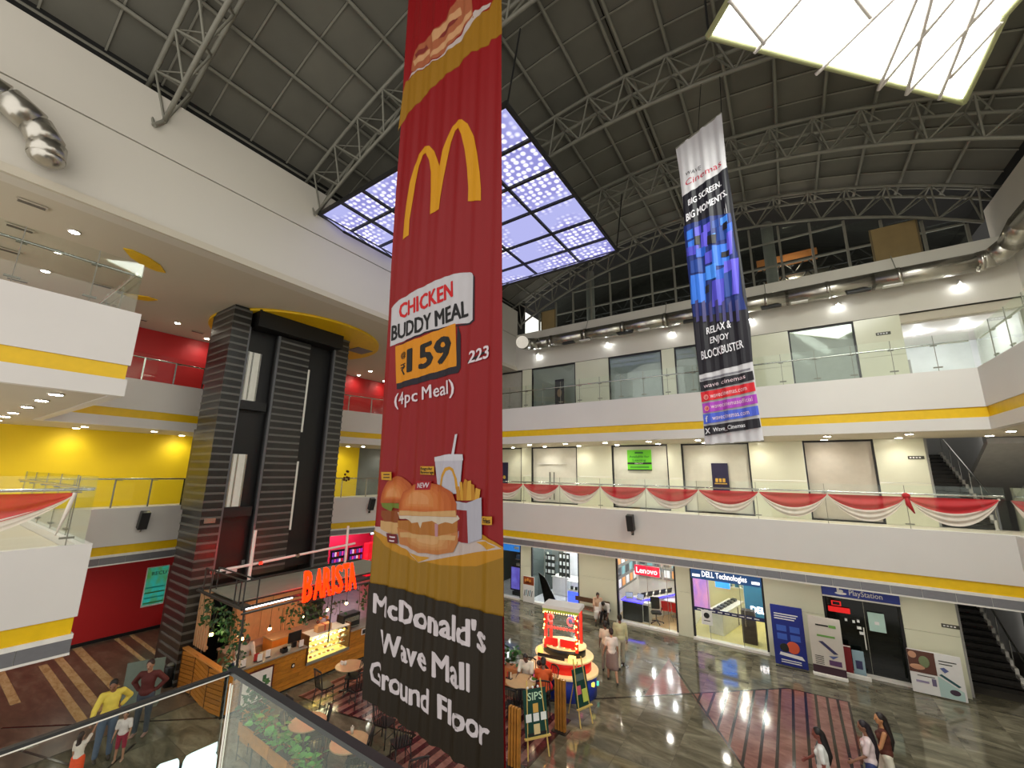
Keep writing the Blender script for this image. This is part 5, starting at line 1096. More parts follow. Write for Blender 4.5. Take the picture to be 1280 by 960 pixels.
MB().add([(-0.3, -0.025, 0.46), (0.34, -0.025, 0.42), (0.42, -0.025, 0.3), (-0.34, -0.025, 0.36)], [(0, 3, 2, 1)]).build('laptop_picture', Mw, t); ball('picture', (0.1, -0.024, 0.66), (0.2, 0.005, 0.2), ink('flame', (210, 90, 60)), t); ball('picture', (-0.15, -0.024, 0.62), (0.16, 0.005, 0.14), Mk, t)
for k in range(2): bar(t, -0.3, 0.2-0.07*k, 0.6, 0.03, Mw, y=-0.023)
t, w, h = board('white roll-up standee with a green heading and a tilted laptop, base dark', 0.02, 0.93, 19.12, 1.86, ink('standee_white', (206, 200, 190)))
rbox('base_case', (0, 0, 0.05), (w+0.04, 0.2, 0.1), M_trimw, t, 0.02); bar(t, -w/2, 0.1, w, 0.24, ink('maroon_foot', (60, 36, 46)), y=-0.023); bar(t, -0.25, 1.6, 0.36, 0.05, Mk, y=-0.023); bar(t, 0.12, 1.58, 0.2, 0.09, ink('green2', (110, 160, 80)), y=-0.023); bar(t, -0.24, 1.26, 0.5, 0.06, ink('green2', (110, 160, 80)), y=-0.023)
MB().add([(-0.22, -0.026, 1.1), (-0.1, -0.026, 1.12), (0.3, -0.026, 0.78), (0.18, -0.026, 0.76)], [(0, 3, 2, 1)]).build('laptop_picture', ink('slate', (60, 60, 96)), t); MB().add([(0.02, -0.026, 0.68), (0.3, -0.026, 0.72), (0.14, -0.026, 0.6)], [(0, 2, 1)]).build('laptop_picture', ink('slate2', (90, 100, 150)), t)
for k in range(5): bar(t, -0.36, 0.62-0.06*k, 0.24, 0.02, Mk, y=-0.023)
bar(t, 0.02, 0.4, 0.34, 0.16, ink('purple_pic', (90, 60, 100)), y=-0.023)
t, w, h = board('small dark red framed board leaning behind the white roll-up standee', 0.94, 1.16, 19.72, 0.92, ink('dark_red_board', (126, 30, 34))); box('frame', (0, -0.024, 0.93), (w, 0.01, 0.03), M_trimw, t)
t, w, h = board('small pale blue board with a dark picture by the closed shop', 1.18, 1.5, 19.78, 0.8, ink('pale_blue_board', (150, 176, 186))); bar(t, -0.09, 0.26, 0.18, 0.26, ink('slate', (60, 60, 96)), y=-0.023)
t = thing('stone_block', 'cream block under the pale blue board at the shop threshold', 'block', (1.25, 19.6, 0)); rbox('block', (0, 0, 0.06), (0.7, 0.12, 0.12), M_trimw, t, 0.01)
t, w, h = board('wide white picture board with phones and a brown photo leaning beside the stairs', 2.6, 3.83, 19.55, 1.25, Mw, 'picture_board', cat='board')
MB().prism([(-w/2, -0.02), (0.02, -0.02), (0.02, -0.026), (-w/2, -0.026)], 0.62, 1.26).build('brown_photo', ink('photo_brown', (96, 62, 52)), t); ball('photo_hand', (-0.42, -0.028, 0.78), (0.18, 0.004, 0.08), ink('skin_pic', (200, 150, 120)), t); ball('photo_cup', (-0.24, -0.028, 0.96), (0.13, 0.004, 0.17), ink('sage', (120, 132, 96)), t); ball('photo_hand', (-0.5, -0.028, 1.12), (0.1, 0.004, 0.1), ink('skin_pic', (200, 150, 120)), t)
bar(t, -0.5, 0.34, 0.3, 0.06, ink('lilac', (150, 140, 170)), y=-0.024); bar(t, -0.13, 0.3, 0.1, 0.2, ink('lilac2', (110, 100, 130)), y=-0.024); bar(t, -0.45, 0.53, 0.4, 0.02, Mk, y=-0.024)
MB().add([(0.06, -0.027, 0.66), (0.12, -0.027, 0.70), (0.52, -0.027, 0.44), (0.46, -0.027, 0.40)], [(0, 3, 2, 1)]).build('phone_picture', ink('teal_dk', (50, 90, 96)), t); MB().add([(0.02, -0.025, 0.62), (0.56, -0.025, 0.3), (0.56, -0.025, 0.05), (0.02, -0.025, 0.05)], [(0, 3, 2, 1)]).build('mint_field', ink('mint', (176, 204, 200)), t); ball('dark_knob', (0.36, -0.03, 0.24), (0.12, 0.006, 0.08), ink('plum', (70, 56, 70)), t); MB().add([(0.1, -0.027, 0.86), (0.2, -0.027, 0.9), (0.3, -0.027, 0.82), (0.2, -0.027, 0.74)], [(0, 3, 2, 1)]).build('camera_picture', ink('slate2', (90, 100, 150)), t)
for k in range(2): bar(t, 0.1, 1.06-0.08*k, 0.4-0.1*k, 0.025, Mk, y=-0.024)
# ================================================================== CAFE
Mpl = mat('counter_plank', (176, 112, 34), 0.4, var=0.25, scale=7, rnd=0.16)
CX0, CY0, CZ = -13.48, 6.22, 1.08
t = thing('cafe_counter', 'long plank-clad cafe counter with a pale top, under the orange lettering', 'counter', (CX0, CY0, 0)); O = Vector(t.location)
Mct = mat('counter_top', (150, 138, 124), 0.25); box('core', (-0.36, 2.9, 0.25), (0.60, 5.8, 0.5), M_black, t)
for y0, y1 in ((0.0, 2.22), (3.86, 5.8)): box('core', (-0.36, (y0+y1)/2, 0.78), (0.60, y1-y0, 0.55), M_black, t); rbox('top', (-0.34, (y0+y1)/2, CZ), (0.76, y1-y0+0.04, 0.05), Mct, t, 0.012)
for k in range(9):
    z = 0.06+k*0.115; rnd = random.Random(k); y = 0.0; i = 0
    while y < 5.8:
        L = rnd.choice((0.9, 1.3, 1.7)) if i else rnd.uniform(0.4, 1.2); L = min(L, 5.8-y)
        segs = [(y, y+L)] if z < 0.5 else [s_ for s_ in ((y, min(y+L, 2.24)), (max(y, 3.84), y+L)) if s_[1]-s_[0] > 0.05]
        for s0, s1 in segs: box('plank', (-0.045+0.004*((k+i) % 3), (s0+s1)/2, z+0.055), (0.025, s1-s0-0.006, 0.109), Mpl, t)
        y += L; i += 1
box('skirting', (-0.07, 2.9, 0.03), (0.03, 5.8, 0.06), M_black, t)
t2 = thing('counter_end', 'plank end wall of the cafe counter with slanting boards, left side', 'counter', (-14.98, 6.10, 0)); t2.scale = (0.92, 1, 1)
box('core', (0, 0.06, 0.54), (3.2, 0.08, 1.08), M_black, t2); box('cap', (0, 0.05, 1.1), (3.24, 0.16, 0.04), mat('cap_wood', (206, 140, 70), 0.4), t2)
for q in range(3):
    for k in range(9):
        x0 = -1.59+q*1.07; a = 0.35 if q % 2 else -0.35
        o = box('board', (x0+0.53, 0.0, 0.07+k*0.12), (1.04, 0.022, 0.1), Mpl, t2, rot=(0, a*0.35, 0))
    box('post', (-1.6+q*1.07, -0.005, 0.54), (0.03, 0.03, 1.08), mat('dark_oak', (96, 58, 22), 0.5), t2)
# pastry case
t = thing('pastry_case', 'brightly lit glass pastry case set into the cafe counter', 'display case', (CX0-0.3, 9.25, 0.56)); Mgl = mat('warm_case', (250, 214, 124), 0.5, emit=0.22, var=0.1)
box('case_back', (-0.28, 0, 0.35), (0.04, 1.5, 0.66), Mgl, t); box('case_floor', (0, 0, 0.01), (0.58, 1.5, 0.03), Mgl, t); box('glass', (0.30, 0, 0.36), (0.012, 1.5, 0.7), M_glassd, t); box('metal_sill', (0.31, 0, 0.0), (0.05, 1.56, 0.08), M_steel, t)
for s in (-1, 1): box('frame_side', (0.02, s*0.77, 0.4), (0.6, 0.04, 0.85), mat('dark_oak', (96, 58, 22), 0.5), t)
box('case_top', (0, 0, 0.76), (0.6, 1.54, 0.03), M_trimw, t)
for r in range(3):
    box('shelf', (-0.05+0.04*r, 0, 0.2+0.19*r), (0.46-0.06*r, 1.46, 0.012), M_glassd, t)
for r in range(4):
    for k in range(9):
        if (r*5+k*3) % 7 == 0: continue
        p = thing('pastry', '%s pastry from the left on the %s shelf of the lit case' % (ordn(k), ('bottom', 'lower', 'middle', 'top')[r]), 'pastry', (CX0-0.28+0.05*r, 8.62+0.16*k, 0.56+0.045+0.19*r), 0, 'pastries in the lit case')
        MB().sph((0, 0, 0.0), (0.06, 0.05, 0.035), 8, 5).build('cake', mat('cake%d' % ((r+k) % 4), [(236, 200, 120), (170, 96, 40), (240, 230, 200), (206, 150, 60)][(r+k) % 4], 0.6), p); box('tray', (0, 0, -0.02), (0.13, 0.13, 0.012), M_trimw, p)
lampobj('AREA', 'case_lamp', t, (0, 0, 0.72), 10, (1, 0.86, 0.55), shape='RECTANGLE', size=0.4, size_y=1.3)
# back counter, oven boxes and back wall
Mor = mat('cafe_wall', (196, 146, 100), 0.5, var=0.1); Mwd = mat('light_wood', (190, 148, 108), 0.45, var=0.12)
t = thing('back_counter', 'pale wooden back counter behind the cafe counter', 'counter', (-15.6, 8.6, 0)); rbox('body', (0, 0, 0.45), (0.7, 3.4, 0.9), Mwd, t, 0.01); rbox('top', (0, 0, 0.93), (0.78, 3.5, 0.05), mat('pinkish_top', (206, 170, 146), 0.35), t, 0.01)
for k in range(4): box('door', (0.36, -1.25+0.84*k, 0.45), (0.02, 0.8, 0.8), Mwd, t)
t = thing('menu_cabinet', 'tall orange wooden cabinet behind the cafe counter with small white letters', 'cabinet', (-15.9, 8.4, 0.96)); rbox('body', (0, 0, 0.7), (0.3, 2.4, 1.4), Mor, t, 0.01)
for k in range(3): box('door', (0.16, -0.8+0.8*k, 0.7), (0.02, 0.76, 1.3), Mor, t); box('white_letter', (0.175, -0.9+0.12*k, 1.1), (0.01, 0.06, 0.14), M_wink, t)
t = thing('wooden_box', 'orange wooden crate on the inner worktop of the cafe', 'box', (-14.7, 8.2, 0)); rbox('body', (0, 0, 0.62), (0.6, 0.8, 1.24), mat('orange_wood', (216, 124, 40), 0.45), t, 0.01); box('lid', (0, 0, 1.25), (0.64, 0.84, 0.03), Mwd, t); box('slot', (0.305, 0, 0.8), (0.01, 0.5, 0.1), M_black, t)
t = thing('side_screen', 'wooden slat screen at the left end of the cafe', 'screen', (-16.2, 6.35, 1.12))
for k in range(7): box('slat', (-0.35+k*0.16, 0, 0.85), (0.09, 0.04, 1.7), Mwd, t)
box('rail', (0.1, 0.03, 0.1), (1.2, 0.03, 0.08), Mwd, t); box('rail', (0.1, 0.03, 1.65), (1.2, 0.03, 0.08), Mwd, t)
# canopy frame
Mfr = mat('canopy_steel', (52, 50, 46), 0.5, metal=0.3)
t = thing('cafe_canopy', 'dark steel canopy frame with grey roof sheet and corner cage over the cafe', 'canopy', (-12.88, 6.02, 0)); O = Vector(t.location)
ZK = 2.9
def fb(n, a, b, r=0.03): return cyl(n, Vector(a)-O, Vector(b)-O, r, Mfr, t)
fb('beam', (-12.88, 6.02, ZK), (-12.88, 11.9, ZK), 0.045); fb('beam', (-12.88, 6.02, ZK), (-15.9, 6.02, ZK), 0.045); fb('beam', (-15.9, 6.02, ZK), (-15.9, 11.9, ZK), 0.045); fb('beam', (-12.88, 6.02, ZK-0.14), (-12.88, 11.9, ZK-0.14)); fb('beam', (-13.5, 6.02, ZK), (-13.5, 11.9, ZK))
fb('upper_rail', (-12.88, 6.02, 3.6), (-15.5, 6.02, 3.6), 0.022); fb('upper_rail', (-12.98, 6.3, 3.6), (-15.3, 6.3, 3.6), 0.022); fb('upper_rail', (-12.88, 6.02, 3.6), (-12.9, 6.4, 3.6), 0.022)
for x, y in ((-12.88, 6.02), (-12.9, 6.4), (-13.12, 6.02), (-13.4, 6.02), (-15.5, 6.02), (-15.3, 6.3), (-15.0, 6.02)): fb('cage_bar', (x, y, ZK), (x, y, 3.6), 0.02)
for x, y in ((-12.95, 6.12), (-16.6, 6.12), (-12.95, 9.0), (-12.95, 11.8)): fb('post', (x, y, 1.1 if y < 7 else 0.0) if y > 7 else (x, y, 1.1), (x, y, ZK), 0.03) if not (y > 7 and y < 10) else fb('post', (-13.2, y, 1.1), (-13.2, y, ZK), 0.022)
box('roof_sheet', Vector((-14.45, 9.0, ZK+0.05))-O, (2.0, 5.7, 0.03), mat('roof_board', (142, 142, 126), 0.6), t); box('tube_light', Vector((-12.84, 6.75, ZK-0.02))-O, (0.03, 1.3, 0.03), emat('tube_glow', (245, 245, 250), 3.0), t)
box('mesh_tray', Vector((-14.1, 6.2, ZK-0.05))-O, (2.4, 0.36, 0.02), mat('mesh_tray', (90, 80, 66), 0.7), t)
# orange channel letters
t = thing('channel_letters', 'tall glowing orange-red letters standing over the cafe counter', 'sign', (-12.78, 7.6, 2.5)); O = Vector(t.location)
Mneo = emat('orange_neon', (255, 44, 6), 1.05); word = 'BARISTA'
q = [atx(x, y, -12.78)-O for x, y in ((376, 753), (443.5, 735), (442.5, 702), (379, 714))]
for i, ch in enumerate(word):
    u0 = [0, .19, .355, .52, .585, .745, .85][i]; u1 = [.155, .345, .50, .565, .73, .865, 1.0][i]
    bl, br = q[0].lerp(q[1], u0), q[0].lerp(q[1], u1); tl, tr = q[3].lerp(q[2], u0), q[3].lerp(q[2], u1)
    quadtext('letter', ch, [bl, br, tr, tl], Mneo, t, (0.05, 0, 0), 0.03, None, None, 0.05, False)
cyl('letter_rail', q[0]+Vector((0, -0.1, -0.03)), q[1]+Vector((0, 0.1, -0.03)), 0.02, Mfr, t)
for k in (0, 1): p = q[k]; cyl('letter_leg', p+Vector((-0.1, 0, 0.2)), p+Vector((0, 0, 0.2)), 0.015, Mfr, t)
# pendant lamps, small goods, machines
Mbulb = emat('warm_bulb', (255, 214, 130), 9.0)
for i, (x, y) in enumerate(((264, 793), (303, 798), (337, 786), (378, 771), (409, 762), (433, 754))):
    p = atx(x, y, -13.75 if i != 2 else -14.3); t = thing('pendant_lamp', '%s small warm bulb from the left hanging over the cafe counter' % ordn(i), 'lamp', (p.x, p.y, p.z), 0, 'warm bulbs over the cafe')
    ball('bulb', (0, 0, 0), 0.05, Mbulb, t); cyl('cord', (0, 0, 0.05), (0, 0, ZK-p.z), 0.006, M_black, t); MB().cone((0, 0, 0.04), (0, 0, 0.12), 0.035, 0.02, 8).build('socket', M_black, t)
    lampobj('POINT', 'lamp', t, (0, 0, -0.02), 5.0, (1, 0.74, 0.46), shadow_soft_size=0.06)
def item(name, label, cat, px, py, X, z, parts, group=None):
    p = atx(px, py, X); t = thing(name, label, cat, (X, p.y, z), 0, group)
    for f in parts: f(t)
    return t
B = lambda n, c, d, m: (lambda t: rbox(n, c, d, m, t, 0.008))
C = lambda n, r, h, m, z=0: (lambda t: MB().lathe((0, 0, z), [(r, 0), (r, h)], 12).build(n, m, t))
TOP = CZ+0.026
Mm1 = mat('menu_white', (224, 214, 206), 0.4); Mm2 = mat('menu_red', (170, 44, 44), 0.5); Mm3 = mat('menu_blue', (40, 54, 96), 0.5); Mgla = mat('jar_glass', (180, 176, 160), 0.1)
for i, (px, py, m, l) in enumerate(((289, 832, Mm3, 'navy menu stand at the near corner of the cafe counter'), (294, 832, Mm1, 'white menu stand beside the navy one on the cafe counter'), (304, 830, Mm1, 'white card holder in front of the barista'), (320, 825, Mm2, 'red leaflet box on the cafe counter'), (325, 822, Mm1, 'white leaflet box right of the red one'), (334, 825, Mm1, 'white price card fixed on the counter front edge'), (377, 803, Mm1, 'white card beside the pastry case'))):
    item('menu_stand', l, 'stand', px, py, -13.55-0.1*(i % 2), TOP, (B('card', (0, 0, 0.11), (0.03, 0.14, 0.2), m), B('foot', (0, 0, 0.01), (0.1, 0.14, 0.02), M_black)))
item('card_machine', 'black card machine on the cafe counter', 'card machine', 356, 812, -13.6, TOP, (B('body', (0, 0, 0.06), (0.18, 0.22, 0.1), M_black), B('screen', (0.02, 0, 0.13), (0.1, 0.14, 0.05), M_blackg)))
item('payment_screen', 'black till screen left of the pastry case', 'screen', 368, 800, -13.75, TOP, (B('screen', (0, 0, 0.3), (0.04, 0.42, 0.3), M_black), B('stand', (0, 0, 0.08), (0.12, 0.12, 0.16), M_black)))
item('glass_jar', 'clear jar beside the card machine on the cafe counter', 'jar', 361, 810, -13.55, TOP, (C('jar', 0.06, 0.16, Mgla), C('lid', 0.062, 0.03, M_steel, 0.16)))
item('coffee_machine', 'dark coffee machine at the far end of the cafe counter', 'machine', 436, 768, -13.85, TOP, (B('body', (0, 0, 0.25), (0.4, 0.7, 0.46), M_black), B('panel', (0.2, 0, 0.3), (0.03, 0.6, 0.16), M_chrome), B('tray', (0.22, 0, 0.08), (0.14, 0.6, 0.03), M_chrome)))
item('decorated_bowl', 'bowl of coloured fruit on the inner worktop of the cafe', 'bowl', 395, 778, -14.0, TOP, (C('bowl', 0.14, 0.1, Mm1), lambda t: [ball('fruit', (0.07*math.cos(k), 0.07*math.sin(k), 0.14), 0.05, mat('fruit%d' % (k % 3), [(190, 40, 30), (214, 150, 40), (120, 150, 50)][k % 3], 0.4), t) for k in range(6)]))
item('gift_box', 'brown box on the pastry case roof', 'box', 405, 770, -13.7, 1.34, (B('box', (0, 0, 0.1), (0.25, 0.5, 0.2), Mor), B('ribbon', (0, 0, 0.105), (0.26, 0.06, 0.205), Mm2)))
item('toy_cluster', 'dark round wreath on the worktop behind the orange letters', 'wreath', 405, 762, -14.4, TOP, (lambda t: [ball('berry', (0, 0.2*math.cos(k*0.7), 0.22+0.2*math.sin(k*0.7)), 0.06, mat('berry%d' % (k % 2), [(90, 30, 20), (190, 120, 60)][k % 2], 0.5), t) for k in range(9)], B('stand', (0, 0, 0.01), (0.1, 0.3, 0.02), M_black)))
item('wall_outlet', 'small dark emblem on the plank front of the cafe counter', 'emblem', 367, 826, CX0-0.02, 0.62, (B('plate', (0, 0, 0.04), (0.03, 0.1, 0.12), M_black), lambda t: ball('badge', (0.018, 0, 0.04), (0.006, 0.035, 0.04), Mm1, t)))
t = thing('picture_trio', 'row of three small white framed pictures on the counter end', 'picture', (CX0+0.02, 10.6, 0.86)); [(rbox('frame', (0, 0.2*k, 0.07), (0.02, 0.18, 0.2), Mm1, t, 0.004), box('picture', (0.012, 0.2*k, 0.07), (0.004, 0.12, 0.14), M_black, t)) for k in range(3)]
t = thing('menu_board', 'framed menu board leaning against the near end of the cafe counter', 'board', (CX0+0.08, 6.75, 0.02)); rbox('frame', (0, 0.2, 0.48), (0.03, 0.9, 0.9), mat('maroon_frame', (84, 28, 24), 0.5), t, 0.008); box('sheet', (0.018, 0.2, 0.5), (0.004, 0.8, 0.78), Mm1, t)
for k in range(7): box('printed_leaf', (0.022, -0.06+0.09*k, 0.3+0.12*((k*3) % 4)), (0.004, 0.1, 0.16), mat('leaf_print', (60, 96, 60), 0.6), t)
# leafy plants
Mleaf = mat('leaf', (40, 82, 34), 0.45, var=0.3, scale=8, rnd=0.3); Mleafb = mat('leaf_bright', (74, 140, 48), 0.4, var=0.25, scale=8, rnd=0.25)
def leafmesh(m, L=0.16, w=0.10):
    vs = [(0, 0, 0), (w*0.35, L*0.2, 0.01), (w*0.5, L*0.45, 0.02), (w*0.3, L*0.8, 0.0), (0, L, -0.02), (-w*0.3, L*0.8, 0.0), (-w*0.5, L*0.45, 0.02), (-w*0.35, L*0.2, 0.01), (0, L*0.45, -0.012)]
    return MB().add(vs, [(0, 1, 8), (1, 2, 8), (2, 3, 8), (3, 4, 8), (4, 5, 8), (5, 6, 8), (6, 7, 8), (7, 0, 8)], True).mesh('leaf', m)
LF1, LF2 = leafmesh(Mleaf), leafmesh(Mleafb, 0.2, 0.14)
def leaves(t, n, c, ext, me, sc=1.0, seed=0, up=0.5):
    r = random.Random(seed)
    for i in range(n):
        o = bpy.data.objects.new('leaf', me); o.location = (c[0]+r.uniform(-1, 1)*ext[0], c[1]+r.uniform(-1, 1)*ext[1], c[2]+r.uniform(-1, 1)*ext[2])
        o.rotation_euler = (r.uniform(-0.6, 0.9)*(1-up)+up*r.uniform(0, .8), r.uniform(-.6, .6), r.uniform(0, 6.28)); s = sc*r.uniform(0.7, 1.25); o.scale = (s, s, s); link(o, t)
def vine(label, a, b, drop, n, seed):
    a = Vector(a); b = Vector(b); t = thing('hanging_plant', label, 'plant', tuple(a.lerp(b, 0.5)), 0, 'vines on the cafe canopy'); O = Vector(t.location)
    r = random.Random(seed); mbs = MB()
    for k in range(6): p = a.lerp(b, k/5)-O; mbs.tube([p+Vector((0, 0, 0.1)), p+Vector((r.uniform(-.1, .1), r.uniform(-.1, .1), -drop*0.5)), p+Vector((r.uniform(-.1, .1), 0, -drop*r.uniform(0.6, 1)))], 0.008, 5)
    mbs.build('stem', mat('stem', (70, 80, 40), 0.7), t)
    for i in range(n):
        p = a.lerp(b, r.random())-O; o = bpy.data.objects.new('leaf', LF1); o.location = p+Vector((r.uniform(-.16, .16), r.uniform(-.16, .16), 0.12-drop*abs(r.random()**1.2))); o.rotation_euler = (r.uniform(-1.5, 1.0), r.uniform(-1, 1), r.uniform(0, 6.28)); s = r.uniform(0.6, 1.1); o.scale = (s, s, s); link(o, t)
vine('trailing green vine along the left front edge of the cafe canopy', (-15.4, 6.05, 2.7), (-13.6, 6.05, 2.5), 0.75, 130, 1)
vine('thick green vine hanging at the near corner of the cafe canopy', (-13.9, 6.15, 2.5), (-13.1, 6.25, 2.3), 1.3, 130, 2)
vine('green vine hanging left of the orange letters', (-13.0, 7.25, 2.5), (-13.0, 8.1, 2.5), 0.6, 80, 3)
vine('green vine hanging below the middle of the orange letters', (-13.3, 8.3, 2.3), (-13.3, 9.4, 2.2), 0.5, 50, 4)
vine('green vine at the far end of the canopy beside the red banner', (-13.0, 9.9, 2.6), (-13.0, 11.3, 2.6), 0.8, 110, 5)
# planters on stands in front of the terrace
for i, (xa, xb, y) in enumerate(((-11.45, -10.75, 5.78), (-10.70, -9.95, 5.74), (-9.90, -9.15, 5.72), (-9.10, -8.35, 5.70))):
    t = thing('planter_box', '%s wooden trough planter from the left, behind the near glass railing' % ordn(i), 'planter', ((xa+xb)/2, y, 0), 0, 'trough planters by the terrace'); w = xb-xa
    for s in (-1, 1):
        rbox('side_board', (0, s*0.14, 0.66), (w, 0.03, 0.26), M_wood, t, 0.006); rbox('end_board', (s*(w/2-0.015), 0, 0.66), (0.03, 0.25, 0.26), M_wood, t, 0.006)
        for q in (-1, 1): cyl('leg', (s*(w/2-0.03), q*0.12, 0), (s*(w/2-0.03), q*0.12, 0.8), 0.012, M_black, t)
    box('soil', (0, 0, 0.72), (w-0.06, 0.24, 0.06), mat('soil', (44, 34, 26), 0.9), t); cyl('foot_rail', (-w/2+0.03, -0.12, 0.12), (w/2-0.03, -0.12, 0.12), 0.01, M_black, t)
    p = thing('potted_plant', 'broad-leaved green plant filling the %s trough planter from the left' % ordn(i), 'plant', ((xa+xb)/2, y, 0.75), 0, 'plants in the trough planters')
    r = random.Random(i); mbs = MB()
    for k in range(9): x = r.uniform(-w/2+.08, w/2-.08); mbs.tube([(x, 0, 0), (x*1.05, r.uniform(-.05, .05), 0.12), (x*1.15+r.uniform(-.06, .06), r.uniform(-.12, .12), 0.26)], 0.008, 5)
    mbs.build('stem', mat('stem', (70, 80, 40), 0.7), p); leaves(p, 46, (0, 0, 0.2), (w/2+.02, 0.19, 0.13), LF2 if i else LF1, 0.85, i, 0.4)
t = thing('planter_box', 'square wooden planter standing at the near corner by the menu board', 'planter', (-11.9, 6.25, 0)); rbox('body', (0, 0, 0.35), (0.5, 0.45, 0.7), M_wood, t, 0.01); box('soil', (0, 0, 0.69), (0.44, 0.38, 0.03), mat('soil', (44, 34, 26), 0.9), t)
t = thing('potted_plant', 'bushy fern-like plant in the square wooden planter', 'plant', (-11.9, 6.25, 0.7)); MB().tube([(0, 0, 0), (0.02, 0, 0.3)], 0.02, 6).build('stem', mat('stem', (70, 80, 40), 0.7), t); leaves(t, 60, (0, 0, 0.25), (0.28, 0.28, 0.2), LF1, 1.0, 9, 0.4)
p0 = atz(652, 830, 0.6)
t = thing('planter_box', 'wooden trough planter beyond the tables, right of the red banner', 'planter', (-8.3, 12.15, 0), 0.2); rbox('body', (0, 0, 0.35), (1.1, 0.4, 0.5), mat('box_wood2', (176, 110, 60), 0.5), t, 0.01)
for s in (-1, 1): box('leg', (s*0.5, 0, 0.06), (0.05, 0.36, 0.12), M_black, t)
t = thing('potted_plant', 'bushy palm-like plant in the trough right of the red banner', 'plant', (-8.3, 12.15, 0.6)); MB().tube([(0, 0, 0), (0, 0, 0.25)], 0.03, 6).build('stem', mat('stem', (70, 80, 40), 0.7), t); leaves(t, 90, (0, 0, 0.28), (0.5, 0.25, 0.22), LF1, 1.2, 10, 0.3)

# ---- tables and chairs
def table(x, y, label, r=0.42):
    t = thing('round_table', label, 'table', (x, y, 0), 0, 'round cafe tables'); MB().lathe((0, 0, 0.72), [(r-0.01, 0), (r, 0.012), (r, 0.028), (r-0.01, 0.035)], 32).build('tabletop', mat('table_wood', (182, 152, 112), 0.35, var=0.1, scale=5), t)
    cyl('pedestal', (0, 0, 0.03), (0, 0, 0.72), 0.035, M_black, t)
    for k in range(4): a = k*PI/2+0.4; cyl('foot', (0, 0, 0.06), (math.cos(a)*0.28, math.sin(a)*0.28, 0.02), 0.02, M_black, t)
    return t
table(-11.93, 8.97, 'round wooden cafe table beside the plank counter front'); table(-10.2, 6.62, 'round wooden cafe table behind the second planter'); table(-8.75, 6.75, 'round wooden cafe table behind the third planter, near the bottom'); table(-7.1, 11.3, 'round wooden cafe table where two customers sit', 0.45); table(-9.4, 9.3, 'round wooden cafe table hidden behind the foot of the red banner')
for i, (x, y, z, l) in enumerate(((-12.15, 8.85, 0.755, 'white cup and napkin holder on the table by the counter'), (-8.95, 6.95, 0.755, 'clear tumbler on the near table'), (-7.45, 11.2, 0.755, 'dark sauce rack on the customers table'), (-6.8, 11.55, 0.755, 'plate of green salad on the customers table'))):
    t = thing(('napkin_holder', 'tumbler', 'sauce_rack', 'salad_plate')[i], l, ('holder', 'glass', 'rack', 'plate')[i], (x, y, z))
    if i == 0: rbox('holder', (0, 0, 0.05), (0.12, 0.05, 0.1), Mm1, t, 0.006); MB().lathe((0.09, 0.05, 0), [(0.03, 0), (0.04, 0.1)], 12).build('cup', Mm1, t)
    elif i == 1: MB().lathe((0, 0, 0), [(0.03, 0), (0.04, 0.13)], 12).build('tumbler', Mgla, t); ball('straw_tip', (0, 0, 0.16), 0.012, Mm1, t)
    elif i == 2:
        box('tray', (0, 0, 0.01), (0.2, 0.1, 0.02), M_black, t)
        for k in range(3): cyl('bottle', (-0.06+0.06*k, 0, 0.02), (-0.06+0.06*k, 0, 0.17), 0.02, mat('bottle%d' % k, [(190, 40, 30), (60, 30, 20), (220, 200, 180)][k], 0.3), t)
    else: MB().lathe((0, 0, 0), [(0.06, 0), (0.13, 0.02)], 20).build('plate', Mm1, t); [ball('salad_leaf', (0.05*math.cos(k), 0.05*math.sin(k), 0.035), 0.03, Mleafb, t) for k in range(6)]
Mch = mat('chair_black', (20, 15, 15), 0.6)
def chairproto(x, y, rz, label):
    t = thing('spindle_chair', label, 'chair', (x, y, 0), rz, 'black spindle chairs')      # back at -y, faces +y
    MB().prism([(-0.19, -0.19), (0.19, -0.19), (0.22, 0.0), (0.2, 0.2), (-0.2, 0.2), (-0.22, 0.0)], 0.44, 0.475).build('seat', Mch, t)
    for sx in (-1, 1):
        MB().tube([(sx*0.17, 0.16, 0.45), (sx*0.2, 0.2, 0)], [0.018, 0.013], 8).build('leg', Mch, t); MB().tube([(sx*0.17, -0.16, 0.45), (sx*0.2, -0.22, 0)], [0.018, 0.013], 8).build('leg', Mch, t)
        MB().tube([(sx*0.18, -0.18, 0.45), (sx*0.2, -0.22, 0.7), (sx*0.19, -0.27, 0.95)], [0.016, 0.015, 0.014], 8).build('back_post', Mch, t); cyl('stretcher', (sx*0.185, 0.18, 0.2), (sx*0.185, -0.19, 0.2), 0.01, Mch, t)
    MB().tube([(-0.2, -0.27, 0.94), (-0.1, -0.3, 0.97), (0, -0.31, 0.98), (0.1, -0.3, 0.97), (0.2, -0.27, 0.94)], 0.022, 8).build('top_rail', Mch, t)
    for k in range(5): u = -0.12+0.06*k; MB().tube([(u, -0.18, 0.46), (u*1.05, -0.26, 0.72), (u*1.1, -0.3, 0.96)], 0.009, 6).build('spindle', Mch, t)
    cyl('stretcher', (-0.19, 0.19, 0.26), (0.19, 0.19, 0.26), 0.01, Mch, t)
    return t
cp = None; cch = None
def face(x, y, tx, ty): return math.atan2(ty-y, tx-x)-PI/2
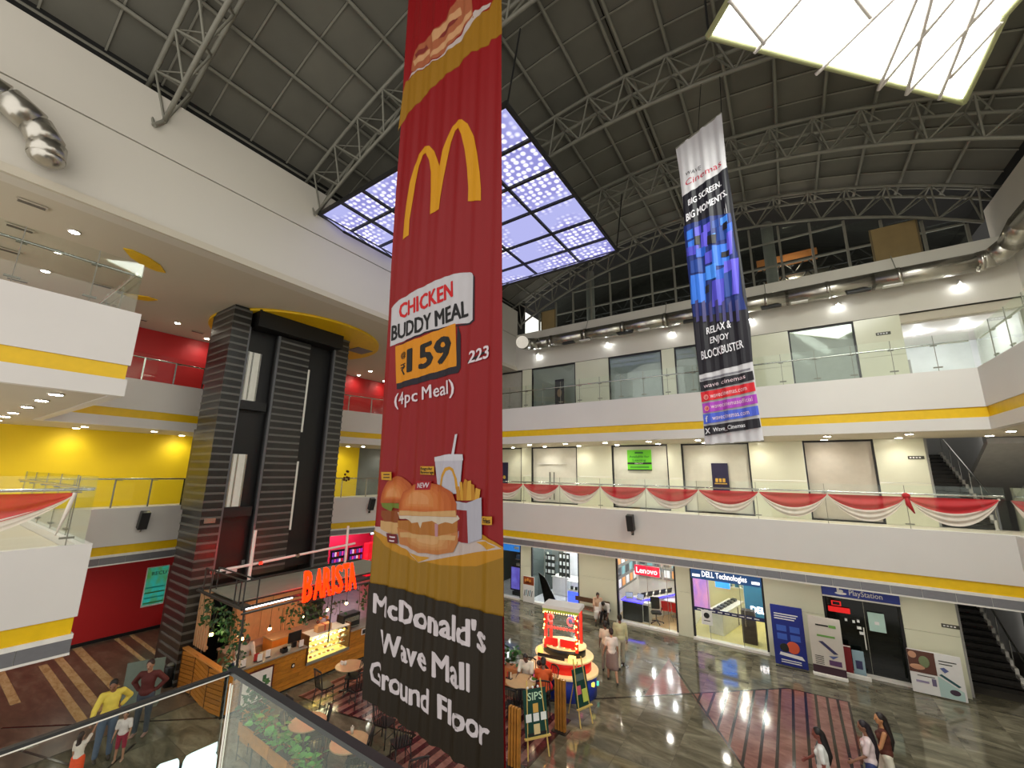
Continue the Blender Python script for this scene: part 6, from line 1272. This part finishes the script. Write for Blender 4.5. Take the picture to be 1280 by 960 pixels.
for (px, py, tx, ty, l) in ((397, 838, -11.93, 8.97, 'black spindle chair at the left of the table by the counter'), (456, 840, -11.93, 8.97, 'black spindle chair at the right of the table by the counter, against the banner'), (454, 822, -11.93, 8.97, 'black spindle chair behind the table by the counter'),
        (362, 870, -11.2, 7.6, 'black spindle chair standing alone near the counter above the near rail'), (412, 884, -10.2, 6.62, 'black spindle chair with its back seen just above the dark rail, middle'), (464, 913, -8.75, 6.75, 'black spindle chair with its back seen just above the dark rail, right'),
        (353, 893, -10.2, 6.62, 'black spindle chair left of the table behind the glass'), (403, 920, -10.2, 6.62, 'black spindle chair right of the table behind the glass'), (474, 882, -9.4, 9.3, 'black spindle chair half behind the lower left edge of the banner'),
        (508, 905, -9.2, 8.2, 'black spindle chair peeping under the bottom edge of the banner'), (524, 948, -7.4, 7.4, 'black spindle chair on the rose paving at the very bottom'), (450, 945, -8.75, 6.75, 'black spindle chair behind the near planter leaves'),
        (636, 862, -7.1, 11.3, 'black spindle chair left of the customers table beside the banner'), (652, 862, -7.1, 11.3, 'black spindle chair in front of the customers table')):
    p = atz(px, py, 0.95); d = Vector((tx-p.x, ty-p.y)).normalized()*0.27; x, y = p.x+d.x, p.y+d.y; rz = face(p.x, p.y, tx, ty)
    if cp is None: cp = chairproto(x, y, rz, l); cch = tree(cp)
    else: dup(cp, (x, y, 0), rz, l, None, cch)
dup(cp, (-6.47, 11.5, 0), face(-6.47, 11.5, -6.95, 12.4), 'black spindle chair under the customer in the orange shirt', None, cch)
dup(cp, (-7.3, 12.0, 0), face(-7.3, 12.0, -7.1, 11.3), 'black spindle chair under the customer in the white shirt', None, cch)
dup(cp, (-6.6, 12.0, 0), face(-6.6, 12.0, -7.0, 11.3), 'black spindle chair under the customer in red', None, cch)
# slatted wooden posts and easels at the terrace edge
for i, (x, y, l) in enumerate(((-5.72, 11.1, 'tall slatted wooden post beside the far easel'), (-5.98, 9.25, 'tall slatted wooden post at the bottom beside the near easel'))):
    t = thing('slatted_post', l, 'post', (x, y, 0), 0, 'slatted posts of the terrace')
    for k in range(4): rbox('slat', (-0.12+0.08*k, 0, 0.62), (0.06, 0.10, 1.22), M_wood, t, 0.006)
    box('base_plate', (0, 0, 0.01), (0.42, 0.3, 0.02), M_black, t)
def easel(px0, py0, px1, py1, label, x, y, rz, w, h):
    t = thing('easel_sign', label, 'easel', (x, y, 0), rz); tl = -0.22
    R = Matrix.Rotation(tl, 3, 'X'); Me = mat('easel_wood', (206, 176, 96), 0.5)
    for s in (-1, 1): cyl('leg', (s*w*0.45, -0.12, 0), (s*w*0.3, 0.22, 1.55), 0.018, Me, t)
    cyl('rear_leg', (0, 0.6, 0), (0, 0.2, 1.45), 0.016, Me, t); box('ledge', (0, -0.06, 0.42), (w*1.1, 0.07, 0.03), Me, t)
    o = box('board', (0, 0.08, 0.42+h/2), (w, 0.03, h), ink('easel_green', (16, 60, 50)), t, rot=(tl, 0, 0))
    return t, R, w, h
t, R, w, h = easel(0, 0, 0, 0, 'near easel sign with a dark green coffee poster at the bottom, beside the banner', -5.75, 9.9, 0.95, 0.62, 0.95)
def onb(z, dy=-0.022): return (0, 0.08+(z-h/2)*-math.tan(-0.22)*-1*0+(z-h/2)*0.22+dy, 0.42+z)
def bp(x, z, ww, hh, m): p = onb(z); return box('printed_block', (x, p[1], p[2]), (ww, 0.006, hh), m, t, rot=(-0.22, 0, 0))
q = [Vector((-0.2, onb(0.72)[1], 0.42+0.72)), Vector((0.2, onb(0.72)[1], 0.42+0.72)), Vector((0.2, onb(0.88)[1], 0.42+0.88)), Vector((-0.2, onb(0.88)[1], 0.42+0.88))]
quadtext('lettering', 'SIPS', q, ink('mint2', (190, 220, 190)), t, (0, -0.004, 0), 0.01, world=False)
bp(0.0, 0.56, 0.14, 0.18, ink('coffee', (206, 160, 80)))
for k in range(3): bp(-0.2+0.2*k, 0.38, 0.15, 0.16, Mw)
bp(0, 0.15, 0.16, 0.2, ink('coffee2', (214, 190, 140))); bp(0, 0.06, 0.5, 0.06, M_ink)
for k in range(3): p = onb(0.95+0.04); ball('clip', (-0.18+0.14*k, p[1], 0.42+0.98), 0.03, Mw, t)
t, R, w, h = easel(0, 0, 0, 0, 'far easel sign with a colourful dark poster beside the slatted post', -5.35, 11.75, 1.2, 0.5, 0.9)
bp(0, 0.68, 0.3, 0.16, ink('slate3', (90, 104, 100))); bp(-0.1, 0.4, 0.14, 0.2, ink('pinkpic', (206, 90, 110))); bp(0.1, 0.25, 0.2, 0.3, ink('limepic', (190, 200, 90)))

# ================================================================== SWEET KIOSK
KX, KY = -6.6, 13.1
t = thing('sweet_kiosk', 'round red and white sweet kiosk with a lit frame, white roof and blue base', 'kiosk', (KX, KY, 0), math.radians(10)); t.scale = (0.80, 0.80, 0.97)
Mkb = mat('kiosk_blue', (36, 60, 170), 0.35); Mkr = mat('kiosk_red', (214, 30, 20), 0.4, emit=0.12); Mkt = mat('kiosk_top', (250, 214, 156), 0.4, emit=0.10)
def cyln(n, c, r, z0, z1, m, sy=1.0, k=28):
    o = MB().lathe((0, 0, 0), [(r, z0), (r, z1)], k).build(n, m, t); o.location = (c[0], c[1], 0); o.scale = (1, sy, 1); return o
cyln('base_drum', (0, 0), 1.28, 0.0, 0.62, Mkb, 0.8); cyln('lower_ledge', (0, 0), 1.36, 0.62, 0.70, Mkt, 0.8); cyln('middle_drum', (0, 0), 1.08, 0.70, 1.02, Mkr, 0.8); cyln('upper_ledge', (0, 0), 1.18, 1.02, 1.08, Mkt, 0.8); cyln('inner_drum', (0, 0.05), 0.86, 1.08, 1.3, M_black, 0.7); cyln('shelf_top', (0, 0.05), 0.9, 1.3, 1.35, Mkt, 0.7); 
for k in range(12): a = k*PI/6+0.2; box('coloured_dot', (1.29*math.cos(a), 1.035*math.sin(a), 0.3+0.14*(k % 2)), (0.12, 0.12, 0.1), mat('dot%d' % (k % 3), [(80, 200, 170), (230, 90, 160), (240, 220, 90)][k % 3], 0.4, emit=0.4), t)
for i, (x, w) in enumerate(((-0.35, 0.5), (0.3, 0.6))): box('red_fascia', (x, -0.5, 1.5), (w, 0.04, 0.22), Mkr, t)
for x in (-0.64, 0.64):
    for y in (-0.38, 0.3): rbox('post', (x, y, 1.85), (0.12, 0.1, 1.2), mat('post_red', (196, 40, 34), 0.4), t, 0.01)
rbox('roof', (0, -0.04, 2.5), (1.56, 0.86, 0.12), M_white, t, 0.02); box('roof_edge', (0, -0.46, 2.42), (1.5, 0.03, 0.08), mat('lime_glow', (150, 160, 60), 0.5, emit=0.1), t)
Mled = emat('kiosk_led', (255, 190, 80), 7.0); led0 = None
r = random.Random(4)
lm = MB()
for k in range(26): lm.sph((r.choice((-0.64, 0.64))+r.uniform(-.09, .09), -0.45, 1.35+r.random()*1.05), 0.022, 6, 4)
for k in range(14): lm.sph((-0.65+k*0.1, -0.46, 2.36), 0.018, 6, 4)
o = lm.build('fairy_lights', Mled, t); o['kind'] = 'stuff'
for i in range(5):
    a = -0.5+0.25*i; MB().lathe((a, -0.42, 1.35), [(0.09, 0), (0.1, 0.12), (0.06, 0.2)], 12).build('sweet_jar', mat('jar%d' % (i % 3), [(240, 190, 120), (200, 90, 70), (220, 220, 200)][i % 3], 0.2), t)
box('hanging_rail', (0, -0.45, 1.98), (1.2, 0.02, 0.02), M_chrome, t)
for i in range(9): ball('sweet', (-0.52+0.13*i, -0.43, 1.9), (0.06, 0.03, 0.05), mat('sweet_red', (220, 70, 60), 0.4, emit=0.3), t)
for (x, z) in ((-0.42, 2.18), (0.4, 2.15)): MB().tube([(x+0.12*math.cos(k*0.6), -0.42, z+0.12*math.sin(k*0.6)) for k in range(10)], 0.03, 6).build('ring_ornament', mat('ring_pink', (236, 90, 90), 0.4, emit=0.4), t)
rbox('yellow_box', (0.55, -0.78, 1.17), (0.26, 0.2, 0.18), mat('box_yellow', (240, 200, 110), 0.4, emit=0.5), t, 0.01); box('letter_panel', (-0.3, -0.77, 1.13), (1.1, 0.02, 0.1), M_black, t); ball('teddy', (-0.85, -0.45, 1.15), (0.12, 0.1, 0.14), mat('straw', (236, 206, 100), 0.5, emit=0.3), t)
lampobj('POINT', 'lamp', t, (0, -0.2, 2.3), 16, (1, 0.72, 0.42), shadow_soft_size=0.2); lampobj('POINT', 'lamp', t, (0.9, -0.9, 1.5), 2.5, (1, 0.72, 0.42), shadow_soft_size=0.15); lampobj('POINT', 'lamp', t, (-0.9, -0.8, 1.5), 2.0, (1, 0.72, 0.42), shadow_soft_size=0.15)

# ================================================================== COSMETICS SHOP BEHIND THE CAFE
Mpk = mat('pink_wall', (206, 30, 70), 0.5, var=0.1)
s = sthing('wall_left'); 
box('shop_back', (XL-2.6, 16.4, 1.67), (0.1, 7.4, 3.34), Mpk, s); box('shop_floor', (XL-1.3, 16.4, -0.02), (2.6, 7.4, 0.03), Mfl, s); box('shop_ceiling', (XL-1.3, 16.4, 3.36), (2.6, 7.4, 0.04), M_white, s); box('shop_end', (XL-1.3, 12.85, 1.67), (2.6, 0.1, 3.3), Mpk, s); box('shop_end', (XL-1.3, W+0.1, 1.67), (2.6, 0.1, 3.3), Mpk, s)
t = thing('ceiling_light', 'dazzling white ceiling tray light in the pink shop behind the cafe', 'ceiling light', (XL-1.4, 16.6, 3.2)); box('diffuser', (0, 0, 0), (0.8, 4.2, 0.04), emat('tray_glow', (255, 236, 246), 3.0), t); box('frame', (0, 0, 0.04), (0.9, 4.3, 0.03), M_trimw, t); lampobj('AREA', 'lamp', t, (0, 0, -0.05), 14, (1, 0.92, 0.96), shape='RECTANGLE', size=0.8, size_y=4)
for i in range(4):
    t = thing('product_rack', '%s rack of coloured bottles from the left in the pink shop' % ordn(i), 'rack', (XL-0.9, 13.9+1.25*i, 0), 0, 'racks in the pink shop')
    box('frame', (-0.1, 0, 0.9), (0.12, 1.0, 1.8), M_black, t)
    for r_ in range(4):
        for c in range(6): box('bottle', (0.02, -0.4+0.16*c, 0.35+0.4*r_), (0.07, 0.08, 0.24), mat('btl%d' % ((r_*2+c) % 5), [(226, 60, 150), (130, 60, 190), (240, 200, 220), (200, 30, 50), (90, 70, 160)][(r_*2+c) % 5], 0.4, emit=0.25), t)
t = thing('shop_sign', 'small white lit sign in the red corner of the shop behind the cafe', 'sign', (XL-0.3, 18.6, 2.55)); rbox('panel', (0, 0, 0.12), (0.06, 0.9, 0.3), M_black, t, 0.01); box('light_face', (0.035, 0, 0.12), (0.01, 0.82, 0.2), emat('sign_pale', (210, 220, 250), 1.8), t)
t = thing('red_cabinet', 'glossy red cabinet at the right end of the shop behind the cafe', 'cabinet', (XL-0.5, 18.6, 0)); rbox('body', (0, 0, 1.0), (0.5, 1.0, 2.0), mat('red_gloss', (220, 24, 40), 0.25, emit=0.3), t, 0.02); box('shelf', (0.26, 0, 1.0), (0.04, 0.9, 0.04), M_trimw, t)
# glass panel, black bin, lit letters
t = thing('screen_stand', 'pale frameless glass panel standing behind the man in the maroon top', 'panel', (-15.95, 5.05, 0), 1.15); box('pane', (0, 0, 0.62), (0.85, 0.02, 1.2), mat('frosted', (110, 124, 114), 0.15), t); box('base', (0, 0, 0.015), (0.8, 0.3, 0.03), M_steel, t)
t = thing('waste_bin', 'small black bin at the foot of the cafe end wall', 'bin', (-16.75, 5.95, 0)); MB().lathe((0, 0, 0), [(0.14, 0), (0.17, 0.55), (0.15, 0.6)], 14).build('body', M_black, t); MB().lathe((0, 0, 0.6), [(0.12, 0), (0.08, 0.04)], 14).build('lid', M_steel, t)
t = thing('illuminated_letters', 'white glowing logo letters at the near glass at the bottom', 'sign', (-1.5, 0.3, 4.8)); O = Vector(t.location)  # glowing shapes for lit letters showing in the glass; their sign is invented
Mil = emat('ice_glow', (196, 232, 240), 0.42)
def lz(pts, nm='letter'):
    P_ = [atz(x, y, 4.8) for x, y in pts]; mb = MB(); n = len(P_); mb.add([p-O for p in P_]+[p-O-Vector((0, 0, 0.04)) for p in P_], [tuple(range(n))]+[tuple(reversed(range(n, 2*n)))]+[(i, n+i, n+(i+1) % n, (i+1) % n) for i in range(n)]); return mb.build(nm, Mil, t)
lz([(193, 962), (200, 955), (215, 950), (222, 948), (224, 951), (224, 956), (222, 970), (195, 975)])
lz([(227, 960), (229, 952), (233, 945), (240, 941), (272, 927), (272, 931), (268, 936), (259, 936.5), (251, 940), (246, 948), (250, 946), (262, 941), (269, 940), (271.5, 944), (270.5, 954), (267, 966), (257, 966), (256, 955), (252, 954), (246, 958), (244, 966), (227, 966)])
box('carrier', atz(248, 975, 4.74)-O, (0.5, 0.1, 0.02), M_black, t)
# ================================================================== PEOPLE
def remesh(name, mb, vox, m, parent, smooth=1):
    me = mb.mesh(name, m); o = bpy.data.objects.new(name, me); COL.objects.link(o)
    md = o.modifiers.new('r', 'REMESH'); md.mode = 'VOXEL'; md.voxel_size = vox; md.use_smooth_shade = True
    if smooth: s = o.modifiers.new('s', 'SMOOTH'); s.iterations = smooth; s.factor = 0.6
    dg = bpy.context.evaluated_depsgraph_get(); n = bpy.data.meshes.new_from_object(o.evaluated_get(dg)); bpy.data.objects.remove(o)
    n.name = name
    if not n.materials: n.materials.append(m)
    return link(bpy.data.objects.new(name, n), parent)
def cap(mb, a, b, ra, rb): mb.cone(a, b, ra, rb, 12); mb.sph(a, ra, 12, 8); mb.sph(b, rb, 12, 8)
Rx = lambda a: Matrix.Rotation(a, 3, 'X'); Ry = lambda a: Matrix.Rotation(a, 3, 'Y'); Rz = lambda a: Matrix.Rotation(a, 3, 'Z')
DR = math.radians
def person(label, loc, rz, skin=(150, 104, 78), hair=(22, 16, 14), top=None, bottom=None, pose=None, s=1.0, female=False, sleeves=0.9, long_hair=0, skirt=None, shoe=(40, 36, 34), strap=None, vox=0.014, name='person', longleg=True):
    """faces +y; arms/legs: (swing fwd, out, bend) degrees; seat = hip height for sitting"""
    ps = dict(lean=0, head=(0, 0), armL=(5, 8, 15), armR=(5, 8, 15), legL=(0, 2, 0), legR=(0, 2, 0), seat=None, twist=0); ps.update(pose or {})
    t = thing(name, label, 'person', loc, rz); t.scale = (s, s, s)
    Msk = mat('skin_%d' % skin[0], skin, 0.5, var=0.04); Mha = mat('hair_%d' % hair[0], hair, 0.55); Mto = mat('cloth_%d_%d_%d' % tuple(top[:3]), top[:3], 0.75, var=0.06, scale=14) if top else None; Mbo = mat('cloth_%d_%d_%d' % tuple(bottom[:3]), bottom[:3], 0.75, var=0.07, scale=14) if bottom else None
    f = 0.9 if female else 1.0; sw = 0.165*f+0.015
    TL, SL = 0.43, 0.41
    legs = {}
    for sd, k in ((-1, 'legL'), (1, 'legR')):
        sg, o_, bd = ps[k]; R = Ry(DR(-sd*o_))@Rx(DR(sg)); d = R@Vector((0, 0, -1)); kn = Vector((sd*0.09, 0, 0))+d*TL
        d2 = Ry(DR(-sd*o_))@Rx(DR(sg-bd))@Vector((0, 0, -1)); an = kn+d2*SL; legs[sd] = [Vector((sd*0.09, 0, 0)), kn, an]
    low = min(l[2].z for l in legs.values()); hz = ps['seat'] if ps['seat'] else -low+0.075
    H = Vector((0, 0, hz)); T = Rz(DR(ps['twist']))@Rx(DR(-ps['lean'])); U = T@Vector((0, 0, 1)); F_ = T@Vector((0, 1, 0)); X_ = T@Vector((1, 0, 0))
    for l in legs.values():
        for i in range(3): l[i] = l[i]+H
    ch = H+U*0.33; sh = H+U*0.49; nk = H+U*0.53
    HR = T@Rz(DR(ps['head'][1]))@Rx(DR(-ps['head'][0])); hc = nk+HR@Vector((0, 0.015, 0.16))
    arms = {}
    for sd, k in ((-1, 'armL'), (1, 'armR')):
        sg, o_, bd = ps[k][:3]; inn = ps[k][3] if len(ps[k]) > 3 else 0
        R = T@Ry(DR(-sd*o_))@Rx(DR(sg)); S0 = sh+X_*(sd*sw)-U*0.02; E0 = S0+R@Vector((0, 0, -0.29)); R2 = R@Rx(DR(bd)); R2 = R@Ry(DR(0))@Rz(DR(sd*inn))@Rx(DR(bd)); d2 = R2@Vector((0, 0, -1)); W0 = E0+d2*0.245; arms[sd] = (S0, E0, W0, R2)
    b = MB()      # one continuous body
    b.sph(H+U*0.02, (0.15*f+0.01, 0.105, 0.12), 14, 10, T); b.sph(H+U*0.2, (0.125*f, 0.09, 0.16), 14, 10, T); b.sph(ch, (0.145*f, 0.1, 0.17), 14, 10, T); cap(b, sh-X_*sw*0.8-U*0.03, sh+X_*sw*0.8-U*0.03, 0.06*f, 0.06*f)
    if female:
        for sd in (-1, 1): b.sph(ch+X_*sd*0.07+F_*0.07+U*0.02, 0.06, 10, 8)
    cap(b, nk-U*0.05, hc-HR@Vector((0, 0.01, 0.06)), 0.055*f, 0.048*f)
    b.sph(hc+HR@Vector((0, 0, 0.01)), (0.074, 0.092, 0.108), 16, 12, HR); b.sph(hc+HR@Vector((0, 0.028, -0.055)), (0.052, 0.06, 0.055), 12, 8, HR)
    b.cone(hc+HR@Vector((0, 0.085, 0.02)), hc+HR@Vector((0, 0.105, -0.022)), 0.008, 0.017, 8)
    for sd in (-1, 1): b.sph(hc+HR@Vector((sd*0.076, -0.005, -0.008)), (0.01, 0.02, 0.03), 8, 6, HR)
    for sd in (-1, 1):
        S0, E0, W0, R2 = arms[sd]; cap(b, S0, E0, 0.05*f, 0.039*f); cap(b, E0, W0, 0.038*f, 0.026*f)
        hd = R2@Vector((0, 0, -1)); hx = R2@Vector((0, 1, 0)); hn = R2@Vector((1, 0, 0))
        pc = W0+hd*0.055; b.sph(pc, (0.016, 0.038, 0.052), 10, 8, R2)
        for k, (o_, L) in enumerate(((-0.028, 0.06), (-0.01, 0.075), (0.009, 0.08), (0.027, 0.07))):
            p0 = pc+hx*o_+hd*0.035; p1 = p0+hd*L*0.5-hn*sd*0.006; p2 = p1+hd*L*0.42-hn*sd*0.022; cap(b, p0, p1, 0.0095, 0.009); cap(b, p1, p2, 0.009, 0.008)
        p0 = W0+hd*0.03+hx*0.03; p1 = p0+hx*0.03+hd*0.03-hn*sd*0.01; cap(b, p0, p1, 0.012, 0.01); cap(b, p1, p1+hd*0.028, 0.010, 0.009)
        a, k_, n_ = legs[sd]; cap(b, a, k_, 0.082*f+0.004, 0.054); cap(b, k_, n_, 0.05, 0.034); b.sph(k_.lerp(n_, 0.28)-Vector((0, 0.012, 0)), 0.05, 10, 8)
    remesh('body', b, vox*0.9, Msk, t, 2)
    for sd in (-1, 1): ball('eye', hc+HR@Vector((sd*0.032, 0.082, 0.014)), (0.011, 0.008, 0.008), M_black, t)
    o = box('mouth', hc+HR@Vector((0, 0.086, -0.058)), (0.04, 0.008, 0.008), mat('lips', (120, 60, 54), 0.5), t); o.rotation_euler = HR.to_euler()
    h = MB(); h.sph(hc+HR@Vector((0, -0.018, 0.035)), (0.084, 0.094, 0.098), 14, 10, HR); h.sph(hc+HR@Vector((0, -0.055, -0.02)), (0.07, 0.05, 0.075), 12, 8, HR)
    if long_hair:
        p0 = hc+HR@Vector((0, -0.07, 0)); p1 = nk-F_*0.09-U*0.05; p2 = nk-F_*0.125-U*long_hair*0.55; p3 = nk-F_*0.12-U*long_hair; cap(h, p0, p1, 0.075, 0.065); cap(h, p1, p2, 0.065, 0.06); cap(h, p2, p3, 0.055, 0.02)
    elif female: h.sph(hc+HR@Vector((0, -0.12, 0.0)), 0.045, 10, 8)
    remesh('hair', h, 0.016, Mha, t, 1)
    if Mto:
        c = MB(); e = 0.016
        c.sph(H+U*0.06, (0.158*f+e, 0.112+e, 0.13), 14, 10, T); c.sph(H+U*0.2, (0.135*f+e, 0.1+e, 0.17), 14, 10, T); c.sph(ch, (0.15*f+e, 0.105+e, 0.175), 14, 10, T); cap(c, sh-X_*sw*0.8-U*0.03, sh+X_*sw*0.8-U*0.03, 0.062*f+e*0.7, 0.062*f+e*0.7)
        if female:
            for sd in (-1, 1): c.sph(ch+X_*sd*0.07+F_*0.075+U*0.02, 0.068, 10, 8)
        for sd in (-1, 1):
            S0, E0, W0, R2 = arms[sd]
            if sleeves > 0: L = min(1, sleeves*2); cap(c, S0, S0.lerp(E0, L), 0.052*f+e, 0.045*f+e)
            if sleeves > 0.5: cap(c, E0, E0.lerp(W0, (sleeves-0.5)*2), 0.041*f+e, 0.032*f+e)
        remesh('shirt', c, 0.02, Mto, t, 2)
    if Mbo and not skirt:
        c = MB(); c.sph(H+U*0.0, (0.155*f+0.014, 0.115, 0.12), 14, 10, T)
        for sd in (-1, 1): a, k_, n_ = legs[sd]; cap(c, a, k_, 0.09*f+0.012, 0.07); (cap(c, k_, k_.lerp(n_, 0.93), 0.068, 0.055) if len(bottom) < 4 else None)
        remesh('trousers', c, 0.02, Mbo, t, 2)
    if skirt:
        c = MB(); c.sph(H, (0.155*f+0.016, 0.118, 0.12), 14, 10, T)
        for sd in (-1, 1): a, k_, n_ = legs[sd]; e_ = k_.lerp(n_, skirt[3]) if len(skirt) > 3 else k_; cap(c, a, k_, 0.115, 0.11); cap(c, k_, e_, 0.11, 0.10)
        a, k_ = legs[-1][0].lerp(legs[1][0], .5), legs[-1][1].lerp(legs[1][1], .5); cap(c, a, k_, 0.13, 0.13)
        remesh('skirt', c, 0.024, mat('cloth_%d_%d_%d' % tuple(skirt[:3]), skirt[:3], 0.75, var=0.06, scale=14), t, 2)
    for sd in (-1, 1):
        an = legs[sd][2]; kd = (legs[sd][1]-an).normalized(); fw = Vector((0, 1, 0)); fw = (fw-kd*fw.dot(kd)); fw = Vector((fw.x, fw.y, min(0.0, fw.z)*0.3)).normalized()
        c = MB(); b0 = an-Vector((0, 0, 0.03)); cap(c, b0-fw*0.04, b0+fw*0.08, 0.036, 0.038); c.sph(b0+fw*0.12-Vector((0, 0, 0.008)), (0.04, 0.05, 0.028), 10, 6); remesh('shoe', c, 0.014, mat('shoe_%d' % shoe[0], shoe, 0.5), t, 1)
    if strap: 
        MB().tube([sh+X_*0.1+F_*0.07, ch+F_*0.13, H+U*0.15-X_*0.12+F_*0.11], 0.012, 6).build('bag_strap', mat('strap', strap, 0.6), t)
    return t
def fto(x, y, tx, ty): return math.atan2(ty-y, tx-x)-PI/2
SIT = dict(seat=0.50)
person('man in a yellow shirt and blue jeans with a hand on his hip, lower left', (-13.95, 3.86, 0), fto(-13.95, 3.86, -11.5, 3.6), (140, 98, 76), (34, 26, 24), (226, 204, 84), (88, 104, 128), dict(head=(25, -20), armL=(-25, 42, 88, 80), armR=(25, 25, 35)), 1.0, sleeves=0.9, shoe=(60, 52, 46))
person('man in a dark maroon hooded top and dark jeans, hands on hips, lower left', (-14.38, 4.66, 0), fto(-14.38, 4.66, -12.0, 2.6), (160, 120, 96), (40, 16, 14), (84, 28, 24), (62, 70, 82), dict(head=(12, 0), armL=(-20, 38, 85, 75), armR=(-20, 38, 85, 75)), 1.02, sleeves=0.95, shoe=(150, 120, 110))
person('small child in a white top and orange skirt below the man in yellow', (-13.25, 3.28, 0), fto(-13.25, 3.28, -14, 4.2), (170, 124, 98), (40, 20, 18), (226, 216, 206), None, dict(head=(-10, 0), armR=(120, 20, 10)), 0.62, True, 0.4, 0.1, (236, 80, 26), (200, 90, 60))
person('small child in a white printed shirt and crimson shorts between the two men', (-13.58, 4.08, 0), fto(-13.58, 4.08, -12, 3), (170, 124, 98), (60, 40, 34), (214, 206, 204), (150, 30, 60, 1), dict(head=(10, 10), armL=(20, 15, 30)), 0.6, False, 0.4, 0, None, (170, 140, 120))
person('woman with long dark hair in a white tee walking at the bottom right', (-0.02, 11.62, 0), fto(0, 11.6, -3, 11.9), (130, 70, 60), (20, 14, 14), (222, 222, 218), (150, 170, 196), dict(head=(10, 15), legL=(16, 2, 5), legR=(-12, 2, 8), armR=(20, 8, 30), armL=(-5, 8, 15)), 0.96, True, 0.35, 0.36, strap=(90, 110, 110))
person('woman with very long dark hair, pale pink blouse and blue jeans, bottom right', (0.80, 12.5, 0), fto(0.8, 12.5, -2.5, 12.6), (140, 80, 66), (28, 18, 26), (226, 208, 208), (50, 62, 110), dict(head=(12, 10), legL=(14, 2, 5), legR=(-12, 2, 8), armL=(15, 8, 40)), 0.96, True, 0.4, 0.5)
person('woman in a brown sleeveless top and white trousers, rightmost of the three', (1.12, 13.0, 0), fto(1.12, 13.0, -2.5, 12.9), (196, 140, 96), (34, 18, 16), (92, 44, 32), (222, 216, 198), dict(head=(5, 20), legL=(-10, 2, 6), legR=(14, 2, 5), armL=(20, 8, 30)), 0.98, True, 0.0, 0.42)
person('woman in a white top and greyish skirt walking away past the kiosk', (-5.50, 14.42, 0), fto(-5.5, 14.4, -7, 17), (190, 140, 112), (40, 20, 22), (226, 214, 206), None, dict(legL=(14, 2, 5), legR=(-14, 2, 12), armL=(10, 10, 25)), 0.95, True, 0.35, 0, (136, 116, 110), (60, 40, 40))
person('man in a pale yellow shirt and cream trousers walking beside the woman in white', (-5.62, 15.62, 0), fto(-5.6, 15.6, -7, 18), (110, 74, 58), (24, 20, 20), (206, 202, 160), (196, 188, 166), dict(legL=(-14, 2, 10), legR=(18, 2, 5)), 1.02, sleeves=0.95, shoe=(50, 40, 36))
person('dark-haired person half hidden between the walking woman and man', (-5.95, 15.05, 0), fto(-5.9, 15, -7, 18), (120, 80, 62), (34, 18, 18), (210, 196, 180), (150, 140, 130), dict(), 0.92, True, 0.4)
person('woman with a hair bun, beige top and white skirt, seated on the bench', (-8.05, 19.5, 0), fto(-8, 19.4, -7.4, 18.2), (170, 116, 86), (50, 30, 22), (206, 172, 144), None, dict(seat=0.56, lean=12, head=(25, 0), legL=(82, 6, 82), legR=(82, 6, 82), armL=(35, 8, 50), armR=(35, 8, 50)), 0.97, True, 0.5, 0, (224, 218, 212, 0.5), (60, 40, 34))
person('man in a white shirt and black trousers leaning forward on the bench', (-7.62, 19.5, 0), fto(-7.6, 19.4, -7.4, 17.5), (110, 74, 58), (20, 16, 16), (220, 214, 208), (22, 20, 22), dict(seat=0.56, lean=48, head=(25, 0), legL=(80, 12, 80), legR=(80, 12, 80), armL=(60, 5, 40), armR=(60, 5, 40)), 1.0, sleeves=0.5)
person('customer in an orange shirt seated with his back to the view at the table', (-6.47, 11.5, 0), fto(-6.47, 11.5, -6.95, 12.4), (120, 84, 64), (26, 20, 18), (206, 84, 28), (40, 38, 40), dict(seat=0.54, lean=14, head=(15, 0), legL=(84, 8, 84), legR=(84, 8, 84), armL=(45, 8, 60), armR=(45, 8, 60)), 1.04, sleeves=0.6)
person('customer in a white shirt seated at the far side of the kiosk-side table', (-7.3, 12.0, 0), fto(-7.3, 12.0, -7.1, 11.3), (96, 66, 52), (24, 20, 18), (226, 222, 206), (40, 38, 44), dict(seat=0.54, lean=16, head=(20, 0), legL=(84, 8, 84), legR=(84, 8, 84), armL=(45, 8, 60), armR=(45, 8, 60)), 1.0, sleeves=0.4)
person('customer in a bright red dress seated at the right of the table', (-6.6, 12.0, 0), fto(-6.6, 12.0, -7.0, 11.3), (190, 140, 110), (40, 24, 20), (206, 24, 44), None, dict(seat=0.54, lean=18, head=(25, 0), legL=(84, 8, 84), legR=(84, 8, 84), armL=(45, 8, 60), armR=(45, 8, 60)), 0.96, True, 0.4, 0.2, (206, 24, 44))
person('barista in a pale grey shirt standing behind the cafe counter', (-14.5, 7.0, 0), fto(-14.5, 7.0, -12, 6.4), (110, 76, 60), (50, 24, 20), (176, 166, 158), (50, 50, 60), dict(head=(35, 0), lean=12, armL=(40, 10, 50), armR=(40, 10, 50)), 1.0, sleeves=0.9)
